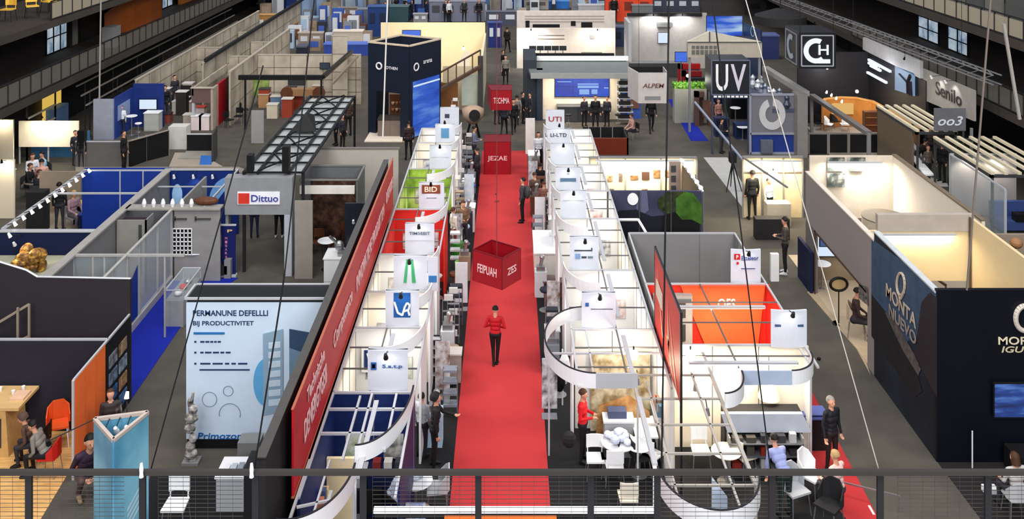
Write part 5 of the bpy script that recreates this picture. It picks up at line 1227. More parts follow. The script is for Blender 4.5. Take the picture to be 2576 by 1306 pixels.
t = tv(XW(1464, Y), Y-.03, (ZT(190, Y)+ZT(243, Y))/2, 138/2400*Y, 53/2400*Y, 'large blue video wall with pale graphics', scr=mottled('blue_video', [(14, 50, 170), (24, 76, 208), (40, 96, 226)], .8, .3, emit=.8))
bw = mat((10, 36, 130), emit=.8); k = MB(); w_ = 138/2400*Y; h_ = 53/2400*Y; x0 = XW(1464, Y)-w_/2; z0 = (ZT(190, Y)+ZT(243, Y))/2-h_/2
for a in (1/3, 2/3): k.box(x0+w_*a-.01, x0+w_*a+.01, Y-.1, Y-.09, z0, z0+h_)
k.box(x0, x0+w_, Y-.1, Y-.09, z0+h_*.5-.008, z0+h_*.5+.008); k.build('screen_joint', bw, t)
k = MB()
for a, c, d, e in ((.42, .8, .58, .64), (.42, .8, .42, .54), (.45, .63, .12, .36), (.67, .78, .14, .36), (.9, .98, .4, .46), (.05, .3, .7, .74)): k.box(x0+w_*a, x0+w_*c, Y-.105, Y-.09, z0+h_*d, z0+h_*e)
k.build('screen_graphic', mat((130, 176, 240), emit=.9), t)
strip_lamp(XW(1380, 53.9), XW(1540, 53.9), 54.0, 2.62, 150, 'lamp bar under the roof of the blue video wall stand', (1, .86, .68))
X, Y = P(1450, 308); counter(XW(1403, Y), XW(1530, Y), Y, Y+.7, .9, DGREY, mat((90, 92, 96)), 'long grey bar counter under the blue video wall')
for k, (x, m) in enumerate(((1423, SOFTBLACK), (1405, DGREY), (1532, DGREY))):
    X, Y = P(x, 300); b = MB(); b.lathe((X, Y+.3, .92), [(.08, 0), (.1, .22), (.04, .3)], 12); solo('bar_jug', b, m, 'dark jug on the bar under the blue video wall, %s' % ['second from the left', 'leftmost', 'rightmost'][k], 'jug', 'jugs on the bar')
X, Y = P(1572, 312); t = thing('wire_shelf', 'tall open shelf tower right of the blue video wall', 'shelf', (X, Y, 0))
for s in (-1, 1): MB().bar((X+s*.4, Y, 0), (X+s*.4, Y, 2.4), .05).build('upright', GREY, t)
for k in range(6): MB().box(X-.45, X+.45, Y-.2, Y+.2, .3+k*.38, .34+k*.38).build('shelf', ALU, t); MB().box(X-.35, X+.3, Y-.15, Y+.15, .34+k*.38, .5+k*.38).build('black_tray', SOFTBLACK, t)
# row of screens wall behind, white
Y = YG(172); t = thing('white_wall', 'long lit off-white wall above the blue video stand', 'wall', (4.2, Y, 0)); z = ZT(71, Y)
MB().box(XW(1300, Y), XW(1548, Y), Y, Y+.15, 0, z).build('wall_panel', mat((226, 214, 202), .6), t)
k = MB()
for py in (89, 98): k.box(XW(1352, Y), XW(1420, Y), Y-.03, Y, ZT(py+1, Y), ZT(py-1, Y))
k.build('thin_text', mat((120, 108, 100)), t); MB().box(XW(1484, Y), XW(1496, Y), Y-.05, Y, ZT(98, Y), ZT(87, Y)).build('square_mark', GREY, t)
arm_lamp((XW(1335, Y), Y, z), (XW(1335, Y), Y-1.0, z+.1), 'spotlight on the left of the long lit off-white wall', 260, aim=(XW(1335, Y), Y, z-1.2), cone=1.6); arm_lamp((XW(1500, Y), Y, z), (XW(1500, Y), Y-1.0, z+.1), 'spotlight on the right of the long lit off-white wall', 180, aim=(XW(1500, Y), Y, z-1.4), cone=1.8, color=(1, .9, .75))
for k in range(5): x = 1340+k*19; Yk = Y-1.5; tv(XW(x, Yk), Yk, ZT(121, Yk), .5, .32, 'black monitor in the row before the off-white wall, %s from the left' % ORD[k].replace('nearest', 'first'), scr=mat((40, 60, 70), emit=.3), stand=0)['group'] = 'monitors before the off-white wall'
X, Yk = XW(1490, Y-2), Y-2; counter(X-.7, X+.7, Yk, Yk+.5, 1.45, mat((170, 162, 152)), mat((80, 78, 76)), 'beige table before the off-white wall', door=False)
Y2 = Y+7; t = thing('slotted_wall', 'distant white wall with long black slots', 'wall', (4.2, Y2, 0)); z = ZT(27, Y2)
MB().box(XW(1300, Y2), XW(1548, Y2), Y2, Y2+.15, 0, z).build('wall_panel', mat((214, 204, 196), .6), t)
k = MB()
for a, c, d, e in ((1340, 1408, 61, 69), (1322, 1332, 52, 69), (1436, 1448, 53, 65), (1462, 1490, 56, 69)): k.box(XW(a, Y2), XW(c, Y2), Y2-.03, Y2, ZT(e, Y2), ZT(d, Y2))
k.build('black_slot', BLACK, t); k = MB()
for py in (40, 47, 54): k.box(XW(1320, Y2), XW(1520, Y2), Y2-.03, Y2, ZT(py+1, Y2), ZT(py, Y2))
k.build('shelf_line', mat((130, 120, 116)), t)
# black low cabin with red brown front
Y = YG(390); x0, x1 = XW(1488, Y), XW(1581, Y); zt_ = ZT(348, Y)
t = thing('low_cabin', 'open low cabin with red brown front right of the far white booths', 'cabin', ((x0+x1)/2, Y, 0))
MB().box(x0, x1, Y, Y+.1, 0, zt_).build('brown_front', mat((104, 38, 22), .5), t); MB().box(x0-.3, x1, Y+1.7, Y+1.8, 0, zt_+.1).build('black_back', BLACK, t); MB().box(x1-.08, x1, Y, Y+1.8, 0, zt_).build('right_side', SOFTBLACK, t); MB().box(x0-.3, x1, Y+.1, Y+1.7, 0, .04).build('cabin_floor', BLACK, t)
g = MB()
for k in range(4): g.bar((x0+(x1-x0)*k/3, Y+1.68, 0), (x0+(x1-x0)*k/3, Y+1.68, zt_+.1), .04)
g.build('panel_joint', GREY, t)
# pale hanging cube
x0, y0 = P(1607, 260, 2.5); x1 = XW(1680, y0)
t = thing('hanging_cube', 'pale grey hanging cube with a dark red word on its face', 'sign', ((x0+x1)/2, y0+.8, 2.5)); cm_ = mat((190, 184, 180), .5)
MB().box(x0, x1, y0, y0+.04, 2.5, 4.05).build('front_face', cm_, t)
MB().ribbon([(x0, y0), (x0-.35, y0+1.5)], 2.5, 4.05, .04).build('left_face', mat((206, 200, 194), .5), t); MB().ribbon([(x1, y0), (x1-.0, y0+1.5)], 2.5, 4.05, .04).build('right_face', cm_, t); MB().ribbon([(x0-.35, y0+1.5), (x1, y0+1.5)], 2.5, 4.05, .04).build('back_face', BLACK, t)
lettering(t, 'ALPEM', (x0+x1)/2, y0-.03, 3.4, .22, mat((110, 70, 66)), width=1.1, shear=.2); MB().box(x0+.3, x0+1.1, y0-.02, y0, 2.68, 2.86).build('small_label', GREY, t)
for q in ((x0, y0), (x1, y0)): MB().tube((*q, 4.05), (*q, 14), .01).build('hanging_wire', BLACK, t)
# grey wall with tv
Y = YG(172); z = ZT(33, Y); t = thing('grey_wall', 'tall pale grey lit wall with a dark top bar', 'wall', (XW(1670, Y), Y, 0))
MB().box(XW(1577, Y), XW(1778, Y), Y, Y+.15, 0, z).build('wall_panel', mat((182, 178, 174), .6), t); MB().box(XW(1577, Y), XW(1765, Y), Y-.2, Y, z-.2, z+.02).build('dark_top_bar', SOFTBLACK, t); MB().box(XW(1570, Y), XW(1577, Y), Y-2.5, Y, 0, z-.3).build('side_post', LGREY, t)
MB().box(XW(1652, Y), XW(1690, Y), Y-.4, Y, ZT(66, Y), ZT(56, Y)).build('wall_shelf', GREY, t)
for k, x in enumerate((1640, 1712)): arm_lamp((XW(x, Y), Y, z), (XW(x, Y), Y-.8, z+.05), '%s spotlight on the tall pale grey wall' % ['left', 'right'][k], 130, aim=(XW(x, Y), Y, z-1), cone=1.5)
tv(XW(1668, Y-.2), Y-.2, ZT(95, Y-.2), .8, .8, 'framed white and blue monitor on the pale grey wall', scr=SCREENW); X = XW(1650, Y-3); counter(X-1.8, X+2.5, Y-3, Y-2.3, 1.0, DGREY, GREY, 'dark desk before the tall pale grey wall')
t = thing('glass_case', 'silver grey showcase before the dark desk', 'showcase', (*P(1640, 168), 0)); X, Y = P(1640, 170); MB().box(X-1.4, X+1.4, Y, Y+1.0, 0, .8).build('cabinet', mat((90, 96, 110)), t); MB().box(X-1.4, X+1.4, Y, Y+1.0, .8, 1.2).build('glass_top', GLASS, t); MB().box(X-1.0, X+.2, Y+.3, Y+.7, .8, 1.0).build('exhibit', mat((110, 150, 210)), t)
# gabled sign block and blue screens
Y = 52; z0, z1, zp = ZT(145, Y), ZT(106, Y), ZT(80, Y); t = thing('gabled_header', 'grey header shaped like a low gabled roof', 'header', (XW(1824, Y), Y, z0)); gh = mat((168, 160, 148), .6)
b = MB(); b.box(XW(1730, Y), XW(1917, Y), Y, Y+.3, z0, z1); b.build('front_board', gh, t)
b = MB(); x0, x1, xp = XW(1730, Y), XW(1917, Y), XW(1785, Y); b.vprism([(x0, z1), (x1, z1), (XW(1840, Y), zp-.25), (xp, zp)], Y+.05, Y+.3); b.build('gable_board', mat((190, 184, 168), .6), t)
k = MB(); k.bar((x0, Y-.02, z1), (x1, Y-.02, z1), .04); k.bar((xp, Y-.02, z1), (xp, Y-.02, zp), .05); k.build('seam', DGREY, t)
k = MB()
for a in range(6): k.box(XW(1740+a*11, Y), XW(1748+a*11, Y), Y-.04, Y, ZT(122, Y), ZT(115, Y)); k.box(XW(1740+a*11, Y), XW(1748+a*11, Y), Y-.04, Y, ZT(136, Y), ZT(126, Y))
k.build('small_window', mat((96, 98, 94)), t); MB().bar((XW(1736, Y), Y+.15, 0), (XW(1736, Y), Y+.15, z0), .12).build('leg', GREY, t); MB().bar((XW(1912, Y), Y+.15, 0), (XW(1912, Y), Y+.15, z0), .12).build('leg', GREY, t)
Y = 60; tv(XW(1822, Y), Y, (ZT(38, Y)+ZT(92, Y))/2, 92/2400*Y, 52/2400*Y, 'big blue and white lit screen above the gabled header', scr=mottled('blue_screen', [(20, 64, 180), (40, 100, 224), (190, 220, 250)], .9, .3, emit=.8, stretch=(.3, 1, 2.2)), name='video_screen', stand=0)
q0 = (XW(1872, 59.8), 59.8); q1 = (XW(1915, 57), 57); t = thing('angled_board', 'dark blue angled board with a pale logo beside the big blue screen', 'board', (*q0, 2)); MB().ribbon([q0, q1], 0, ZT(70, 58), .1).build('face_panel', mat((22, 46, 84), .4), t); ringlogo(t, ((q0[0]+q1[0])/2, (q0[1]+q1[1])/2-.15), math.atan2(q1[1]-q0[1], q1[0]-q0[0]), .3, ZT(78, 58.4), mat((180, 210, 220)))
tv(XW(1713, 57), 57, ZT(143, 57), .75, .62, 'small blue lit screen over the green planting', stand=0)
# planting, red framed displays stepping down
t = thing('planting_box', 'strip of bright green plants on top of a pale planter', 'plants', (XW(1737, 54), 54, 0)); MB().box(XW(1697, 54), XW(1778, 54), 54, 54.6, 0, 1.9).build('planter', mat((150, 150, 140)), t)
b = MB(); r = random.Random(4)
for k in range(160):
    x = XW(1697+r.random()*81, 54); y = 54.1+r.random()*.4; h_ = r.uniform(.15, .5); b.add([(x-.05, y, 1.9), (x+.05, y, 1.9), (x+r.uniform(-.15, .15), y-.1, 1.9+h_)], [(0, 1, 2)])
    b.ball((x, y, 1.9+h_*.6), .09, .09, .07, 6, 4)
b.build('leaves', mottled('leaf_green', [(50, 110, 30), (110, 170, 60), (170, 200, 110)], 8, .6), t); pt_lamp(XW(1730, 53), 53.0, 2.8, 50, 'lamp over the green planting', (1, 1, .85))
for k, (a, yb, c, w0) in enumerate(((1707, 260, (160, 24, 24), 55), (1716, 276, (120, 20, 24), 50), (1726, 290, (30, 26, 34), 50), (1737, 298, (24, 24, 30), 46), (1748, 318, (96, 70, 66), 24))):
    Y = YG(yb); x0 = XW(a, Y); x1 = XW(a+w0, Y); z = 2.4-.12*k
    t = thing('framed_display', '%s framed display of the row stepping along the blue carpet' % ORD[4-k], 'display', ((x0+x1)/2, Y, 0)); fm = mat(c, .5)
    MB().box(x0, x0+.25, Y, Y+.3, 0, z).build('left_post', fm, t); MB().box(x0, x1, Y, Y+.3, z-.3, z).build('header', fm, t); MB().box(x0+.25, x1, Y+.2, Y+.28, 0, z-.3).build('back_panel', mat([(150, 140, 150), (60, 60, 76), (96, 106, 110), (30, 40, 56), (70, 50, 46)][k]), t)
    MB().box(x0+.45, x0+.9, Y+.12, Y+.2, .5, z-.5).build('picture', mat([(200, 190, 190), (120, 110, 130), (130, 140, 140), (50, 60, 80), (110, 80, 70)][k]), t)
# UV cube
x0, y0 = P(1790, 238, 3.0); x1 = XW(1886, y0); zc = ZT(152, y0)
t = thing('letter_cube', 'black cube lettered with white letters U and V', 'sign', ((x0+x1)/2, y0+.9, 3.0))
MB().box(x0, x1, y0, y0+1.6, 3.0, zc).build('cube_body', mat((24, 28, 38), .4), t)
g = MB()
for z in (3.0, zc): g.bar((x0, y0-.02, z), (x1, y0-.02, z), .05)
for x in (x0, x1): g.bar((x, y0-.02, 3), (x, y0-.02, zc), .05)
g.build('cube_frame', mat((96, 104, 124), .4), t)
lettering(t, 'U', x0+.52, y0-.03, 3.0+(zc-3)*.5, 1.35, WHITE, width=.62); lettering(t, 'V', x0+1.35, y0-.03, 3.0+(zc-3)*.5, 1.35, mat((206, 200, 214)), width=.78)
k = MB()
for i in range(8): k.box(x0+.1+i*.22, x0+.26+i*.22, y0-.05, y0-.02, 2.86, 2.95)
k.build('white_dots', WHITE, t); MB().box(x0, x1, y0-.02, y0+.1, 2.8, 3.0).build('lower_band', mat((40, 46, 70)), t)
for x in (x0+.05, x1-.05): MB().bar((x, y0+.05, 0), (x, y0+.05, 2.8), .1).build('leg', mat((60, 64, 84)), t)
# dark stand under it
for k, (a, b_, yb, z, c) in enumerate(((1792, 1822, 275, 2.4, (26, 46, 96)), (1822, 1838, 285, 2.6, (70, 82, 84)), (1838, 1880, 300, 2.5, (12, 14, 24)), (1786, 1800, 320, 1.3, (120, 80, 60)), (1800, 1835, 345, 1.0, (24, 34, 70)), (1850, 1885, 350, .8, (30, 46, 90)))):
    X0, Y = P(a, yb); X1 = XW(b_, Y); t = thing('dark_cabinet', ['blue', 'grey green', 'tall black', 'small brown', 'low navy', 'low blue'][k]+' cabinet of the dark stand under the lettered cube', 'cabinet', ((X0+X1)/2, Y, 0)); MB().box(X0, X1, Y, Y+.6, 0, z).build('carcass', mat(c, .4), t); MB().box(X0+.05, X1-.05, Y-.02, Y, .1, z*.9).build('door', mat(tuple(int(v*.7) for v in c), .3), t)
X, Y = P(1850, 318); put(mk_table('small round white table in the dark stand', WHITE, 1.05, .3), X, Y); X, Y = P(1868, 352); tb1 = mk_table('low round white table by the grey ring sign', WHITE, .7, .3); put(tb1, X, Y)
# grey ring sign
Y = YG(388); x0, x1 = XW(1887, Y), XW(2008, Y); z1 = ZT(238, Y); z0 = ZT(336, Y)
t = thing('ring_sign', 'tall grey framed sign with a big pale open ring above blue panels', 'sign', ((x0+x1)/2, Y, 0)); gs = mat((112, 112, 120), .5)
MB().box(x0, x1, Y, Y+.1, z0, z1).build('grey_face', gs, t); MB().box(x0+.1, x1-.05, Y+.04, Y+.1, .05, z0-.1).build('blue_panel', mat((34, 56, 130), .5), t); MB().box(x0+.5, x0+1.1, Y-.2, Y+.02, .1, z0-.3).build('grey_box', mat((90, 96, 110)), t)
g = MB()
for x in (x0, x1): g.bar((x, Y, 0), (x, Y, z1), .1)
for z in (z0, z1, .05): g.bar((x0, Y, z), (x1, Y, z), .1)
g.build('sign_frame', mat((140, 144, 160), .4), t)
b = MB(); n = 26; cx, cz = (x0+x1)/2-.1, z0+(z1-z0)*.5
for i in range(n):
    a0 = PI*.62+2*PI*.93*i/n; a1 = PI*.62+2*PI*.93*(i+1)/n; r0, r1 = .38, .72
    b.add([(cx+ra*math.cos(a)*.92, Y-.03+dy, cz+ra*1.1*math.sin(a)) for dy in (0, .02) for ra, a in ((r0, a0), (r1, a0), (r1, a1), (r0, a1))], [(0, 1, 2, 3), (7, 6, 5, 4), (0, 4, 5, 1), (1, 5, 6, 2), (2, 6, 7, 3), (3, 7, 4, 0)])
b.build('open_ring', mat((190, 190, 192), .4), t)
solo('end_pillar', MB().box(XW(2006, Y-.6), XW(2032, Y-.6), Y-.6, Y+.3, 0, ZT(232, Y)), mat((128, 126, 124), .5), 'tall grey pillar closing the ring sign stand', 'pillar')
t = thing('sloping_roof_beam', 'long silver grey roof beam running back from the tall grey pillar', 'beam', (16, 56, 3)); zr = 3.05; a = P(2028, 236, zr); c = P(1925, 172, zr); MB().bar((*a, zr), (*c, zr), .35, .25).build('beam_rail', mat((150, 148, 146), .5), t); MB().bar((*c, 0), (*c, zr), .15).build('post', GREY, t)
r = random.Random(17)
for k in range(16):
    f = k/15; X = a[0]+(c[0]-a[0])*f-.5-r.random()*.9; Y_ = a[1]+(c[1]-a[1])*f; h_ = r.uniform(.3, .8); cc = r.choice([(200, 206, 214), (120, 130, 150), (60, 70, 90), (226, 230, 236)])
    b = MB(); b.lathe((X, Y_, 2.3), [(.08, 0), (.2, h_*.3), (.1, h_*.6), (.14, h_*.8), (.02, h_)], 8); solo('silver_figure', b, mat(cc, .3, .3), '%s pale shiny figure standing along the long silver grey roof beam' % (ORD[k]), 'figure', 'pale shiny figures by the roof beam')
solo('figure_shelf', MB().prism([(a[0]-1.7, a[1]), (a[0]-.2, a[1]), (c[0]-.2, c[1]), (c[0]-1.7, c[1])], 2.1, 2.3), mat((70, 78, 96)), 'dark shelf carrying the pale shiny figures', 'shelf')

# ================================================================ right side
# cube with the ring and letter
x0, y0 = P(2009, 173, 4.5); x1 = XW(2103, y0); zc = ZT(82, y0)
t = thing('logo_cube', 'black hanging cube with a glowing white ring and letter H', 'sign', ((x0+x1)/2, y0+1, 4.5)); MB().box(x0, x1, y0, y0+2.3, 4.5, zc).build('cube_body', mat((20, 20, 24), .4), t)
wl = mat((235, 240, 255), emit=1.1); g = MB(); e = .14
for z in (4.5+e, zc-e): g.bar((x0+e, y0-.03, z), (x1-e, y0-.03, z), .045)
for x in (x0+e, x1-e): g.bar((x, y0-.03, 4.5+e), (x, y0-.03, zc-e), .045)
g.build('glowing_frame', mat((190, 196, 206), emit=.7), t)
def openring(t, cx, cz, Y, r0, r1, a0, a1, m, nm='glowing_ring', side=None):
    b = MB(); n = 26
    for i in range(n):
        u0 = a0+(a1-a0)*i/n; u1 = a0+(a1-a0)*(i+1)/n
        pts = [(ra*math.cos(a), ra*math.sin(a)) for ra, a in ((r0, u0), (r1, u0), (r1, u1), (r0, u1))]
        vs = [(cx+p[0], Y+dy, cz+p[1]) for dy in (0, .03) for p in pts] if side is None else [(side+dy, cx-p[0], cz+p[1]) for dy in (0, .03) for p in pts]
        b.add(vs, [(0, 1, 2, 3), (7, 6, 5, 4), (0, 4, 5, 1), (1, 5, 6, 2), (2, 6, 7, 3), (3, 7, 4, 0)])
    b.build(nm, m, t)
cx, cz = x0+.85, (4.5+zc)/2; openring(t, cx, cz, y0-.07, .38, .62, .35*PI, 1.72*PI, wl); MB().box(cx+.1, x1-.3, y0-.06, y0-.03, cz-.62, cz-.42).build('glowing_foot', wl, t); lettering(t, 'H', cx+.36, y0-.07, cz+.05, .5, wl, width=.5)
g = MB(); yy0, yy1 = y0+.25, y0+2.1
for z in (4.5+e, zc-e): g.bar((x0-.03, yy0, z), (x0-.03, yy1, z), .045)
for y in (yy0, yy1): g.bar((x0-.03, y, 4.5+e), (x0-.03, y, zc-e), .045)
g.build('side_frame', mat((150, 156, 166), emit=.4), t); openring(t, (yy0+yy1)/2, cz, 0, .38, .62, .35*PI, 1.72*PI, mat((170, 176, 190), emit=.5), 'side_ring', side=x0-.06)
for q in ((x0+.1, y0+.1), (x1-.1, y0+.1)): MB().tube((*q, zc), (*q, 14), .015).build('hanging_wire', BLACK, t)
# black stand behind with orange counter
t = thing('black_stand', 'black walled stand with glowing emblem and a pale grey top beam', 'booth', (19.5, 52, 0)); bw_ = mat((28, 27, 32), .6)
MB().box(16.4, 20.4, 54.0, 54.15, 0, 4.0).build('back_wall', bw_, t); MB().box(20.4, 20.55, 46.6, 54.15, 0, 4.0).build('side_wall', bw_, t)
b = MB(); b.add([(20.3, 47.0, 4.05), (20.3, 54.6, 4.05), (20.3, 54.6, 4.75), (20.3, 47.0, 4.9), (20.45, 47.0, 4.05), (20.45, 54.6, 4.05), (20.45, 54.6, 4.75), (20.45, 47.0, 4.9)], [(0, 3, 2, 1), (4, 5, 6, 7), (0, 1, 5, 4), (2, 3, 7, 6), (0, 4, 7, 3), (1, 2, 6, 5)]); b.build('top_beam', mat((176, 176, 178), .5), t)
MB().bar((16.5, 53.9, 3.6), (18.4, 53.9, 3.6), .07).build('glowing_tube', wl, t)
def sp(px, py, X=20.33): Yp = X*F/(px-VX); return (X, Yp, H-(py-VY)*Yp/F)
k = MB()
for q in (((2185, 150), (2240, 180)), ((2185, 158), (2210, 172)), ((2182, 182), (2230, 208)), ((2190, 165), (2215, 178))): k.bar(sp(*q[0]), sp(*q[1]), .12)
k.build('glowing_emblem', wl, t)
def sidequad(t, name, m, X, pts): 
    a = [sp(px, py, X) for px, py in pts]; b = MB(); n = len(a); b.add(a+[(v[0]+.04, v[1], v[2]) for v in a], [tuple(range(n)), tuple(range(n, 2*n))[::-1]]+[((i+1) % n, i, n+i, n+(i+1) % n) for i in range(n)]); b.build(name, m, t)
t = thing('side_screen', 'tall lit screen with a dark tree shape on the black side wall', 'screen', sp(2275, 240, 20.3)); sidequad(t, 'display', mat((130, 160, 196), emit=.75), 20.3, [(2251, 166), (2300, 184), (2300, 242), (2251, 226)])
b = MB(); b.path([sp(2285, 236, 20.26), sp(2284, 205, 20.26), sp(2290, 190, 20.26)], .1); b.path([sp(2284, 210, 20.26), sp(2262, 186, 20.26)], .05); b.path([sp(2292, 240, 20.26), sp(2290, 205, 20.26)], .12); b.build('tree_silhouette', mat((40, 30, 40)), t)
pt_lamp(19.6, 50.5, 3.7, 60, 'small lamp over the glowing emblem', (.9, .92, 1), .06); pt_lamp(17.8, 53.2, 3.2, 50, 'small lamp before the black back wall', (.9, .92, 1), .06)
t = thing('curved_counter', 'curved amber wooden wall wrapping the black stand', 'counter', (19, 50, 0)); am = mat((176, 116, 54), .45, var=.1, scale=3)
pts = [(17.2, 52.2), (17.6, 52.9), (18.6, 53.3), (19.4, 53.2), (20.0, 52.4), (20.15, 50), (20.15, 46.8)]; MB().ribbon(pts, .02, 1.6, .1).build('wooden_wall', am, t); MB().ribbon(pts, 1.6, 1.66, .2).build('top_rail', mat((206, 150, 86), .4), t)
MB().box(17.9, 19.2, 53.0, 53.08, .75, 1.35).build('glowing_niche', mat((240, 190, 110), emit=.8), t); pt_lamp(18.8, 51.4, 2.3, 90, 'warm lamp over the curved amber counter', (1, .8, .5))
X0, Y = P(2220, 338); counter(X0, X0+1.0, Y, Y+1.4, 1.15, mat((206, 204, 200), .5), WHITE, 'white reception counter on the pale floor of the black stand')
MB1 = MB().prism([(16.0, 46.9), (20.1, 46.9), (20.1, 53), (16.6, 53)], 0, .06); struct('floor_amber_right', MB1, mat((150, 140, 128), .5))
t = thing('tall_cupboard', 'rust brown display shelf against the amber wall', 'cupboard', (19.3, 50.6, 0)); MB().box(18.9, 19.9, 50.5, 50.9, 0, 1.5).build('carcass', DWOOD, t); [MB().box(18.95, 19.85, 50.45, 50.5, .4+k*.4, .43+k*.4).build('shelf', WOOD, t) for k in range(3)]
# beam triangle booth and black low wall
t = thing('raking_beam', 'grey metal beam running down to the black low wall', 'beam', (17, 52, 2.2)); a = P(2042, 240, 2.2); c = P(2185, 335, 2.2); MB().bar((*a, 2.2), (*c, 2.2), .3, .18).build('beam_rail', mat((112, 106, 102), .5), t); MB().bar((*c, 0), (*c, 2.2), .14).build('post', GREY, t); MB().bar((*a, 0), (*a, 2.2), .14).build('post', GREY, t)
Y = YG(387); x0, x1 = XW(2033, Y), XW(2236, Y); z = ZT(338, Y); t = thing('low_wall', 'low black wall of four panels with grey posts', 'wall', ((x0+x1)/2, Y, 0))
for k in range(4): a = x0+(x1-x0)*[0, .25, .5, .76][k]; c = x0+(x1-x0)*[.25, .5, .76, 1][k]; MB().box(a+.05, c-.05, Y, Y+.08, 0, z).build('black_panel', BLACK, t)
g = MB()
for f in (0, .25, .5, .76, 1): g.box(x0+(x1-x0)*f-.07, x0+(x1-x0)*f+.07, Y-.03, Y+.1, 0, z)
g.box(x0, x1, Y-.03, Y+.1, z, z+.08); g.build('wall_frame', mat((128, 124, 120), .5), t)
for k, (px, py) in enumerate(((2058, 330), (2085, 333), (2100, 325), (2125, 333))):
    X, Y = P(px, py); put(mk_chair(['black chair leftmost behind the low black wall', 'white shell chair behind the low black wall', 'black tub chair behind the low black wall', 'white flat chair rightmost behind the low black wall'][k], [BLACK, WHITE, SOFTBLACK, WHITE][k], shell=k in (1, 2)), X, Y, rz=k)
for k, px in enumerate((2080, 2092, 2104, 2118)):
    Yk = 52.5-k*.7; arm_lamp((XW(px, Yk), Yk, 2.35-.03*k), (XW(px, Yk)-.1, Yk-.3, 2.2), '%s white lamp along the grey metal beam' % ORD[3-k], 0, headm=LIT, group='lamps along the grey beam')
# senilo sign
t = thing('side_sign', 'large grey sign board with outlined dark lettering at the right gallery', 'sign', (20.45, 44.5, 2.9)); X = 20.45
b = MB(); q = [sp(2320, 172, X), sp(2450, 228, X), sp(2450, 305, X), sp(2320, 250, X)]; b.add(q+[(v[0]+.1, v[1], v[2]) for v in q], [(0, 1, 2, 3), (7, 6, 5, 4), (0, 4, 5, 1), (1, 5, 6, 2), (2, 6, 7, 3), (3, 7, 4, 0)]); b.build('grey_board', mat((150, 146, 140), .6), t)
cpt = sp(2385, 238, X-.03); lettering(t, 'Senilo', cpt[0], cpt[1], cpt[2]+.05, .62, mat((44, 40, 38)), rz=-PI/2, width=2.6); MB().bar((20.5, 42.2, 0), (20.5, 42.2, 2.9), .1).build('post', GREY, t); MB().bar((20.5, 46.9, 0), (20.5, 46.9, 3.3), .1).build('post', GREY, t)
for k, px in enumerate((2352, 2388)): p = sp(px, 195+k*12, X-.3); arm_lamp((X, p[1], p[2]+.1), (X-.5, p[1], p[2]+.05), '%s white cylinder lamp on the grey sign board' % ['left', 'right'][k], 25, headm=WHITE, aim=(X, p[1], p[2]-.8))
# slatted canopies
for nm, (X0, X1, Y0, Y1, n, z) in (('far', (18.3, 20.0, 42.6, 47.2, 5, 2.62)), ('near', (18.6, 21.2, 36.6, 41.6, 6, 2.62))):
    t = thing('slatted_canopy', '%s slatted canopy of pale and dark strips on the right' % nm, 'canopy', ((X0+X1)/2, (Y0+Y1)/2, z))
    for k in range(n): x = X0+(X1-X0)*k/(n-1); MB().box(x-.07, x+.07, Y0, Y1, z, z+.1).build('slat', mat((220, 208, 178), .5), t)
    g = MB(); g.box(X0-.1, X0-.04, Y0, Y1, z-.12, z); g.box(X0-.1, X1+.1, Y0, Y0+.08, z-.12, z); g.box(X0-.1, X1+.1, Y1-.08, Y1, z-.12, z)
    for q in ((X0, Y0), (X0, Y1), (X1, Y0), (X1, Y1)): g.bar((q[0], q[1]+(.04 if q[1] == Y0 else -.04), 0), (q[0], q[1]+(.04 if q[1] == Y0 else -.04), z), .08)
    g.build('canopy_frame', DGREY, t)
MB().bar((20.2, 42.33, 0), (20.2, 42.33, 2.76), .07).build('canopy_post', DGREY, t)
t = thing('word_plate', 'pale curled script plate under the grey sign board', 'sign', (19.6, 42.2, 2.8)); MB().box(18.9, 20.3, 42.3, 42.36, 2.75, 3.75).build('plate', mat((104, 104, 110)), t); lettering(t, 'oo3', 19.6, 42.27, 3.2, .42, mat((220, 224, 236)), width=1.1, shear=.3)
solo('hut_wall', MB().box(18.2, 18.3, 43, 47, 0, 2.5), mat((104, 90, 74)), 'brown inner wall below the far slatted canopy', 'wall')
MBp = MB(); MBp.box(20.9, 21.5, 36.0, 36.2, 0, 3.5); solo('end_panel', MBp, mat((98, 102, 112), .5), 'tall blue grey end panel at the right edge', 'panel'); solo('end_panel', MB().box(21.1, 21.2, 27, 36, 0, 3.3), mat((110, 112, 118), .5), 'long blue grey panel running along the right edge', 'panel')
# grey booth at the right
Y = 39.6; t = thing('grey_booth', 'grey booth with two glowing lamps and a blue sofa on the right', 'booth', (19.8, Y, 0)); MB().box(18.35, 21.1, Y, Y+.1, 0, 2.5).build('back_wall', mat((150, 148, 150), .6), t); MB().box(18.3, 18.4, 35.2, Y, 0, 2.5).build('left_glass', GLASS, t)
g = MB(); g.bar((18.35, Y, 2.52), (21.1, Y, 2.52), .06); g.bar((18.35, 35.2, 2.52), (18.35, Y, 2.52), .06); g.bar((18.35, 35.2, 0), (18.35, 35.2, 2.5), .07); g.build('top_rail', ALU, t)
for k, x in enumerate((2435, 2505)): arm_lamp((XW(x, Y), Y-.0, 2.5), (XW(x, Y), Y-.5, 2.45), '%s glowing spotlight in the grey booth on the right' % ['left', 'right'][k], 70, aim=(XW(x, Y), Y, 1.6), cone=1.5, color=(1, .85, .68), headm=WHITE)
t = thing('sofa', 'blue sofa with black cushions in the grey booth on the right', 'sofa', (20.3, 37.5, 0)); MB().box(19.4, 21.0, 37.6, 38.4, .1, .45).build('seat', mat((60, 76, 130)), t); MB().box(19.4, 21.0, 38.3, 38.5, .1, 1.0).build('backrest', mat((60, 80, 140)), t); MB().box(20.0, 20.9, 37.55, 37.9, .45, .75).build('cushion', BLACK, t)
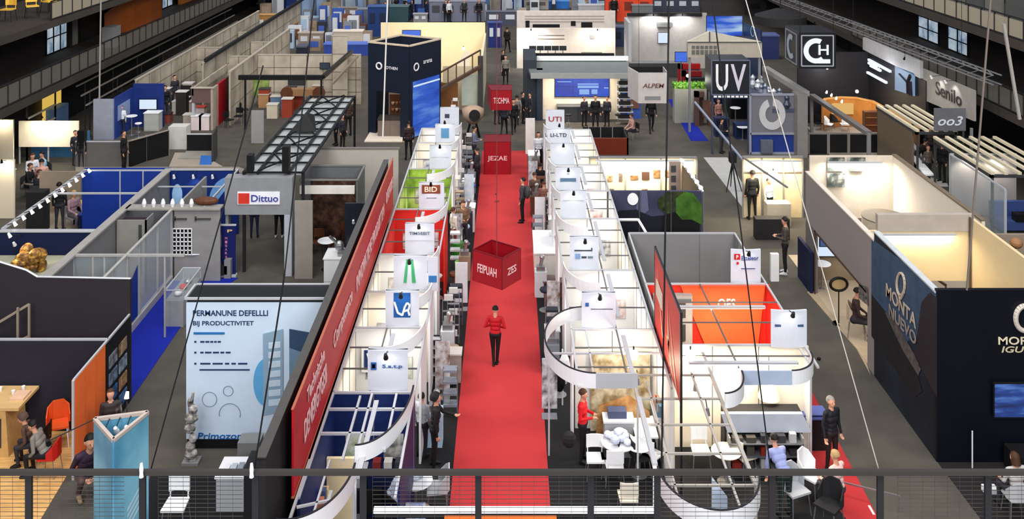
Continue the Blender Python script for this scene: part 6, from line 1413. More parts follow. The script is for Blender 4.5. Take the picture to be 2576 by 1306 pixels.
X0, Y = P(2478, 612); q = [P(2478, 500, 1.0), P(2530, 545, 1.0)]; t = thing('counter', 'long counter with pale top beside the blue sofa', 'counter', (17, 31, 0))
MB().box(16.6, 17.5, 30.3, 34.2, 0, .98).build('cabinet', mat((120, 112, 106)), t); MB().box(16.55, 17.55, 30.25, 34.25, .98, 1.03).build('countertop', mat((200, 206, 200)), t)
# cream two-part stand with dark picture wall
t = thing('cream_stand', 'big cream stand with a dark mountain picture on its side and black front', 'booth', (12.3, 28, 0))
fr = mottled('dark_front', [(12, 14, 22), (14, 17, 26)], .5, .35); X = 10.36
MB().box(X, 15.2, 23.05, 23.17, 0, 4.16).build('black_front', fr, t)
sm = mottled('mountain_print', [(22, 26, 34), (30, 36, 48), (44, 58, 78)], .35, .4, detail=6)
MB().box(X, X+.1, 23.17, 27.0, 0, 4.06).build('picture_wall', sm, t)
lgw = mat((150, 142, 138), .6, var=.03, scale=.5)
MB().box(X, X+.1, 27.0, 33.2, 2.15, 3.8).build('upper_side_wall', lgw, t); MB().box(X, X+.1, 27.0, 27.5, 0, 2.15).build('side_post', lgw, t); MB().box(X, X+.1, 32.2, 33.2, 0, 2.15).build('rear_side_wall', mat((110, 108, 108), .6), t)
MB().box(X-.02, X+.14, 27, 33.2, 3.8, 3.84).build('side_top_edge', mat((220, 210, 196), .5), t); MB().box(X-.02, X+.14, 23.1, 27, 4.06, 4.1).build('picture_top_edge', mat((190, 196, 200), .5), t)
cr = mat((226, 204, 160), .6, var=.02)
MB().box(X+.1, 14.0, 28.7, 28.8, 1.95, 3.45).build('cream_back_wall', cr, t); MB().box(X+.75, 14.0, 28.66, 28.84, 3.45, 3.95).build('grey_header', mat((176, 166, 156), .6), t); MB().box(13.9, 14.0, 23.2, 28.7, 0, 3.85).build('cream_right_wall', cr, t)
MB().box(X+.1, 13.9, 23.2, 27.4, 0, .03).build('room_floor', cr, t); MB().box(X+.1, 13.9, 27.3, 27.4, 0, 2.0).build('inner_wall', cr, t)
cw2 = mat((230, 220, 204), .6, var=.02); MB().box(11.2, 14.4, 35.4, 35.5, 0, 3.7).build('far_back_wall', mat((214, 202, 184), .6), t); MB().box(14.3, 14.4, 28.8, 35.4, 0, 3.7).build('far_right_wall', cw2, t); MB().box(14.28, 14.44, 28.8, 35.5, 3.7, 3.75).build('far_top_edge', mat((120, 106, 90)), t)
MB().box(X+.1, 12.3, 33.2, 33.3, 0, 2.2).build('return_wall', mat((150, 134, 112)), t); MB().box(10.4, 14.3, 27.4, 35.4, 0, .03).build('far_room_floor', mat((176, 158, 134), .7), t)
g = MB(); g.box(X-.03, X+.0, 32.14, 32.2, 0, 2.15); g.box(X-.03, 0+X, 27.5, 32.2, 2.1, 2.15); g.build('opening_frame', mat((80, 60, 50)), t)
b = MB(); k_ = [sp(2198, 640, X-.02), sp(2230, 650, X-.02), sp(2290, 770, X-.02), sp(2330, 790, X-.02), sp(2358, 800, X-.02), sp(2358, 1130, X-.02), sp(2300, 1020, X-.02), sp(2194, 800, X-.02)]
def side_poly(nm, m, pts, dx=-.02):
    a = [sp(px, py, X+dx) for px, py in pts]; b = MB(); b.add(a, [tuple(range(len(a)))]); b.build(nm, m, t)
side_poly('picture_shape', mat((62, 84, 108), .5, var=.15), [(2192, 600), (2275, 660), (2355, 735), (2355, 800), (2320, 840), (2280, 860), (2235, 830), (2192, 760)], -.005)
side_poly('picture_shape', mat((34, 33, 38), .5, var=.2), [(2192, 740), (2240, 800), (2290, 880), (2320, 985), (2300, 1000), (2230, 900), (2192, 845)], -.01)
side_poly('picture_shape', mat((44, 42, 48), .5), [(2300, 890), (2318, 740+20), (2340, 735), (2357, 750), (2357, 1000), (2330, 950)], -.012)
side_poly('picture_shape', mat((90, 86, 84), .5, var=.4, scale=8), [(2226, 786), (2240, 790), (2300, 890), (2316, 930), (2310, 945), (2270, 880)], -.015)
wm = mat((196, 180, 160), .5)
b = MB(); n = 18; b.path([sp(2266+10*math.cos(2*PI*i/n), 715-28*math.sin(2*PI*i/n), X-.04) for i in range(n+1)], .035); b.path([sp(2258, 735, X-.04), sp(2266, 752, X-.04), sp(2274, 735, X-.04)], .03); b.build('ring_emblem', wm, t)
c1 = sp(2265, 768, X-.04); lettering(t, 'MONTA', X-.04, c1[1], c1[2]-.0, .36, wm, rz=-PI/2, width=1.9); lettering(t, 'NUEVO', X-.04, c1[1]-.1, c1[2]-.45, .32, mat((150, 140, 130)), rz=-PI/2, width=1.7)
c1 = (XW(2578, 23), 23.03, ZT(801, 23)); n = 24; b = MB(); b.path([(c1[0]+.22*math.cos(2*PI*i/n), 23.0, c1[2]+.3*math.sin(2*PI*i/n)) for i in range(n+1)], .06, 8); b.build('ring_emblem', mat((206, 196, 184), .5), t)
lettering(t, 'MORA', XW(2513, 23), 23.03, ZT(859, 23), .19, mat((226, 214, 180), .5), width=.95, align='LEFT'); lettering(t, 'IGUID', XW(2521, 23), 23.03, ZT(881, 23), .15, mat((206, 196, 160), .5), width=.85, align='LEFT', shear=.2)
lm_ = MB(); xl = XW(2430, 26); lm_.bar((13.85, 28.6, 3.9), (13.85, 28.6, .1), .05); lm_.build('corner_post', mat((90, 74, 54)), t)
tv(XW(2545, 22.9), 22.98, (ZT(960, 23)+ZT(1048, 23))/2, .84, .85, 'blue lit screen on the black front at the right edge', scr=mottled('blue_face', [(14, 30, 70), (30, 66, 150), (100, 150, 230)], 1.6, .3, emit=.8, stretch=(.6, 1, 3)))
strip_lamp(11.0, 13.4, 28.55, 3.38, 34, 'lamp bar on the grey header of the cream room', (1, .84, .6)); strip_lamp(11.8, 13.8, 35.2, 3.5, 120, 'added fill lamp bar over the brightly lit far room', (1, .93, .82)); strip_lamp(10.8, 13.0, 23.3, 3.6, 25, 'hidden fill lamp bar added in the cream room', (1, .84, .6))  # far room bar and bar behind the front are added to light the walls
# details in the far room
for k, (a, c_, d, e) in enumerate(((2080, 2124, 396, 430), (2132, 2176, 396, 430), (2080, 2124, 436, 470))):
    Y = 35.35; solo('wall_picture', MB().box(XW(a, Y), XW(c_, Y), Y-.04, Y, ZT(e, Y), ZT(d, Y)), mottled('dark_print_%d' % k, [(36, 40, 38), (90, 96, 92), (200, 196, 186)], 3, .5), '%s dark framed picture on the far cream wall' % ['upper left', 'upper right', 'lower left'][k], 'picture')
X, Y = P(2200, 540, .0); t = thing('glass_cylinder', 'large clear glass cylinder in the brightly lit room', 'glass', (13.1, 33.2, 0)); MB().lathe((13.1, 33.2, .03), [(.75, 0), (.75, 2.2), (.73, 2.2), (.73, 0)], 30).build('glass_wall', mat((206, 200, 186), .1, alpha=.25, var=0), t); MB().lathe((13.1, 33.2, 2.23), [(.77, 0), (.77, .03), (.72, .03)], 30).build('rim', mat((110, 100, 84)), t)
g = MB(); g.bar((12.4, 34.6, 1.6), (13.4, 29.2, 1.6), .06); g.bar((12.2, 34.6, 1.1), (13.1, 29.2, 1.1), .05)
for k in range(5): p = Vector((12.4, 34.6, 1.6)).lerp(Vector((13.4, 29.2, 1.6)), k/4); g.bar(p, (p.x, p.y, .05), .04)
solo('handrail', g, mat((96, 76, 52), .5), 'brown stair handrail before the glass cylinder', 'railing')
for k, (px, py, z) in enumerate(((2148, 492, 1.2), (2165, 500, 1.1), (2170, 548, .9), (2180, 558, .8), (2150, 525, 1.0))):
    X, Y = P(px, py, z); put(mk_chair(['black swivel chair at the back', 'white ring backed chair', 'black seat at the front', 'small white stool like chair at the front', 'black middle seat'][k]+', lit room behind the grey upper wall', [BLACK, WHITE, BLACK, WHITE, BLACK][k], BLACK, shell=True), X, Y, rz=k*1.1, scale=1.25)
# opening below the grey wall
tv(XW(2088, 33.0), 33.15, (ZT(580, 33)+ZT(650, 33))/2, 1.5, .95, 'bright white screen with small pictures seen through the opening', scr=SCREENW, name='presentation_screen', pic=[(.05, .45, .5, .62), (.1, .4, .1, .35), (.6, .75, .1, .3)])
tv(XW(2080, 33.0), 33.07, (ZT(580, 33)+ZT(650, 33))/2+.05, .5, .3, 'small dark picture on the bright white screen', scr=mat((70, 110, 170), emit=.6), name='picture_tile')
X, Y = P(2065, 745); put(mk_table('white bistro table by the opening of the cream stand', WHITE, .9, .3), X+.2, Y+.5)
X, Y = P(2110, 815); b = MB(); 
t = thing('round_lamp_stand', 'black round framed stand light before the side post', 'lamp', (X, Y, 0)); n = 20; b.path([(X+.27*math.cos(2*PI*i/n), Y, 1.25+.2*math.sin(2*PI*i/n)) for i in range(n+1)], .045, 8); b.build('round_frame', BLACK, t); b = MB(); b.tube((X, Y, 1.05), (X, Y, 0), .02); b.lathe((X, Y, 0), [(.2, 0), (.2, .02)], 16); b.build('stand_pole', BLACK, t)
b = MB(); b.tube((X, Y-.01, 1.25), (X, Y+.02, 1.25), .22, n=20); b.build('tan_disc', mat((176, 150, 110)), t)
Yq = 27.2; t = thing('poster', 'small sketched poster on the side post of the cream stand', 'poster', (X, 27.2, 1)); a = [sp(2160, 715, 10.33), sp(2182, 722, 10.33), sp(2184, 770, 10.33), sp(2160, 750, 10.33)]; b = MB(); b.add(a, [(0, 1, 2, 3)]); b.build('face_panel', mottled('sketch', [(60, 56, 56), (140, 134, 130)], 8, .6), t)
solo('blue_kickboard', MB().box(10.2, 10.3, 32.2, 33.6, 0, 1.4), NAVY, 'navy board standing against the rear of the grey side wall', 'board')
t = thing('globe_lamp', 'brown globe lamp on a white pole at the right edge', 'lamp', (*P(2556, 740), 0)); X, Y = XW(2557, 27), 27
MB().ball((X, Y, ZT(612, Y)), .17, .17, .15).build('globe', mat((150, 108, 72)), t); MB().tube((X, Y, 0), (X, Y, ZT(625, Y)), .03).build('pole', WHITE, t); MB().lathe((X, Y, 0), [(.2, 0), (.2, .02)], 14).build('base', WHITE, t)
t = thing('glazed_door', 'white framed door with red goods behind it at the right edge', 'door', (14.6, 26, 0)); MB().box(14.45, 15.3, 26.0, 26.05, 0, 3.0).build('door_leaf', mat((70, 40, 36)), t); g = MB(); g.bar((14.45, 26, 0), (14.45, 26, 3), .08); g.bar((14.45, 26, 3), (15.3, 26, 3), .08); g.build('door_frame', WHITE, t)
t = thing('sketch_wall', 'beige wall strip with a dark long shape beyond the cream room', 'wall', (15, 30, 0)); MB().ribbon([(14.5, 27), (14.6, 34)], 0, 3.4, .1).build('wall_panel', mat((170, 150, 126)), t); MB().box(14.7, 16.2, 29.6, 29.7, 0, 3.0).build('cross_wall', mat((150, 136, 120)), t)

# --- lit showcase wall and dark picture wall in the middle right
Y = 39.2; x0, x1 = XW(1483, Y), XW(1752, Y); t = thing('showcase_wall', 'warm lit showcase wall full of small framed goods', 'showcase', ((x0+x1)/2, Y, 0)); wc = mat((232, 212, 172), .5)
MB().box(x0, x1, Y, Y+.1, 0, 2.5).build('back_panel', wc, t); g = MB()
for k in range(4): g.bar((x0+(x1-x0)*k/3, Y-.05, 0), (x0+(x1-x0)*k/3, Y-.05, 2.5), .06)
g.bar((x0, Y-.05, 2.52), (x1, Y-.05, 2.52), .08); g.build('frame', GREY, t)
r = random.Random(12); cols_ = [(70, 50, 40), (150, 110, 70), (120, 100, 90), (60, 60, 60), (180, 150, 110)]
for k in range(18):
    x = x0+.25+(x1-x0-.6)*(k % 9)/8; z = 1.75-(k//9)*.75+r.uniform(-.1, .1); w_ = r.uniform(.15, .35); h_ = r.uniform(.15, .4)
    solo('framed_sample', MB().box(x, x+w_, Y-.04, Y, z-h_/2, z+h_/2), mottled('sample_%d' % k, [r.choice(cols_), r.choice(cols_)], 9, .5), '%s small framed sample of the %s row on the warm showcase wall' % (ORD[k % 9].replace('nearest', 'first'), ['upper', 'lower'][k//9]), 'sample', 'framed samples on the showcase wall')
strip_lamp(x0+.2, x1-.2, Y-.5, 2.5, 230, 'lamp bar over the warm showcase wall', (1, .86, .62))
t = thing('picture_stand', 'narrow panel with small dark pictures right of the showcase wall', 'panel', (XW(1707, 38.8), 38.6, 0)); MB().box(XW(1683, 38.6), XW(1712, 38.6), 38.6, 38.66, 0, 2.5).build('face_panel', mat((150, 132, 122)), t)
for k in range(5): MB().box(XW(1688, 38.6), XW(1700, 38.6), 38.57, 38.6, .5+k*.4, .75+k*.4).build('picture', DGREY, t)
t = thing('lamp_rail', 'slanting white rail of lamps right of the showcase wall', 'rail', (7.3, 37.5, 2.5)); a, c = P(1712, 400, 2.5), P(1768, 482, 2.5); MB().bar((*a, 2.5), (*c, 2.5), .07).build('rail', WHITE, t); MB().bar((*c, 0), (*c, 2.5), .06).build('post', ALU, t); MB().ribbon([a, c], 0, 2.4, .05).build('side_wall', mat((74, 66, 60)), t)
for k in range(6): p = Vector((*a, 2.53)).lerp(Vector((*c, 2.53)), (k+.5)/6); MB().ball(tuple(p), .08).build('lamp_head', LIT, t)
Y = 35.1; x0, x1 = XW(1528, Y), XW(1767, Y); t = thing('picture_wall', 'dark wall picture with a pale moon disc and a green jacket shape', 'picture', ((x0+x1)/2, Y, 0))
MB().box(x0, x1, Y, Y+.1, 0, 2.5).build('wall_panel', mottled('dusk_print', [(50, 52, 74), (66, 68, 92), (58, 60, 84)], .7, .5), t)
def fq(px, py): return (XW(px, Y-.03), ZT(py, Y-.03))
def fpoly(nm, m, pts, d=.01): b = MB(); b.vprism([fq(*p) for p in pts], Y-.02-d, Y-d); b.build(nm, m, t)
n = 22; b = MB(); cxx, czz = fq(1592, 501); b.vprism([(cxx+.2*math.cos(2*PI*i/n), czz+.22*math.sin(2*PI*i/n)) for i in range(n)], Y-.04, Y-.01); b.build('moon_disc', mat((244, 244, 246), .4), t)
fpoly('grey_patch', mat((96, 96, 124), .5), [(1610, 482), (1628, 482), (1632, 530), (1618, 540), (1600, 525)], .0)
fpoly('dark_ridge', mat((28, 30, 40), .5), [(1528, 545), (1560, 530), (1600, 528), (1640, 545), (1690, 540), (1690, 600), (1528, 600)], .01)
fpoly('green_jacket', mottled('jacket_green', [(44, 78, 20), (70, 112, 36)], 3, .7), [(1700, 500), (1722, 482), (1745, 487), (1765, 515), (1765, 565), (1740, 552), (1715, 552), (1700, 535)], .03)
fpoly('dark_foliage', mottled('foliage', [(24, 34, 14), (60, 70, 34)], 5, .7), [(1655, 500), (1680, 483), (1722, 482), (1700, 500), (1695, 535), (1680, 545), (1655, 520)], .02); fpoly('black_trousers', BLACK, [(1670, 540), (1700, 533), (1745, 550), (1760, 565), (1760, 600), (1660, 600)], .025)
g = MB()
for k in range(4): xx = XW(1528+k*79.7, Y); g.bar((xx, Y-.06, 0), (xx, Y-.06, 2.5), .05)
g.build('panel_joint', DGREY, t); t2 = thing('white_handrail', 'short bent white rail before the dark wall picture', 'railing', (4, 34, 0)); b = MB(); p0 = (*P(1545, 553, 2.0), 2.0); p1 = (*P(1606, 553, 2.0), 2.0); p2 = (*P(1625, 585, 2.0), 2.0); b.path([p0, p1, p2], .05); b.build('rail', WHITE, t2); b = MB(); b.tube(p2, (p2[0], p2[1], 0), .03); b.tube(p0, (p0[0], p0[1], 0), .03); b.build('post', WHITE, t2)
# right-hand glass booth behind the camera boom
Y = 39.3; t = thing('glass_room', 'warm lit glass room with slim bars next to the cream stand', 'booth', (10.6, Y, 0)); MB().box(XW(1868, Y), XW(2018, Y), Y, Y+.1, 0, 2.5).build('back_wall', mat((220, 200, 160), .6), t)
g = MB(); 
for px in (1868, 1916, 1970, 2018): g.bar((XW(px, Y), Y-.06, 0), (XW(px, Y), Y-.06, 2.5), .05)
g.bar((XW(1868, Y), Y-.06, 2.52), (XW(2018, Y), Y-.06, 2.52), .08); g.bar((XW(1868, Y), Y-.06, 1.9), (XW(2018, Y), Y-.06, 1.9), .04); g.bar((XW(1868, Y), Y-.06, 2.5), (10.4, 35.5, 2.5), .06); g.build('frame', GREY, t); MB().box(XW(1900, 37), XW(1985, 37), 36.9, 37.3, 0, .8).build('dark_bench', SOFTBLACK, t)
MB().box(XW(1930, 38.3), XW(1990, 38.3), 38.3, 38.8, 0, .9).build('white_desk', mat((180, 170, 150)), t); strip_lamp(XW(1880, Y), XW(2005, Y), Y-.6, 2.48, 130, 'lamp bar in the warm lit glass room', (1, .85, .6)); pt_lamp(XW(1945, 38), 38, 1.9, 30, 'white glowing dome lamp in the warm glass room', (1, .9, .7), .22)
# camera boom
t = thing('camera_crane', 'black camera crane arm on a tripod standing in the right aisle', 'crane', (*P(1840, 470), 0)); X, Y = P(1843, 478)
for s in ((-.35, -.3), (.35, -.3), (0, .4)): MB().tube((X, Y, 1.3), (X+s[0], Y+s[1], 0), .035, .02).build('leg', BLACK, t)
MB().box(X-.15, X+.15, Y-.15, Y+.15, 1.25, 1.7).build('crane_head', SOFTBLACK, t); a = Vector((X, Y, 1.6)); MB().tube(a+Vector((.5, -1.0, -.3)), a+Vector((-1.1, 3.0, 1.6)), .06).build('boom_arm', mat((120, 130, 150), .4), t); MB().box(X+.3, X+.75, Y-1.3, Y-.9, 1.0, 1.4).build('counterweight', BLACK, t)

# --- background band: the far end of the hall
far = [(640, 700, 38, 95, (150, 112, 66), 'amber lit shelf stand'), (705, 745, 60, 104, (120, 84, 50), 'brown wooden shelf stand'), (700, 790, 0, 26, (110, 150, 190), 'pale blue lit stand'), (795, 850, 0, 22, (140, 170, 200), 'light blue glass stand'),
       (750, 812, 84, 120, (150, 134, 120), 'small taupe hut'), (838, 912, 80, 122, (196, 184, 168), 'cream hut with two windows'), (815, 930, 113, 140, (50, 76, 160), 'blue banner wall'), (745, 770, 120, 140, (40, 46, 60), 'dark low stand'),
       (850, 900, 20, 50, (120, 112, 104), 'grey brown hall stand'), (900, 948, 24, 70, (96, 104, 116), 'slate grey stand'), (925, 975, 18, 92, (26, 54, 110), 'deep blue stand'), (975, 1027, 18, 56, (46, 74, 80), 'teal grey wall'),
       (1040, 1075, 36, 58, (132, 134, 136), 'pale grey low wall'), (1027, 1110, 4, 20, (160, 160, 176), 'lilac white stand'), (1080, 1220, 4, 54, (110, 114, 132), 'mid grey blue stand'), (1130, 1190, 8, 50, (130, 134, 144), 'silver wall stand'), (1222, 1305, 30, 64, (70, 74, 92), 'dark lattice stand'),
       (1250, 1312, 0, 28, (30, 60, 150), 'bright blue stand'), (1318, 1380, 0, 24, (150, 144, 140), 'grey white stand'), (1375, 1432, 4, 22, (40, 110, 190), 'sky blue stand'), (1432, 1480, 0, 20, (190, 150, 120), 'peach stand'), (1455, 1522, 14, 40, (170, 170, 176), 'pale lilac stand'),
       (1523, 1642, -8, 54, (216, 70, 40), 'tall orange red stand'), (1590, 1642, 14, 56, (110, 114, 116), 'grey corner stand'), (1640, 1765, -4, 30, (62, 68, 84), 'slate blue stand'), (1765, 1880, 0, 34, (66, 62, 62), 'charcoal hall stand'), (1545, 1590, 70, 118, (44, 56, 84), 'navy side wall'),
       (660, 700, 100, 140, (70, 66, 64), 'dark grey counter stand'), (1228, 1262, 58, 120, (30, 46, 110), 'navy blue portal post'), (1262, 1305, 50, 62, (30, 46, 110), 'navy blue portal lintel'), (1880, 1960, 0, 40, (46, 46, 52), 'black tent stand'), (1912, 1960, 92, 150, (50, 60, 110), 'indigo booth')]
for k, (a, b_, yt, yb, c, nm) in enumerate(far):
    Y = YG(yb); x0, x1 = XW(a, Y), XW(b_, Y); z = ZT(yt, Y); m = mat(c, .6)
    t = thing('distant_stand', nm+' in the far part of the hall', 'stand', ((x0+x1)/2, Y, 0)); d = min(3, .4+.3*(k % 4))
    if 'lintel' in nm: MB().box(x0, x1, Y, Y+.3, z-.8, z).build('beam_rail', m, t); MB().box(x1-.2, x1, Y, Y+.3, 0, z-.8).build('post', m, t); continue
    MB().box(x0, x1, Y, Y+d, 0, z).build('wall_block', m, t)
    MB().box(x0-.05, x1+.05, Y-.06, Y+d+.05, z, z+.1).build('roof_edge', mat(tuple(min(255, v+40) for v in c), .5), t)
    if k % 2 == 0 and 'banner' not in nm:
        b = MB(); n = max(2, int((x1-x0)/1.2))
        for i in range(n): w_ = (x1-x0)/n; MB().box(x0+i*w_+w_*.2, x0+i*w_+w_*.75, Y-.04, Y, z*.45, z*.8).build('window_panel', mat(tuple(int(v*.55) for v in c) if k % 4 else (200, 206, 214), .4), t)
arm_lamp((XW(650, 80), 80, 3.2), (XW(650, 80), 79.5, 3.2), 'amber lamp on the amber lit shelf stand', 60, color=(1, .7, .35), aim=(XW(660, 82), 82, 1))
# rows of lit booths at the very back (each one a thing)
r = random.Random(77); pal = [(60, 96, 170), (150, 176, 210), (206, 210, 216), (96, 104, 120), (40, 60, 120), (170, 160, 150), (230, 234, 240), (120, 140, 170), (84, 84, 92), (180, 196, 214)]
pn = ['blue', 'ice blue', 'silver white', 'slate', 'navy', 'stone', 'white', 'steel blue', 'dark grey', 'pale sky']
k = 0
for row, (yb, yt) in enumerate(((12, -12), (26, 2), (44, 16))):
    px = 660 + row*17
    while px < 1300:
        w_ = r.uniform(22, 44); ci = r.randrange(10); Y = YG(yb)+r.uniform(-.5, 3); x0, x1 = XW(px, Y), XW(px+w_*.85, Y); z = r.uniform(2, 3.4); c = pal[ci]
        t = thing('distant_stand', '%s stand, %s from left, %s row at the far end' % (pn[ci], ORD[k % 18].replace('nearest', 'first'), ['rearmost', 'middle', 'front'][row]), 'stand', ((x0+x1)/2, Y, 0), 'small stands at the far end')
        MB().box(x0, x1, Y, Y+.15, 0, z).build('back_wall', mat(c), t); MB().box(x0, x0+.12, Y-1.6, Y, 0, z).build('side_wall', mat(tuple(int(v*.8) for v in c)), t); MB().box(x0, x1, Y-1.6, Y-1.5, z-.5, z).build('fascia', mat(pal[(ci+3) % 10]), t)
        if r.random() < .6: MB().box(x0+.4, x0+1.2, Y-1.2, Y-.7, 0, 1.0).build('desk', mat(pal[(ci+6) % 10]), t)
        px += w_; k += 1
    k = 0
for k in range(6):
    X = (-24, -14, -5, 5, 14, 22)[k]; area('hall_lamp_or_fill', (X, 112, 12), 6, 4, 900, (.9, .95, 1), (.5, 0, 0))  # added fill lights, they only brighten the rear of the hall
# ================================================================ goods, furniture and people
rL = ['left', 'right']
greyprints = [(120, 120, 130), (70, 80, 110), (150, 130, 110), (60, 60, 64), (170, 100, 80), (90, 120, 140), (130, 150, 110), (200, 170, 120)]
r = random.Random(99)
names_c = ['pale', 'navy', 'tan', 'charcoal', 'rust', 'slate', 'olive', 'gold']
# posters on the partitions and small furniture inside each booth of the two rows
for side, SS, xw, sgn_ in ((0, SL, -3.9, 1), (1, SR, 3.7, -1)):
    for i in range(8):
        y = SS[i+1]-.10; row = rL[side]; bn = '%s booth of the %s row' % (ORD[i], row)
        if side == 1 and i == 0: continue
        if True:
            for k in range(2):
                ci = r.randrange(8); x = (xw+sgn_*(.25+k*.85)); z = r.uniform(1.3, 1.6); w_ = r.uniform(.3, .5)
                solo('poster', MB().box(x, x+sgn_*w_, y, y+.015, z-.3, z+.25), mottled('poster_%d%d%d' % (side, i, k), [greyprints[ci], (220, 218, 214)], 5, .5), '%s poster %s in the %s' % (names_c[ci], ['beside the long wall', 'nearer the carpet'][k], bn), 'poster', 'posters in the small booths')
        yc = (SS[i]+SS[i+1])/2
        if i > 0:
            x = xw+sgn_*1.0
            t = counter(x-.35, x+.35, yc+.1, yc+.55, .9, [WHITE, LGREY, WALLW][i % 3], WHITE, '%s counter inside the %s' % (['white', 'grey', 'off-white'][i % 3], bn), door=False); t['group'] = 'counters inside the small booths'
            ci = r.randrange(8); b = MB().box(x-.25, x+.2, yc+.2, yc+.45, .9, 1.0+r.random()*.15)
            solo('product_box', b, mat(greyprints[ci]), '%s box on the counter inside the %s' % (names_c[ci], bn), 'box', 'boxes on the small booth counters')
            if i < 5:
                xx = xw+sgn_*.55
                tt = mk_table('round table inside the %s' % bn, WHITE, .74, .32); tt['group'] = 'round tables inside the booths'; put(tt, xx+sgn_*.05, yc-.55)
                c = mk_chair('%s chair inside the %s' % (['white', 'black'][i % 2], bn), [WHITE, SOFTBLACK][i % 2]); c['group'] = 'chairs inside the small booths'; put(c, xx+sgn_*.75, yc-.5, rz=sgn_*PI/2)
        # wall shelf on the long wall
        X = xw
        solo('wall_shelf', MB().box(X, X+sgn_*.22, yc-.5, yc+.3, 1.25, 1.29), LGREY, 'slim wall shelf inside the %s' % bn, 'shelf', 'wall shelves of the small booths')
        for k in range(3):
            ci = r.randrange(8); h_ = r.uniform(.12, .3)
            solo('sample', MB().box(X+sgn_*.03, X+sgn_*.16, yc-.42+k*.24, yc-.28+k*.24, 1.29, 1.29+h_), mat(greyprints[ci]), '%s sample on the wall shelf of the %s, %s along' % (names_c[ci], bn, ['first', 'second', 'third'][k]), 'sample', 'samples on the booth wall shelves')
# framed navy picture and details of the near left booths
X = -3.0; y = 21.42
t = thing('framed_picture', 'framed navy square picture with a white looping mark beside the badge sign', 'picture', (-3.4, 22.9, 1.4)); MB().box(-3.75, -3.2, 24.42, 24.46, 1.45, 2.1).build('frame', WALLW, t); MB().box(-3.68, -3.28, 24.4, 24.42, 1.53, 2.02).build('print', mat((20, 40, 90)), t)
b = MB(); b.path([(-3.6, 24.38, 1.95), (-3.52, 24.38, 1.65), (-3.42, 24.38, 1.9), (-3.36, 24.38, 1.75)], .022); b.build('looping_mark', WHITE, t)
put(mk_plant('dark leafy plant in the booth beside the badge sign', .8), -3.3, 22.6)
t = counter(-3.9, -3.15, 20.9, 21.35, 1.05, mat((170, 172, 180)), LGREY, 'grey counter at the back of the navy front booth', door=False)
solo('seat_back', MB().ribbon([(-3.45, 20.75), (-3.1, 20.7), (-2.75, 20.75)], .35, .85, .08), BLACK, 'black curved seat back in the navy front booth', 'chair')
solo('cream_board', MB().box(-3.88, -3.25, 20.4, 20.48, 0, 1.72), mat((226, 204, 164), .5), 'large cream board standing in the front of the navy booth', 'board')
for k, x in enumerate((-3.0, -2.75, -2.5)): solo('product_box', MB().box(x, x+.18, 21.1, 21.3, 1.05, 1.2), mat([(120, 40, 40), (200, 196, 190), (60, 60, 66)][k]), '%s small box on the top of the navy partition counter' % ['red', 'white', 'black'][k], 'box')
t = thing('counter', 'navy counter against the inner wall of the navy front booth', 'counter', (-2.6, 21.2, 0)); MB().box(-3.1, -2.3, 21.05, 21.4, 0, 1.05).build('cabinet', NAVY, t)
# along the left aisle edge
shelf0 = None
def aisle(px, py, z=0): return P(px, py, z)
t = thing('shelf_rack', 'dark ladder shelf beside the badge sign booth', 'rack', (-1.85, 22.8, 0)); X, Y = P(1093, 960)
for s in (-1, 1): MB().bar((X+s*.17, Y, 0), (X+s*.17, Y, 1.3), .035).build('upright', METAL, t)
MB().box(X-.16, X+.16, Y+.08, Y+.12, 0, 1.25).build('back_panel', SOFTBLACK, t)
for k in range(5): MB().box(X-.17, X+.17, Y-.1, Y+.1, .2+k*.25, .22+k*.25).build('shelf', ALU, t)
X, Y = P(1142, 965); t = counter(X-.2, X+.19, Y, Y+.4, .82, mat((150, 142, 132), .5, var=.2, scale=5), mat((190, 184, 176)), 'tall marbled grey box by the left edge of the red carpet', door=False)
solo('bag', MB().ball((X-.1, Y-.15, .1), .16, .1, .1), SOFTBLACK, 'crumpled black bag at the foot of the marbled grey box', 'bag')
rk = mk_rack('silver brochure rack before the marbled grey box', 5); put(rk, *P(1128, 880)); rk2 = copy_tree(rk); x_, y_ = P(1140, 860); rk2.location = (x_, y_, 0); rk2['label'] = 'slimmer silver brochure rack just behind the first one on the left aisle'
X, Y = P(1098, 760); st = mk_stool('grey stool on the left aisle under the green striped sign', LGREY); put(st, X, Y+.3)
X, Y = P(1083, 860); 
X, Y = P(1158, 700); t = thing('green_bin', 'bright green round crate in front of the red booth', 'crate', (X, Y, 0)); gb = mat((78, 150, 40), .5, var=.15, scale=8); MB().lathe((X, Y, 0), [(.18, 0), (.2, .5), (.17, .52)], 16).build('drum', gb, t); MB().lathe((X, Y, .52), [(.2, 0), (.2, .05), (.05, .07)], 16).build('lid', mat((130, 200, 60)), t)
X, Y = P(1150, 650); t = thing('green_bin', 'darker green crate behind the bright green one', 'crate', (X, Y, 0)); MB().lathe((X, Y, 0), [(.2, 0), (.22, .6), (.2, .62)], 16).build('drum', mat((50, 130, 50), .5), t)
for k, (px, py, c, nm) in enumerate(((1130, 590, (40, 40, 44), 'charcoal'), (1178, 585, (214, 210, 206), 'pale'), (1130, 505, (60, 62, 66), 'dark'), (1178, 500, (170, 172, 176), 'silver'), (1135, 445, (190, 192, 198), 'light'), (1175, 440, (50, 50, 54), 'black'), (1150, 400, (196, 190, 184), 'cream'), (1160, 370, (70, 60, 60), 'brown'))):
    X, Y = P(px, py); t = counter(X-.25, X+.25, Y, Y+.5, [.9, 1.0, .8, .75][k % 4], mat(c), mat(tuple(min(255, v+30) for v in c)), '%s display stand on the left side of the carpet, %s row of goods' % (nm, ORD[k//2]), door=False, name='display_stand')
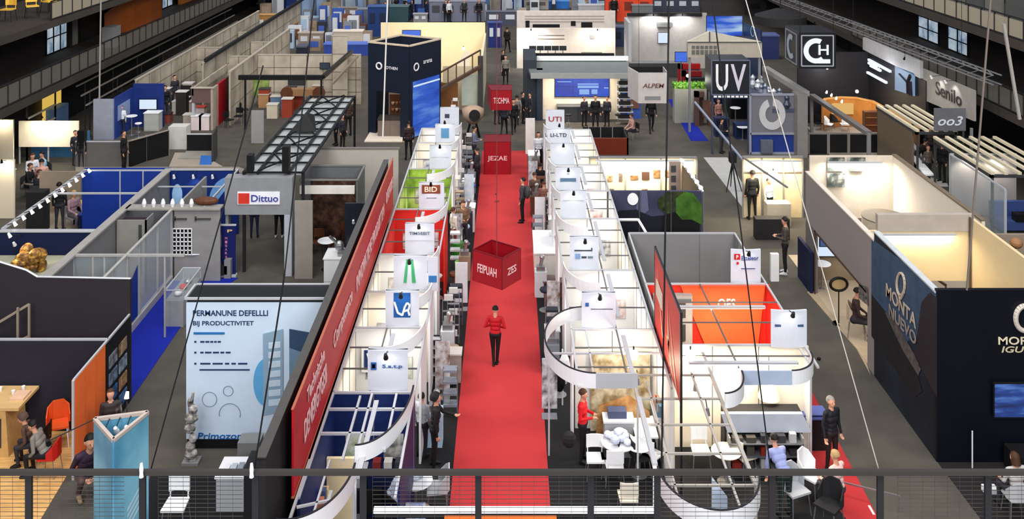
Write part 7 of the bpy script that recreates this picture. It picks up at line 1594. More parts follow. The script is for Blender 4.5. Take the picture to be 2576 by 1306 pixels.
for k, (px, py) in enumerate(((1150, 540), (1160, 520), (1155, 470), (1165, 455), (1180, 420), (1140, 340), (1145, 320))):
    X, Y = P(px, py); rr = copy_tree(rk); rr.location = (X, Y, 0); rr['label'] = 'brochure rack %s along the left aisle beyond the red booth' % ORD[k]; rr['group'] = 'brochure racks of the left aisle'
    for ch in rr.children: pass
# right aisle edge
X, Y = P(1345, 705); X1 = P(1398, 705)[0]; t = counter(X, X1, Y, Y+2.1, .95, mat((222, 220, 214), .5), WHITE, 'long white counter at the right edge of the carpet', door=False)
X0, Y0 = P(1368, 750); X1 = P(1430, 750)[0]; t = counter(X0, X1, Y0, Y0+.5, .55, mat((74, 56, 54)), mat((104, 84, 80)), 'low brown shelf unit at the end of the long white counter', door=False)
X0, Y0 = P(1330, 450); X1 = P(1357, 450)[0]; counter(X0, X1, Y0, Y0+.8, 1.1, LGREY, WHITE, 'upright grey counter with white top on the right aisle', door=False)
t = thing('white_blind', 'tall white panel at the far right edge of the carpet', 'panel', (1.0, 46, 0)); X, Y = P(1338, 388); MB().box(X-.32, X+.15, Y, Y+.08, 0, 1.8).build('face_panel', mat((224, 218, 214)), t)
for k, (px, py, c, nm) in enumerate(((1350, 520, (70, 54, 50), 'brown'), (1378, 545, (180, 176, 170), 'stone'), (1372, 420, (90, 60, 56), 'rust'), (1368, 480, (200, 198, 194), 'white'), (1395, 610, (206, 208, 210), 'silver'), (1398, 660, (190, 194, 198), 'ash'), (1390, 900, (210, 210, 214), 'pale'))):
    X, Y = P(px, py); counter(X-.2, X+.2, Y, Y+.4, [.8, .9, 1.0][k % 3], mat(c), mat(tuple(min(255, v+30) for v in c)), '%s small stand on the right side of the carpet' % nm, door=False, name='display_stand')
X0, Y0 = P(1352, 560); t = thing('red_ramp', 'short red carpet offshoot under the standing visitors', 'carpet', (X0, Y0, 0)); MB().box(X0-.4, X0+.35, Y0-.1, Y0+.7, 0, .035).build('carpet_piece', redc, t)
for k, (px, py) in enumerate(((1385, 590), (1392, 560), (1400, 520), (1388, 470), (1376, 400))):
    X, Y = P(px, py); rr = copy_tree(rk); rr.location = (X, Y, 0); rr['label'] = 'brochure rack %s along the right aisle beyond the white counter' % ORD[k]; rr['group'] = 'brochure racks of the right aisle'
# small logo stickers on the carpet
X, Y = P(1250, 508); b = MB(); b.lathe((X, Y, .021), [(.11, 0), (.11, .004)], 16); solo('floor_sticker', b, mat((120, 40, 36)), 'small dark round sticker on the far part of the red carpet', 'sticker')
X, Y = P(1248, 490); solo('floor_sticker', MB().box(X-.03, X+.03, Y-.1, Y+.1, .021, .026), BLACK, 'tiny black mark on the red carpet behind the round sticker', 'sticker')
# furniture of the front right booth
put(mk_table('white cluttered round table before the rock picture wall', WHITE, .76, .42, DMETAL), *P(1556, 1190))
X, Y = P(1556, 1190)
b = MB(); rr_ = random.Random(3)
for k in range(9): b.ball((X+rr_.uniform(-.25, .25), Y+rr_.uniform(-.2, .2), .82+rr_.uniform(0, .08)), rr_.uniform(.08, .16), rr_.uniform(.06, .12), rr_.uniform(.04, .1), 9, 6)
solo('crumpled_cloth', b, mat((196, 206, 224), .5), 'heap of crumpled pale cloth on the cluttered round table', 'cloth')
for k, (px, py, m, nm, rz) in enumerate(((1498, 1200, WHITE, 'white chair at the feet of the woman in red', 0), (1545, 1215, WHITE, 'white chair in front of the cluttered round table', PI), (1610, 1195, SOFTBLACK, 'black chair right of the cluttered round table', 1.8), (1580, 1300, creamw, 'cream folding chair at the bottom edge', PI), (1640, 1190, WHITE, 'white chair behind the thick cable', 2.4))):
    X, Y = P(px, py); put(mk_chair(nm, m, METAL), X, Y, rz=rz)
t = thing('table', 'white narrow table right of the cluttered round one', 'table', (*P(1625, 1180), 0)); X, Y = P(1625, 1180); MB().box(X-.25, X+.3, Y, Y+.9, .72, .76).build('tabletop', WHITE, t)
for sx in (-.22, .27):
    for sy in (.05, .85): MB().bar((X+sx, Y+sy, 0), (X+sx, Y+sy, .72), .03).build('leg', METAL, t)
X, Y = P(1415, 1020); t = thing('coat_stand', 'white coat stand with hanging jackets behind the woman in red', 'stand', (X, Y, 0)); MB().tube((X, Y, 0), (X, Y, 1.5), .02).build('pole', WHITE, t); MB().ball((X+.05, Y-.05, 1.0), .16, .12, .42).build('white_jacket', WHITE, t); MB().ball((X-.08, Y-.1, .75), .16, .12, .34).build('black_jacket', BLACK, t)
X, Y = P(1432, 1100, .9); solo('handbag', MB().ball((X+.0, Y, .85), .17, .1, .2), SOFTBLACK, 'black shoulder bag hanging behind the woman in red', 'bag')
# bottom: chairs and tables behind the railing
for k, (px, py, m, nm, rz, sh) in enumerate(((1100, 1285, LGREY, 'pale shell chair beside the woman with long brown hair', -1.5, True), (442, 1330, WHITE, 'white chair back at the bottom edge, left of the white counter', 0, False), (2000, 1290, LGREY, 'pale grey shell chair beside the man in the light blue shirt', .4, True), (2040, 1250, WHITE, 'white shell chair left of the black cushion chair', .8, True), (2085, 1330, SOFTBLACK, 'large black cushion chair turned to the right aisle', -.8, True))):
    X, Y = P(px, py); put(mk_chair(nm, m, METAL, shell=sh), X, Y, rz=rz, scale=1.15)
X, Y = P(1040, 1290); t = mk_table('white round table before the woman with long brown hair', WHITE, .74, .38); put(t, X+.05, Y+.0)
solo('baby_doll', MB().ball((X+.0, Y, .8), .16, .1, .06).ball((X+.15, Y+.05, .84), .09), mat((190, 200, 214), .5), 'folded pale cloth bundle on the white round table', 'cloth')
X, Y = P(600, 1290); counter(X-.5, X+.4, Y, Y+.7, .8, LGREY, WHITE, 'white counter heaped with papers at the bottom edge', door=False)
for k in range(5): solo('leaflet_stack', MB().box(X-.4+k*.16, X-.28+k*.16, Y+.1+.08*(k % 2), Y+.4, .8, .84+.02*k), mat([(230, 230, 230), (180, 190, 200), (140, 150, 160)][k % 3]), '%s paper pile on the white counter at the bottom edge' % ['first', 'second', 'third', 'fourth', 'fifth'][k], 'papers', 'paper piles at the bottom edge')
X, Y = P(2040, 1118); t = thing('literature_stand', 'violet topped stand at the edge of the right red carpet', 'stand', (X, Y, 0)); MB().box(X-.3, X+.3, Y-.3, Y+.1, 0, .8).build('cabinet', SOFTBLACK, t); b = MB(); b.box(X-.32, X+.36, Y-.35, Y+.15, .8, .84); b.box(X-.3, X+.33, Y-.3, Y+.12, .88, .9); b.build('violet_top', mat((84, 96, 160), .4), t)
X, Y = P(2120, 1250); solo('low_rail', MB().bar((X-.1, Y+.1, .3), (X+1.1, Y-.5, .34), .03).bar((X-.1, Y+.1, 0), (X-.1, Y+.1, .3), .03).bar((X+1.1, Y-.5, 0), (X+1.1, Y-.5, .34), .03), METAL, 'thin low metal rail crossing the right red carpet', 'rail')
X, Y = P(2195, 1290); solo('paper_strip', MB().box(X-.03, X+.02, Y-.1, Y+.2, .0, .03), WHITE, 'white paper strip lying on the right red carpet', 'paper')
X, Y = P(2060, 906); b = MB(); b.ball((X, Y, .04), .06, .05, .05, 8, 6); solo('rubber_foot', b, BLACK, 'small black knob on the grey floor of the right aisle', 'knob')
X, Y = P(1905, 740, 0); t = thing('trade_table', 'cluttered counter inside the bright red booth', 'counter', (6.4, 26.4, 0)); MB().box(5.6, 7.0, 25.6, 26.1, 0, .9).build('cabinet', RED, t); MB().box(5.55, 7.05, 25.55, 26.15, .9, .94).build('countertop', mat((226, 190, 180)), t)
for k, (x, c, nm) in enumerate(((5.7, (40, 36, 36), 'black'), (6.1, (210, 200, 196), 'white'), (6.4, (90, 60, 50), 'brown'), (6.75, (200, 160, 120), 'tan'))): solo('product_box', MB().box(x, x+.22, 25.65, 25.95, .94, 1.06+.05*k), mat(c), '%s box on the cluttered counter of the bright red booth' % nm, 'box')
solo('printer', MB().box(6.2, 6.8, 24.2, 24.7, 0, .45), SOFTBLACK, 'black machine on the floor of the bright red booth', 'machine')
t = thing('grey_shelf', 'grey shelf with dark framed screens beside the orange red banner', 'shelf', (4.5, 26, 0)); MB().box(4.1, 5.2, 26.9, 27.1, 0, 2.3).build('back_panel', mat((150, 146, 140)), t)
for k in range(3): MB().box(4.55, 5.0, 26.85, 26.9, .4+k*.65, .85+k*.65).build('dark_screen', mat((56, 54, 52), .3), t)
for k, (x, y, nm) in enumerate(((4.6, 22.8, 'left'), (5.6, 22.6, 'middle'))):
    put(mk_chair('%s chair inside the warm lit cream booth' % nm, [WHITE, creamw][k]), x, y, rz=k*2)
put(mk_table('cream round table inside the warm lit cream booth', creamw, .74, .35), 5.1, 22.3)
t = counter(6.0, 7.2, 22.9, 23.3, .9, creamw, WHITE, 'cream counter under the lampshade of the warm booth', door=False)
for k, (px, py) in enumerate(((1602, 935), (1650, 1000), (1745, 950), (1775, 1010))):
    X, Y = P(px, py, 2.5); arm_lamp((X, Y, 2.54), (X, Y-.2, 2.42), '%s clamp spotlight on the ceiling frame of the front right booths' % ORD[k], 0, headm=METAL, aim=(X, Y-.3, 1), group='clamp spotlights on the right ceiling frame')
# left booth dark goods
for k, (px, py, c) in enumerate(((600, 640, 0), (455, 740, 0))): pass
# goods along the back edge counter of the circle wall booth
for k in range(6):
    x = -12.7+k*.33; b = MB(); b.lathe((x, 33.3, 2.56), [(.05, 0), (.08, .12), (.05, .24), (.02, .28)], 10); solo('white_vase', b, WHITE, '%s small white object on the flat roof before the circle wall' % ['first', 'second', 'third', 'fourth', 'fifth', 'sixth'][k], 'vase', 'white objects on the flat roof')
solo('dark_case', MB().ball((-10.6, 33.5, 2.7), .45, .2, .14), DWOOD, 'dark brown bundle on the right end of the flat roof', 'bundle')
# figure like statues beside the poster
X, Y = P(482, 1163); t = thing('wire_figure', 'silver grey crouching wire figure in front of the poster', 'sculpture', (X, Y, 0)); b = MB(); rr_ = random.Random(9)
prof = [(0, .12), (.12, .16), (.3, .12), (.5, .1), (.75, .14), (1.0, .17), (1.2, .12), (1.35, .07)]
for z, rad in prof: b.ball((X+rr_.uniform(-.04, .04), Y, z+.08), rad, rad*.8, .13, 10, 6)
b.tube((X-.02, Y, 1.35), (X+.06, Y-.05, 1.72), .05, .03); b.build('twisted_body', mottled('wire_pattern', [(60, 54, 52), (150, 144, 140), (200, 198, 196)], 9, .4), t)
MB().box(X-.2, X+.2, Y-.15, Y+.15, 0, .06).build('base', GREY, t)
# bench of dark stands in the taupe booths region: seating clutter on the left back
r = random.Random(41)
for k in range(14):
    px = r.uniform(405, 475); py = r.uniform(215, 320); X, Y = P(px, py); c = r.choice([(50, 44, 44), (120, 60, 50), (170, 160, 150), (90, 90, 100), (206, 200, 190)])
    counter(X-.3, X+.3, Y, Y+.5, r.uniform(.5, 1.4), mat(c), mat(r.choice([(220, 216, 210), (40, 40, 44)])), '%s small stand in the crowded lane right of the blue corner booth' % ORD[k], door=False, name='display_stand')['group'] = 'stands in the crowded lane'
for k in range(16):
    py = 215-k*6.5+r.uniform(-4, 4); px = 1278-r.uniform(18.6, 20.2)*(py+326)/14.3; X, Y = P(px, py); c = r.choice([(40, 38, 40), (90, 70, 60), (190, 186, 180), (110, 120, 140)])
    solo('display_crate', MB().box(X-.3, X+.3, Y, Y+.5, 0, r.uniform(.5, 1.7)), mat(c), '%s crate between the beige panelled walls' % ORD[k], 'crate', 'crates between the beige walls')

# ---------------------------------------------------------------- people
blk_ = mat((24, 23, 26), .7); drk = mat((44, 44, 52), .7); nav = mat((30, 38, 64), .7); whi = mat((214, 216, 222), .6); gry = mat((126, 122, 116), .7); redj = mat((180, 22, 34), .6); brn = mat((84, 64, 54), .7); pnk = mat((200, 150, 140), .7); lbl = mat((150, 158, 204), .6); dgr = mat((40, 60, 50), .7); tan_ = mat((150, 124, 100), .7); blu = mat((50, 70, 130), .7)
def pers(px, py, pose, rot, top, bot, label, **k):
    z = k.get('z', 0); X, Y = P(px, py, z); return person(X, Y, pose, rot, top, bot, label, **k)
pers(1246, 920, 'elbow', 172, redj, blk_, 'person in a dark red jacket and black trousers walking on the red carpet', hair='black', fine=True, s=.98)
pers(1466, 1162, 'hold', 75, mat((206, 26, 36), .6), blk_, 'person in a bright red shirt and black trousers before the rock picture', hair='brown', fine=True, s=1.0)
def backpack(root, pose): b = MB(); b.ball((0, .2, 1.2), .17, .13, .26, 12, 8); b.build('backpack', DGREY, root)
pers(1314, 560, 'stand', 260, mat((60, 60, 68), .7), blk_, 'person in a dark grey coat standing on the right edge of the red carpet', fine=False, s=1.04, extra=backpack)
pers(1345, 540, 'hold', 200, brn, drk, 'person in brown behind the dark grey coated one at the carpet edge', hair='brown')
pers(1368, 560, 'hold', 160, mat((130, 90, 80)), blk_, 'person in dull rose leaning over goods by the carpet edge', hair='brown', s=.95)
pers(1360, 508, 'stand', 150, blk_, blk_, 'person in black amid the group at the right carpet edge', s=.95)
pers(1355, 425, 'stand', 10, whi, blk_, 'person in a white shirt behind the upright grey counter', hair='black')
pers(1092, 1178, 'reach', 100, blk_, blk_, 'person in a long black coat leaning at the navy front booth', fine=True, s=1.03, hair='black', style='hood')
pers(1062, 1150, 'stand', 150, mat((170, 174, 180)), drk, 'person in silver grey beside the one in the long black coat', s=.9)
pers(985, 1300, 'sitlean', 60, mat((186, 196, 214)), blk_, 'person with long brown hair and a pale blouse seated at the bottom edge', hair='brown', style='long', fine=True)
put(mk_chair('black chair under the person with long brown hair', BLACK), *P(982, 1296), rz=PI/3+PI-PI, scale=1.0)
X, Y = P(118, 1195)
pers(118, 1195, 'sitlean', -90, gry, blk_, 'person in a grey sweater seated on the red chair, lower left', hair='black', fine=True, s=1.02, shoe=BLACK)
put(mk_chair('red shell chair under the person in the grey sweater', mat((190, 36, 30), .5), METAL, shell=True), X+.05, Y+.02, rz=-PI/2)
pers(92, 1165, 'sitlean', -80, brn, drk, 'person in a brown hooded coat seated behind the grey sweater', style='hood', fine=True, s=.98)
X, Y = P(96, 1160); put(mk_chair('black chair under the person in the brown hooded coat', BLACK), X, Y+.05, rz=-PI/2)
X, Y = P(146, 1120); put(mk_chair('orange shell chair beside the orange wall', mat((230, 90, 40), .5), WHITE, shell=True), X, Y, rz=.4, scale=1.15)
pers(278, 1160, 'stand', 20, mat((50, 42, 40)), drk, 'person with short curly hair standing behind the light blue column', hair='brown', fine=False, s=.98)
X, Y = P(318, 1150); arm_lamp((X, Y, 0), (X+.02, Y, 1.55), 'white glowing stand lamp beside the person behind the light blue column', 30, headm=LIT, aim=(X, Y-.6, 0))
pers(215, 1238, 'crouch', 40, mat((56, 40, 58)), mat((90, 70, 66)), 'person in a dark violet jacket crouching left of the light blue column', hair='black', fine=True, s=1.35, shoe=tan_)
pers(1975, 1300, 'bent', 200, lbl, mat((30, 44, 40)), 'person in a light blue shirt bending over, bottom right', hair='black', fine=True, s=1.0)
pers(2092, 1185, 'stand', 25, mat((28, 28, 34)), mat((40, 30, 30)), 'person with short grey hair in a black jacket on the right red carpet', hair='grey', fine=True, s=1.0)
pers(2110, 1290, 'sit', 215, mat((226, 190, 180)), mat((60, 60, 66)), 'person with blond hair and a pale pink top seated at the right railing', hair='blond', fine=True, s=1.0)
pers(2560, 1300, 'sit', 190, mat((190, 186, 182)), drk, 'person with brown hair at the bottom right corner', hair='brown', style='long', fine=True, s=1.02)
X, Y = P(2555, 1300); put(mk_chair('pale shell chair under the person at the bottom right corner', LGREY, METAL, shell=True), X, Y, rz=PI)
X, Y = P(2490, 1240); solo('shoe_box', MB().box(X-.15, X+.15, Y-.1, Y+.1, 0, .14), WHITE, 'white box on the dark floor at the bottom right', 'box')
X, Y = P(2560, 1170); t = thing('bar_counter', 'black low counter under the black front at the right edge', 'counter', (12.0, 22.6, 0)); MB().box(11.9, 13.2, 22.3, 22.9, 0, .55).build('cabinet', BLACK, t)
X, Y = XW(2446, 22.8), 22.8; t = thing('white_candle', 'thin white upright light standing before the black front', 'lamp', (X, Y, 0)); MB().tube((X, Y, 0), (X, Y, .9), .018).build('tube', mat((210, 216, 226), .4), t)
X, Y = P(2470, 1140); b = MB(); b.ball((X, Y, .25), .08, .05, .03); b.tube((X, Y, 0), (X, Y, .25), .01); solo('small_dish', b, WHITE, 'small white dish on a thin stem before the black front', 'dish')
# mid right
pers(1892, 552, 'stand', 190, blk_, blk_, 'person all in black standing outside the warm glass room', s=1.15)
pers(1935, 552, 'stand', 30, whi, blk_, 'person in a pale top and black trousers beside the one all in black', hair='brown', s=.95)
pers(1928, 480, 'hold', 10, brn, drk, 'person in brown inside the warm glass room', s=.9)
pers(1975, 690, 'hold', 250, mat((70, 62, 58)), blk_, 'person in a dark brown coat holding a bag in the right aisle', s=1.15, shoe=whi)
X, Y = P(1950, 642, .9); solo('paper_bag', MB().box(X-.16, X+.12, Y-.05, Y+.1, .0, .95), WHITE, 'white topped bag stand beside the dark brown coat', 'bag')
pers(2148, 850, 'sit', 70, mat((60, 44, 46)), drk, 'person in dark red brown seated inside the opening of the cream stand', hair='black', s=1.15)
X, Y = P(2155, 846); put(mk_chair('beige shell chair inside the opening of the cream stand', mat((190, 170, 146)), METAL, shell=True), X, Y, rz=1.2, scale=1.2)
pers(2266, 402, 'stand', 120, blk_, blk_, 'person all in black left of the white counter group', s=1.05)
pers(2285, 362, 'stand', 200, drk, drk, 'person in dark clothes standing by the amber counter end', s=1.0)
pers(2305, 440, 'bent', 90, blk_, drk, 'person in black bending over the white table on the right', s=1.05)
pers(2335, 462, 'walk', 20, mat((90, 80, 74)), drk, 'person in grey brown walking behind the white table on the right', s=1.0, hair='brown')
pers(2370, 458, 'stand', 300, blk_, blk_, 'person in black at the right end of the white table', s=1.05)
pers(2340, 410, 'stand', 0, mat((60, 50, 48)), drk, 'person in brown black beyond the white table on the right', s=1.0)
X0, Y0 = P(2300, 420); t = thing('long_table', 'long white table with people around it on the right', 'table', (X0, Y0, 0)); b = MB(); b.prism([P(2282, 385, .9), P(2300, 385, .9), P(2350, 440, .9), P(2325, 440, .9)], .85, .92); b.build('tabletop', WHITE, t); MB().prism([P(2290, 405), P(2300, 405), P(2335, 450), P(2325, 450)], 0, .85).build('cabinet', LGREY, t)
pers(2148, 296, 'sit', 0, whi, drk, 'person in a white shirt seated behind the desk at the amber wall', hair='brown', s=1.1); X0, Y0 = P(2145, 305); counter(X0-1.0, X0+.9, Y0-.2, Y0+.4, .8, DGREY, mat((200, 206, 210)), 'cluttered desk before the amber wooden wall', door=False)
pers(1638, 333, 'walk', 5, blk_, blk_, 'person in black walking alone on the grey floor', s=1.1)
pers(1592, 350, 'sit', -70, pnk, drk, 'person in pink seated at the corner of the red brown cabin', hair='brown'); X, Y = P(1595, 352); put(mk_chair('dark chair under the person in pink', SOFTBLACK), X, Y, rz=-1.2)
pers(1498, 328, 'stand', 5, blk_, blk_, 'person in a black suit before the blue video wall', s=1.1); pers(1470, 318, 'stand', 30, drk, blk_, 'person in dark grey at the bar under the blue video wall', s=.95)
pers(1527, 318, 'stand', 330, drk, blk_, 'person in dark grey at the right end of the bar', s=.95)
pers(1316, 310, 'stand', 80, blk_, blk_, 'person in black left of the white video stand', s=1.0); pers(1333, 312, 'stand', 290, drk, drk, 'person in charcoal beside the video stand column', s=1.0); pers(1300, 318, 'walk', 190, mat((120, 114, 110)), drk, 'person in mid grey in the centre aisle beside the two dark ones', s=1.0)
pers(1268, 340, 'walk', 170, drk, blk_, 'person walking away under the distant red cube', s=1.05); pers(1250, 312, 'stand', 20, drk, drk, 'person left of the distant red cube', s=1.0); pers(1292, 335, 'walk', 10, blk_, blk_, 'person in black walking right of the distant red cube', s=1.05)
pers(1272, 212, 'stand', 0, gry, blk_, 'person in grey behind the distant red cube', s=1.1); pers(1276, 133, 'walk', 160, blk_, blk_, 'lone person at the navy blue portal in the far aisle', s=1.15); pers(1266, 190, 'stand', 60, blk_, blk_, 'person in black just behind the one in grey in the aisle', s=1.0)
pers(1028, 402, 'stand', 200, mat((50, 36, 38)), blk_, 'person in dark brown at the far end of the long red banner', s=1.1)
pers(876, 342, 'stand', 210, mat((60, 46, 38)), blk_, 'person in brown black right of the truss canopy', s=1.15); pers(862, 374, 'stand', 60, drk, blk_, 'person in dark clothes by the canopy corner', s=1.0, hair='brown'); pers(845, 366, 'stand', 300, nav, blk_, 'person in navy by the canopy corner', s=1.0)
pers(890, 250, 'stand', 0, blk_, blk_, 'person in black beside the raking rail of the beige stand', s=1.1)
pers(1193, 418, 'hold', 90, mat((110, 116, 140)), drk, 'person in blue grey at the far left carpet edge', s=1.1); pers(1200, 470, 'hold', 250, drk, blk_, 'person in charcoal beside the far left goods', s=1.0); pers(1142, 640, 'stand', 120, mat((214, 200, 190)), mat((120, 40, 40)), 'person in cream before the red walled booth', hair='brown', s=1.0); pers(1165, 628, 'hold', 20, mat((110, 84, 62)), drk, 'person in a brown coat behind the green crates', hair='brown', s=1.05)
pers(640, 598, 'stand', 190, nav, nav, 'person in navy seen below the grey gateway, left', s=1.0); pers(702, 598, 'stand', 180, blk_, blk_, 'person in black seen below the grey gateway, right', s=1.05, shoe=whi)
pers(150, 580, 'stand', 185, blk_, drk, 'person in a black coat in the booth with the slanting lamps', s=1.1); pers(182, 575, 'sit', 60, mat((150, 120, 130)), mat((90, 84, 90)), 'person with fair hair seated beside the black coat', hair='blond', s=1.15); X, Y = P(184, 578); put(mk_chair('grey chair under the fair haired person', GREY), X, Y, rz=1.0, scale=1.1)
pers(312, 436, 'stand', 90, blk_, blk_, 'person in black before the black panelled partition', s=1.15, shoe=whi); pers(306, 340, 'stand', 20, whi, drk, 'person in white with dark trousers at the blue corner booth', s=.9); pers(333, 318, 'stand', 200, mat((190, 180, 196)), drk, 'person in a patterned pale top by the white high table', s=.95)
pers(348, 694, 'stand', 180, blk_, blk_, 'person in black inside the glass fronted booth', s=1.0)
for k, (px, py, top, nm) in enumerate(((80, 470, whi, 'white shirt'), (112, 465, mat((150, 190, 210)), 'pale blue shirt'), (70, 500, blk_, 'black sweater'), (104, 490, pnk, 'rose top'), (95, 520, drk, 'charcoal jacket'))):
    pers(px, py, 'sit', [40, -40, 90, 200, 170][k], top, drk, 'person in a %s seated among the group under the lit cream booth' % nm, s=1.15, hair=['brown', 'black'][k % 2]); X, Y = P(px, py); c = mk_chair('chair under the %s, group below the lit cream booth' % nm, DGREY); put(c, X, Y, rz=math.radians([40, -40, 90, 200, 170][k]), scale=1.1)
put(mk_table('dark round table amid the seated group under the lit cream booth', mat((120, 110, 104)), .74, .5), *P(90, 498))
for k, (px, py, top) in enumerate(((205, 425, blk_), (190, 415, drk))): pers(px, py, 'stand', 50*k, top, drk, 'person in %s right of the lit cream booth' % ['black', 'dark grey'][k], s=.95)
pers(1545, 56, 'stand', 0, blk_, blk_, 'far person in black against the orange red stand', s=1.4); pers(1168, 54, 'stand', 0, drk, blk_, 'far person before the silver wall stand', s=1.2); pers(1122, 56, 'stand', 0, blk_, blk_, 'far person in black left of the silver wall stand', s=1.2)
pers(1130, 56, 'stand', 40, whi, blk_, 'far person in white left of the silver wall stand', s=1.2); pers(1205, 55, 'stand', 0, blk_, drk, 'far person in black right of the silver wall stand', s=1.2)
pers(1808, 330, 'stand', 30, mat((170, 120, 110)), drk, 'person in rose at the dark stand under the lettered cube', s=1.0, hair='brown'); pers(1815, 385, 'hold', 60, drk, drk, 'camera operator in dark clothes by the camera crane', s=1.0)
for k, (px, py, top, nm) in enumerate(((415, 300, blk_, 'black'), (440, 270, drk, 'charcoal'), (513, 235, whi, 'white'), (554, 205, blk_, 'jet black'), (574, 190, brn, 'brown'), (629, 150, blk_, 'plain black'))): pers(px, py, 'stand', 50*k, top, drk, 'person in %s in the crowded lane of the left distance, %s' % (nm, ORD[k]), s=1.1)
for k, (px, py) in enumerate(((2455, 520), (2400, 500))):
    pers(px, py, 'sit', 60*k, [drk, brn][k], drk, 'person in %s seated in the grey booth on the right' % ['charcoal', 'brown'][k], s=1.05); X, Y = P(px, py); put(mk_chair('%s chair in the grey booth on the right' % ['front', 'rear'][k], SOFTBLACK), X, Y, rz=math.radians(60*k))
for k, (px, py) in enumerate(((600, 312), (575, 322), (615, 295))):
    X, Y = P(px, py); put(mk_chair('dark chair beside the open topped kiosk, %s' % ['nearest', 'left', 'rear'][k], BLACK), X, Y, rz=k)
for k, (px, py) in enumerate(((1555, 322), (1430, 322))):
    X, Y = P(px, py); s_ = mk_stool('black bar stool before the blue video wall, %s' % ['right', 'left'][k], BLACK); put(s_, X, Y)
X, Y = P(348, 345); put(stool0, X, Y, label='white round bar stool in the blue corner booth')
# ---------------------------------------------------------------- more of the crowd of goods in the far hall
r = random.Random(123)
cc = [((206, 210, 216), 'white'), ((60, 90, 170), 'blue'), ((40, 44, 56), 'black'), ((150, 130, 110), 'tan'), ((120, 126, 136), 'grey'), ((170, 196, 220), 'pale blue'), ((110, 70, 50), 'brown')]
zones = [(650, 920, 60, 130, 34, 'left of the cream room'), (945, 1220, 20, 54, 20, 'behind the cream room'), (1320, 1520, 8, 30, 12, 'above the slotted wall'), (1650, 1880, 10, 28, 10, 'behind the pale grey wall'), (1560, 1600, 260, 300, 3, 'by the wire shelf')]
for a, b_, y0, y1, n, wh in zones:
    for k in range(n):
        px = a+(b_-a)*(k+.5)/n+r.uniform(-4, 4); py = r.uniform(y0, y1); X, Y = P(px, py); c, nm = r.choice(cc); h_ = r.uniform(.8, 2.2); w_ = r.uniform(.4, 1.1)
        t = thing('exhibit_stand', '%s %s exhibit %s, %s from the left' % ('tall' if h_ > 1.5 else 'low', nm, wh, (['first', 'second', 'third']+ORD[3:]+['%dth' % q for q in range(19, 40)])[k]), 'stand', (X, Y, 0), 'small exhibits in the far hall')
        MB().box(X-w_/2, X+w_/2, Y, Y+.5, 0, h_).build('body', mat(c, .5), t)
        c2, _ = r.choice(cc); MB().box(X-w_*.35, X+w_*.35, Y-.05, Y, h_*.35, h_*.85).build('front_sign', mat(c2, emit=.7) if r.random() < .25 else mat(c2, .4), t)
for k in range(16):
    px = 950+k*17+r.uniform(-6, 6); X, Y = P(px, r.uniform(38, 55)); person(X, Y, r.choice(['stand', 'walk', 'hold']), r.uniform(0, 360), *r.choice([(blk_, blk_), (whi, drk), (drk, blk_), (nav, nav), (gry, drk)]), 'small far visitor among the rear stands beyond the cream room, %s from the left' % ORD[k].replace('nearest', 'first'), s=1.05)
# long roof truss below the galleries on the right
t = thing('lattice_truss', 'long silver lattice truss hanging along the right gallery', 'truss', (20.9, 55, 5.0))
g = MB(); A = Vector((17.6, 66, 5.6)); B = Vector((20.6, 40.5, 5.2)); q = Vector((.35, 0, 0)); u = Vector((0, 0, .4))
for o_ in (q*0, q, u, q+u): g.bar(A+o_, B+o_, .05)
n = 26
for k in range(n): p = A.lerp(B, k/n); p2 = A.lerp(B, (k+1)/n); g.bar(p, p2+u, .03); g.bar(p+u, p+q+u, .03); g.bar(p+q+u, p2+u, .03)
g.build('lattice', mat((130, 130, 134), .4, .3), t)
for f in (.1, .5, .9): p = A.lerp(B, f); MB().tube((p.x+.17, p.y, p.z+.4), (p.x+.17, p.y, 14), .012).build('hanging_wire', BLACK, t)
for k in range(4): p = A.lerp(B, .12+k*.2); arm_lamp((p.x+.1, p.y, p.z), (p.x, p.y-.1, p.z-.35), '%s black stage lamp under the long silver truss' % ORD[3-k], 0, group='stage lamps under the truss')
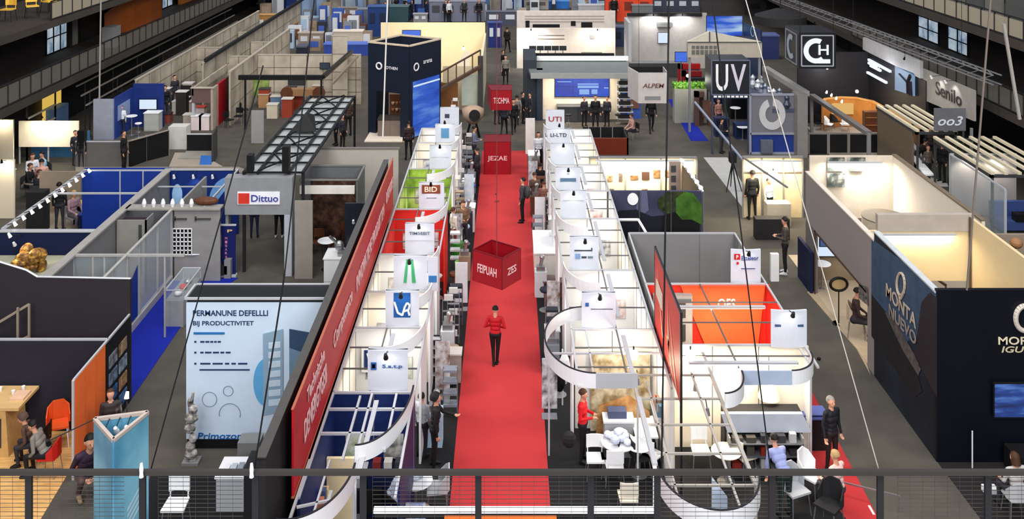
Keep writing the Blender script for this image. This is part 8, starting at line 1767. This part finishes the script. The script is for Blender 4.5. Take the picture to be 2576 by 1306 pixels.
# ---------------------------------------------------------------- goods crowding both edges of the carpet
r = random.Random(321)
for side, x0, x1, ys in (('left', -2.0, -1.5, [19.2, 20.3, 23.8, 25.0, 25.8, 27.2, 28.0, 30.0, 31.0, 32.2, 33.4, 34.4, 35.4, 36.5, 37.6, 38.8, 40.0, 41.2, 42.4, 43.5]), ('right', 1.05, 1.5, [24.9, 26.0, 27.2, 28.4, 29.6, 31.0, 32.1, 36.0, 37.2, 38.4, 39.5, 40.6, 41.8, 43.0, 44.2])):
    for k, y in enumerate(ys):
        x = r.uniform(x0, x1); c, nm = r.choice(cc); o = ORD[k] if k < 18 else ['nineteenth', 'twentieth'][k-18]
        kind = k % 4
        if kind == 0:
            t = thing('info_panel', '%s upright information panel at the %s edge of the carpet, %s from the front' % (nm, side, o), 'panel', (x, y, 0)); MB().box(x-.2, x+.2, y, y+.04, .25, 1.55).build('face_panel', mottled('info_%s%d' % (side, k), [c, (224, 226, 230)], 4, .4), t); MB().box(x-.03, x+.03, y+.04, y+.08, 0, 1.4).build('post', METAL, t); MB().box(x-.2, x+.2, y-.1, y+.2, 0, .03).build('base', METAL, t)
        elif kind == 1:
            t = thing('stool', '%s padded stool at the %s edge of the carpet, %s from the front' % (nm, side, o), 'stool', (x, y, 0)); MB().lathe((x, y, .62), [(.16, 0), (.19, .05), (.17, .1)], 14).build('seat', mat(c), t); MB().tube((x, y, .02), (x, y, .62), .03).build('pole', METAL, t); MB().lathe((x, y, 0), [(.2, 0), (.2, .02)], 14).build('base', METAL, t)
        elif kind == 2:
            t = thing('product_plinth', '%s machine plinth at the %s carpet edge, %s from the front' % (nm, side, o), 'plinth', (x, y, 0)); MB().box(x-.2, x+.2, y-.2, y+.2, 0, .85).build('plinth_body', mat(c), t); b = MB(); b.box(x-.14, x+.14, y-.12, y+.12, .85, 1.0); b.tube((x, y, 1.0), (x+.05, y, 1.25), .06); b.ball((x+.05, y, 1.28), .09); b.build('small_machine', METAL, t)
        else:
            t = thing('open_rack', 'open rack of %s trays at the %s edge of the carpet, %s from the front' % (nm, side, o), 'rack', (x, y, 0))
            for s in (-1, 1): MB().bar((x+s*.18, y, 0), (x+s*.18, y, 1.3), .03).build('upright', METAL, t)
            for j in range(4): MB().box(x-.18, x+.18, y-.13, y+.13, .3+j*.3, .36+j*.3).build('tray', mat(c), t)
t = thing('sign_box', 'narrow white sign panel with a small blue label, right of the green striped sign', 'sign', (-2.1, 26.76, 2.5)); MB().box(-2.25, -1.97, 26.76, 26.8, 2.5, 3.45).build('face_panel', sg, t); MB().box(-2.22, -2.0, 26.74, 26.76, 2.75, 2.93).build('blue_label', mat((50, 110, 170)), t); MB().bar((-2.11, 26.78, 0), (-2.11, 26.78, 2.5), .04).build('post', ALU, t)
for o in list(sc.objects):
    if '_used' in o: del o['_used']
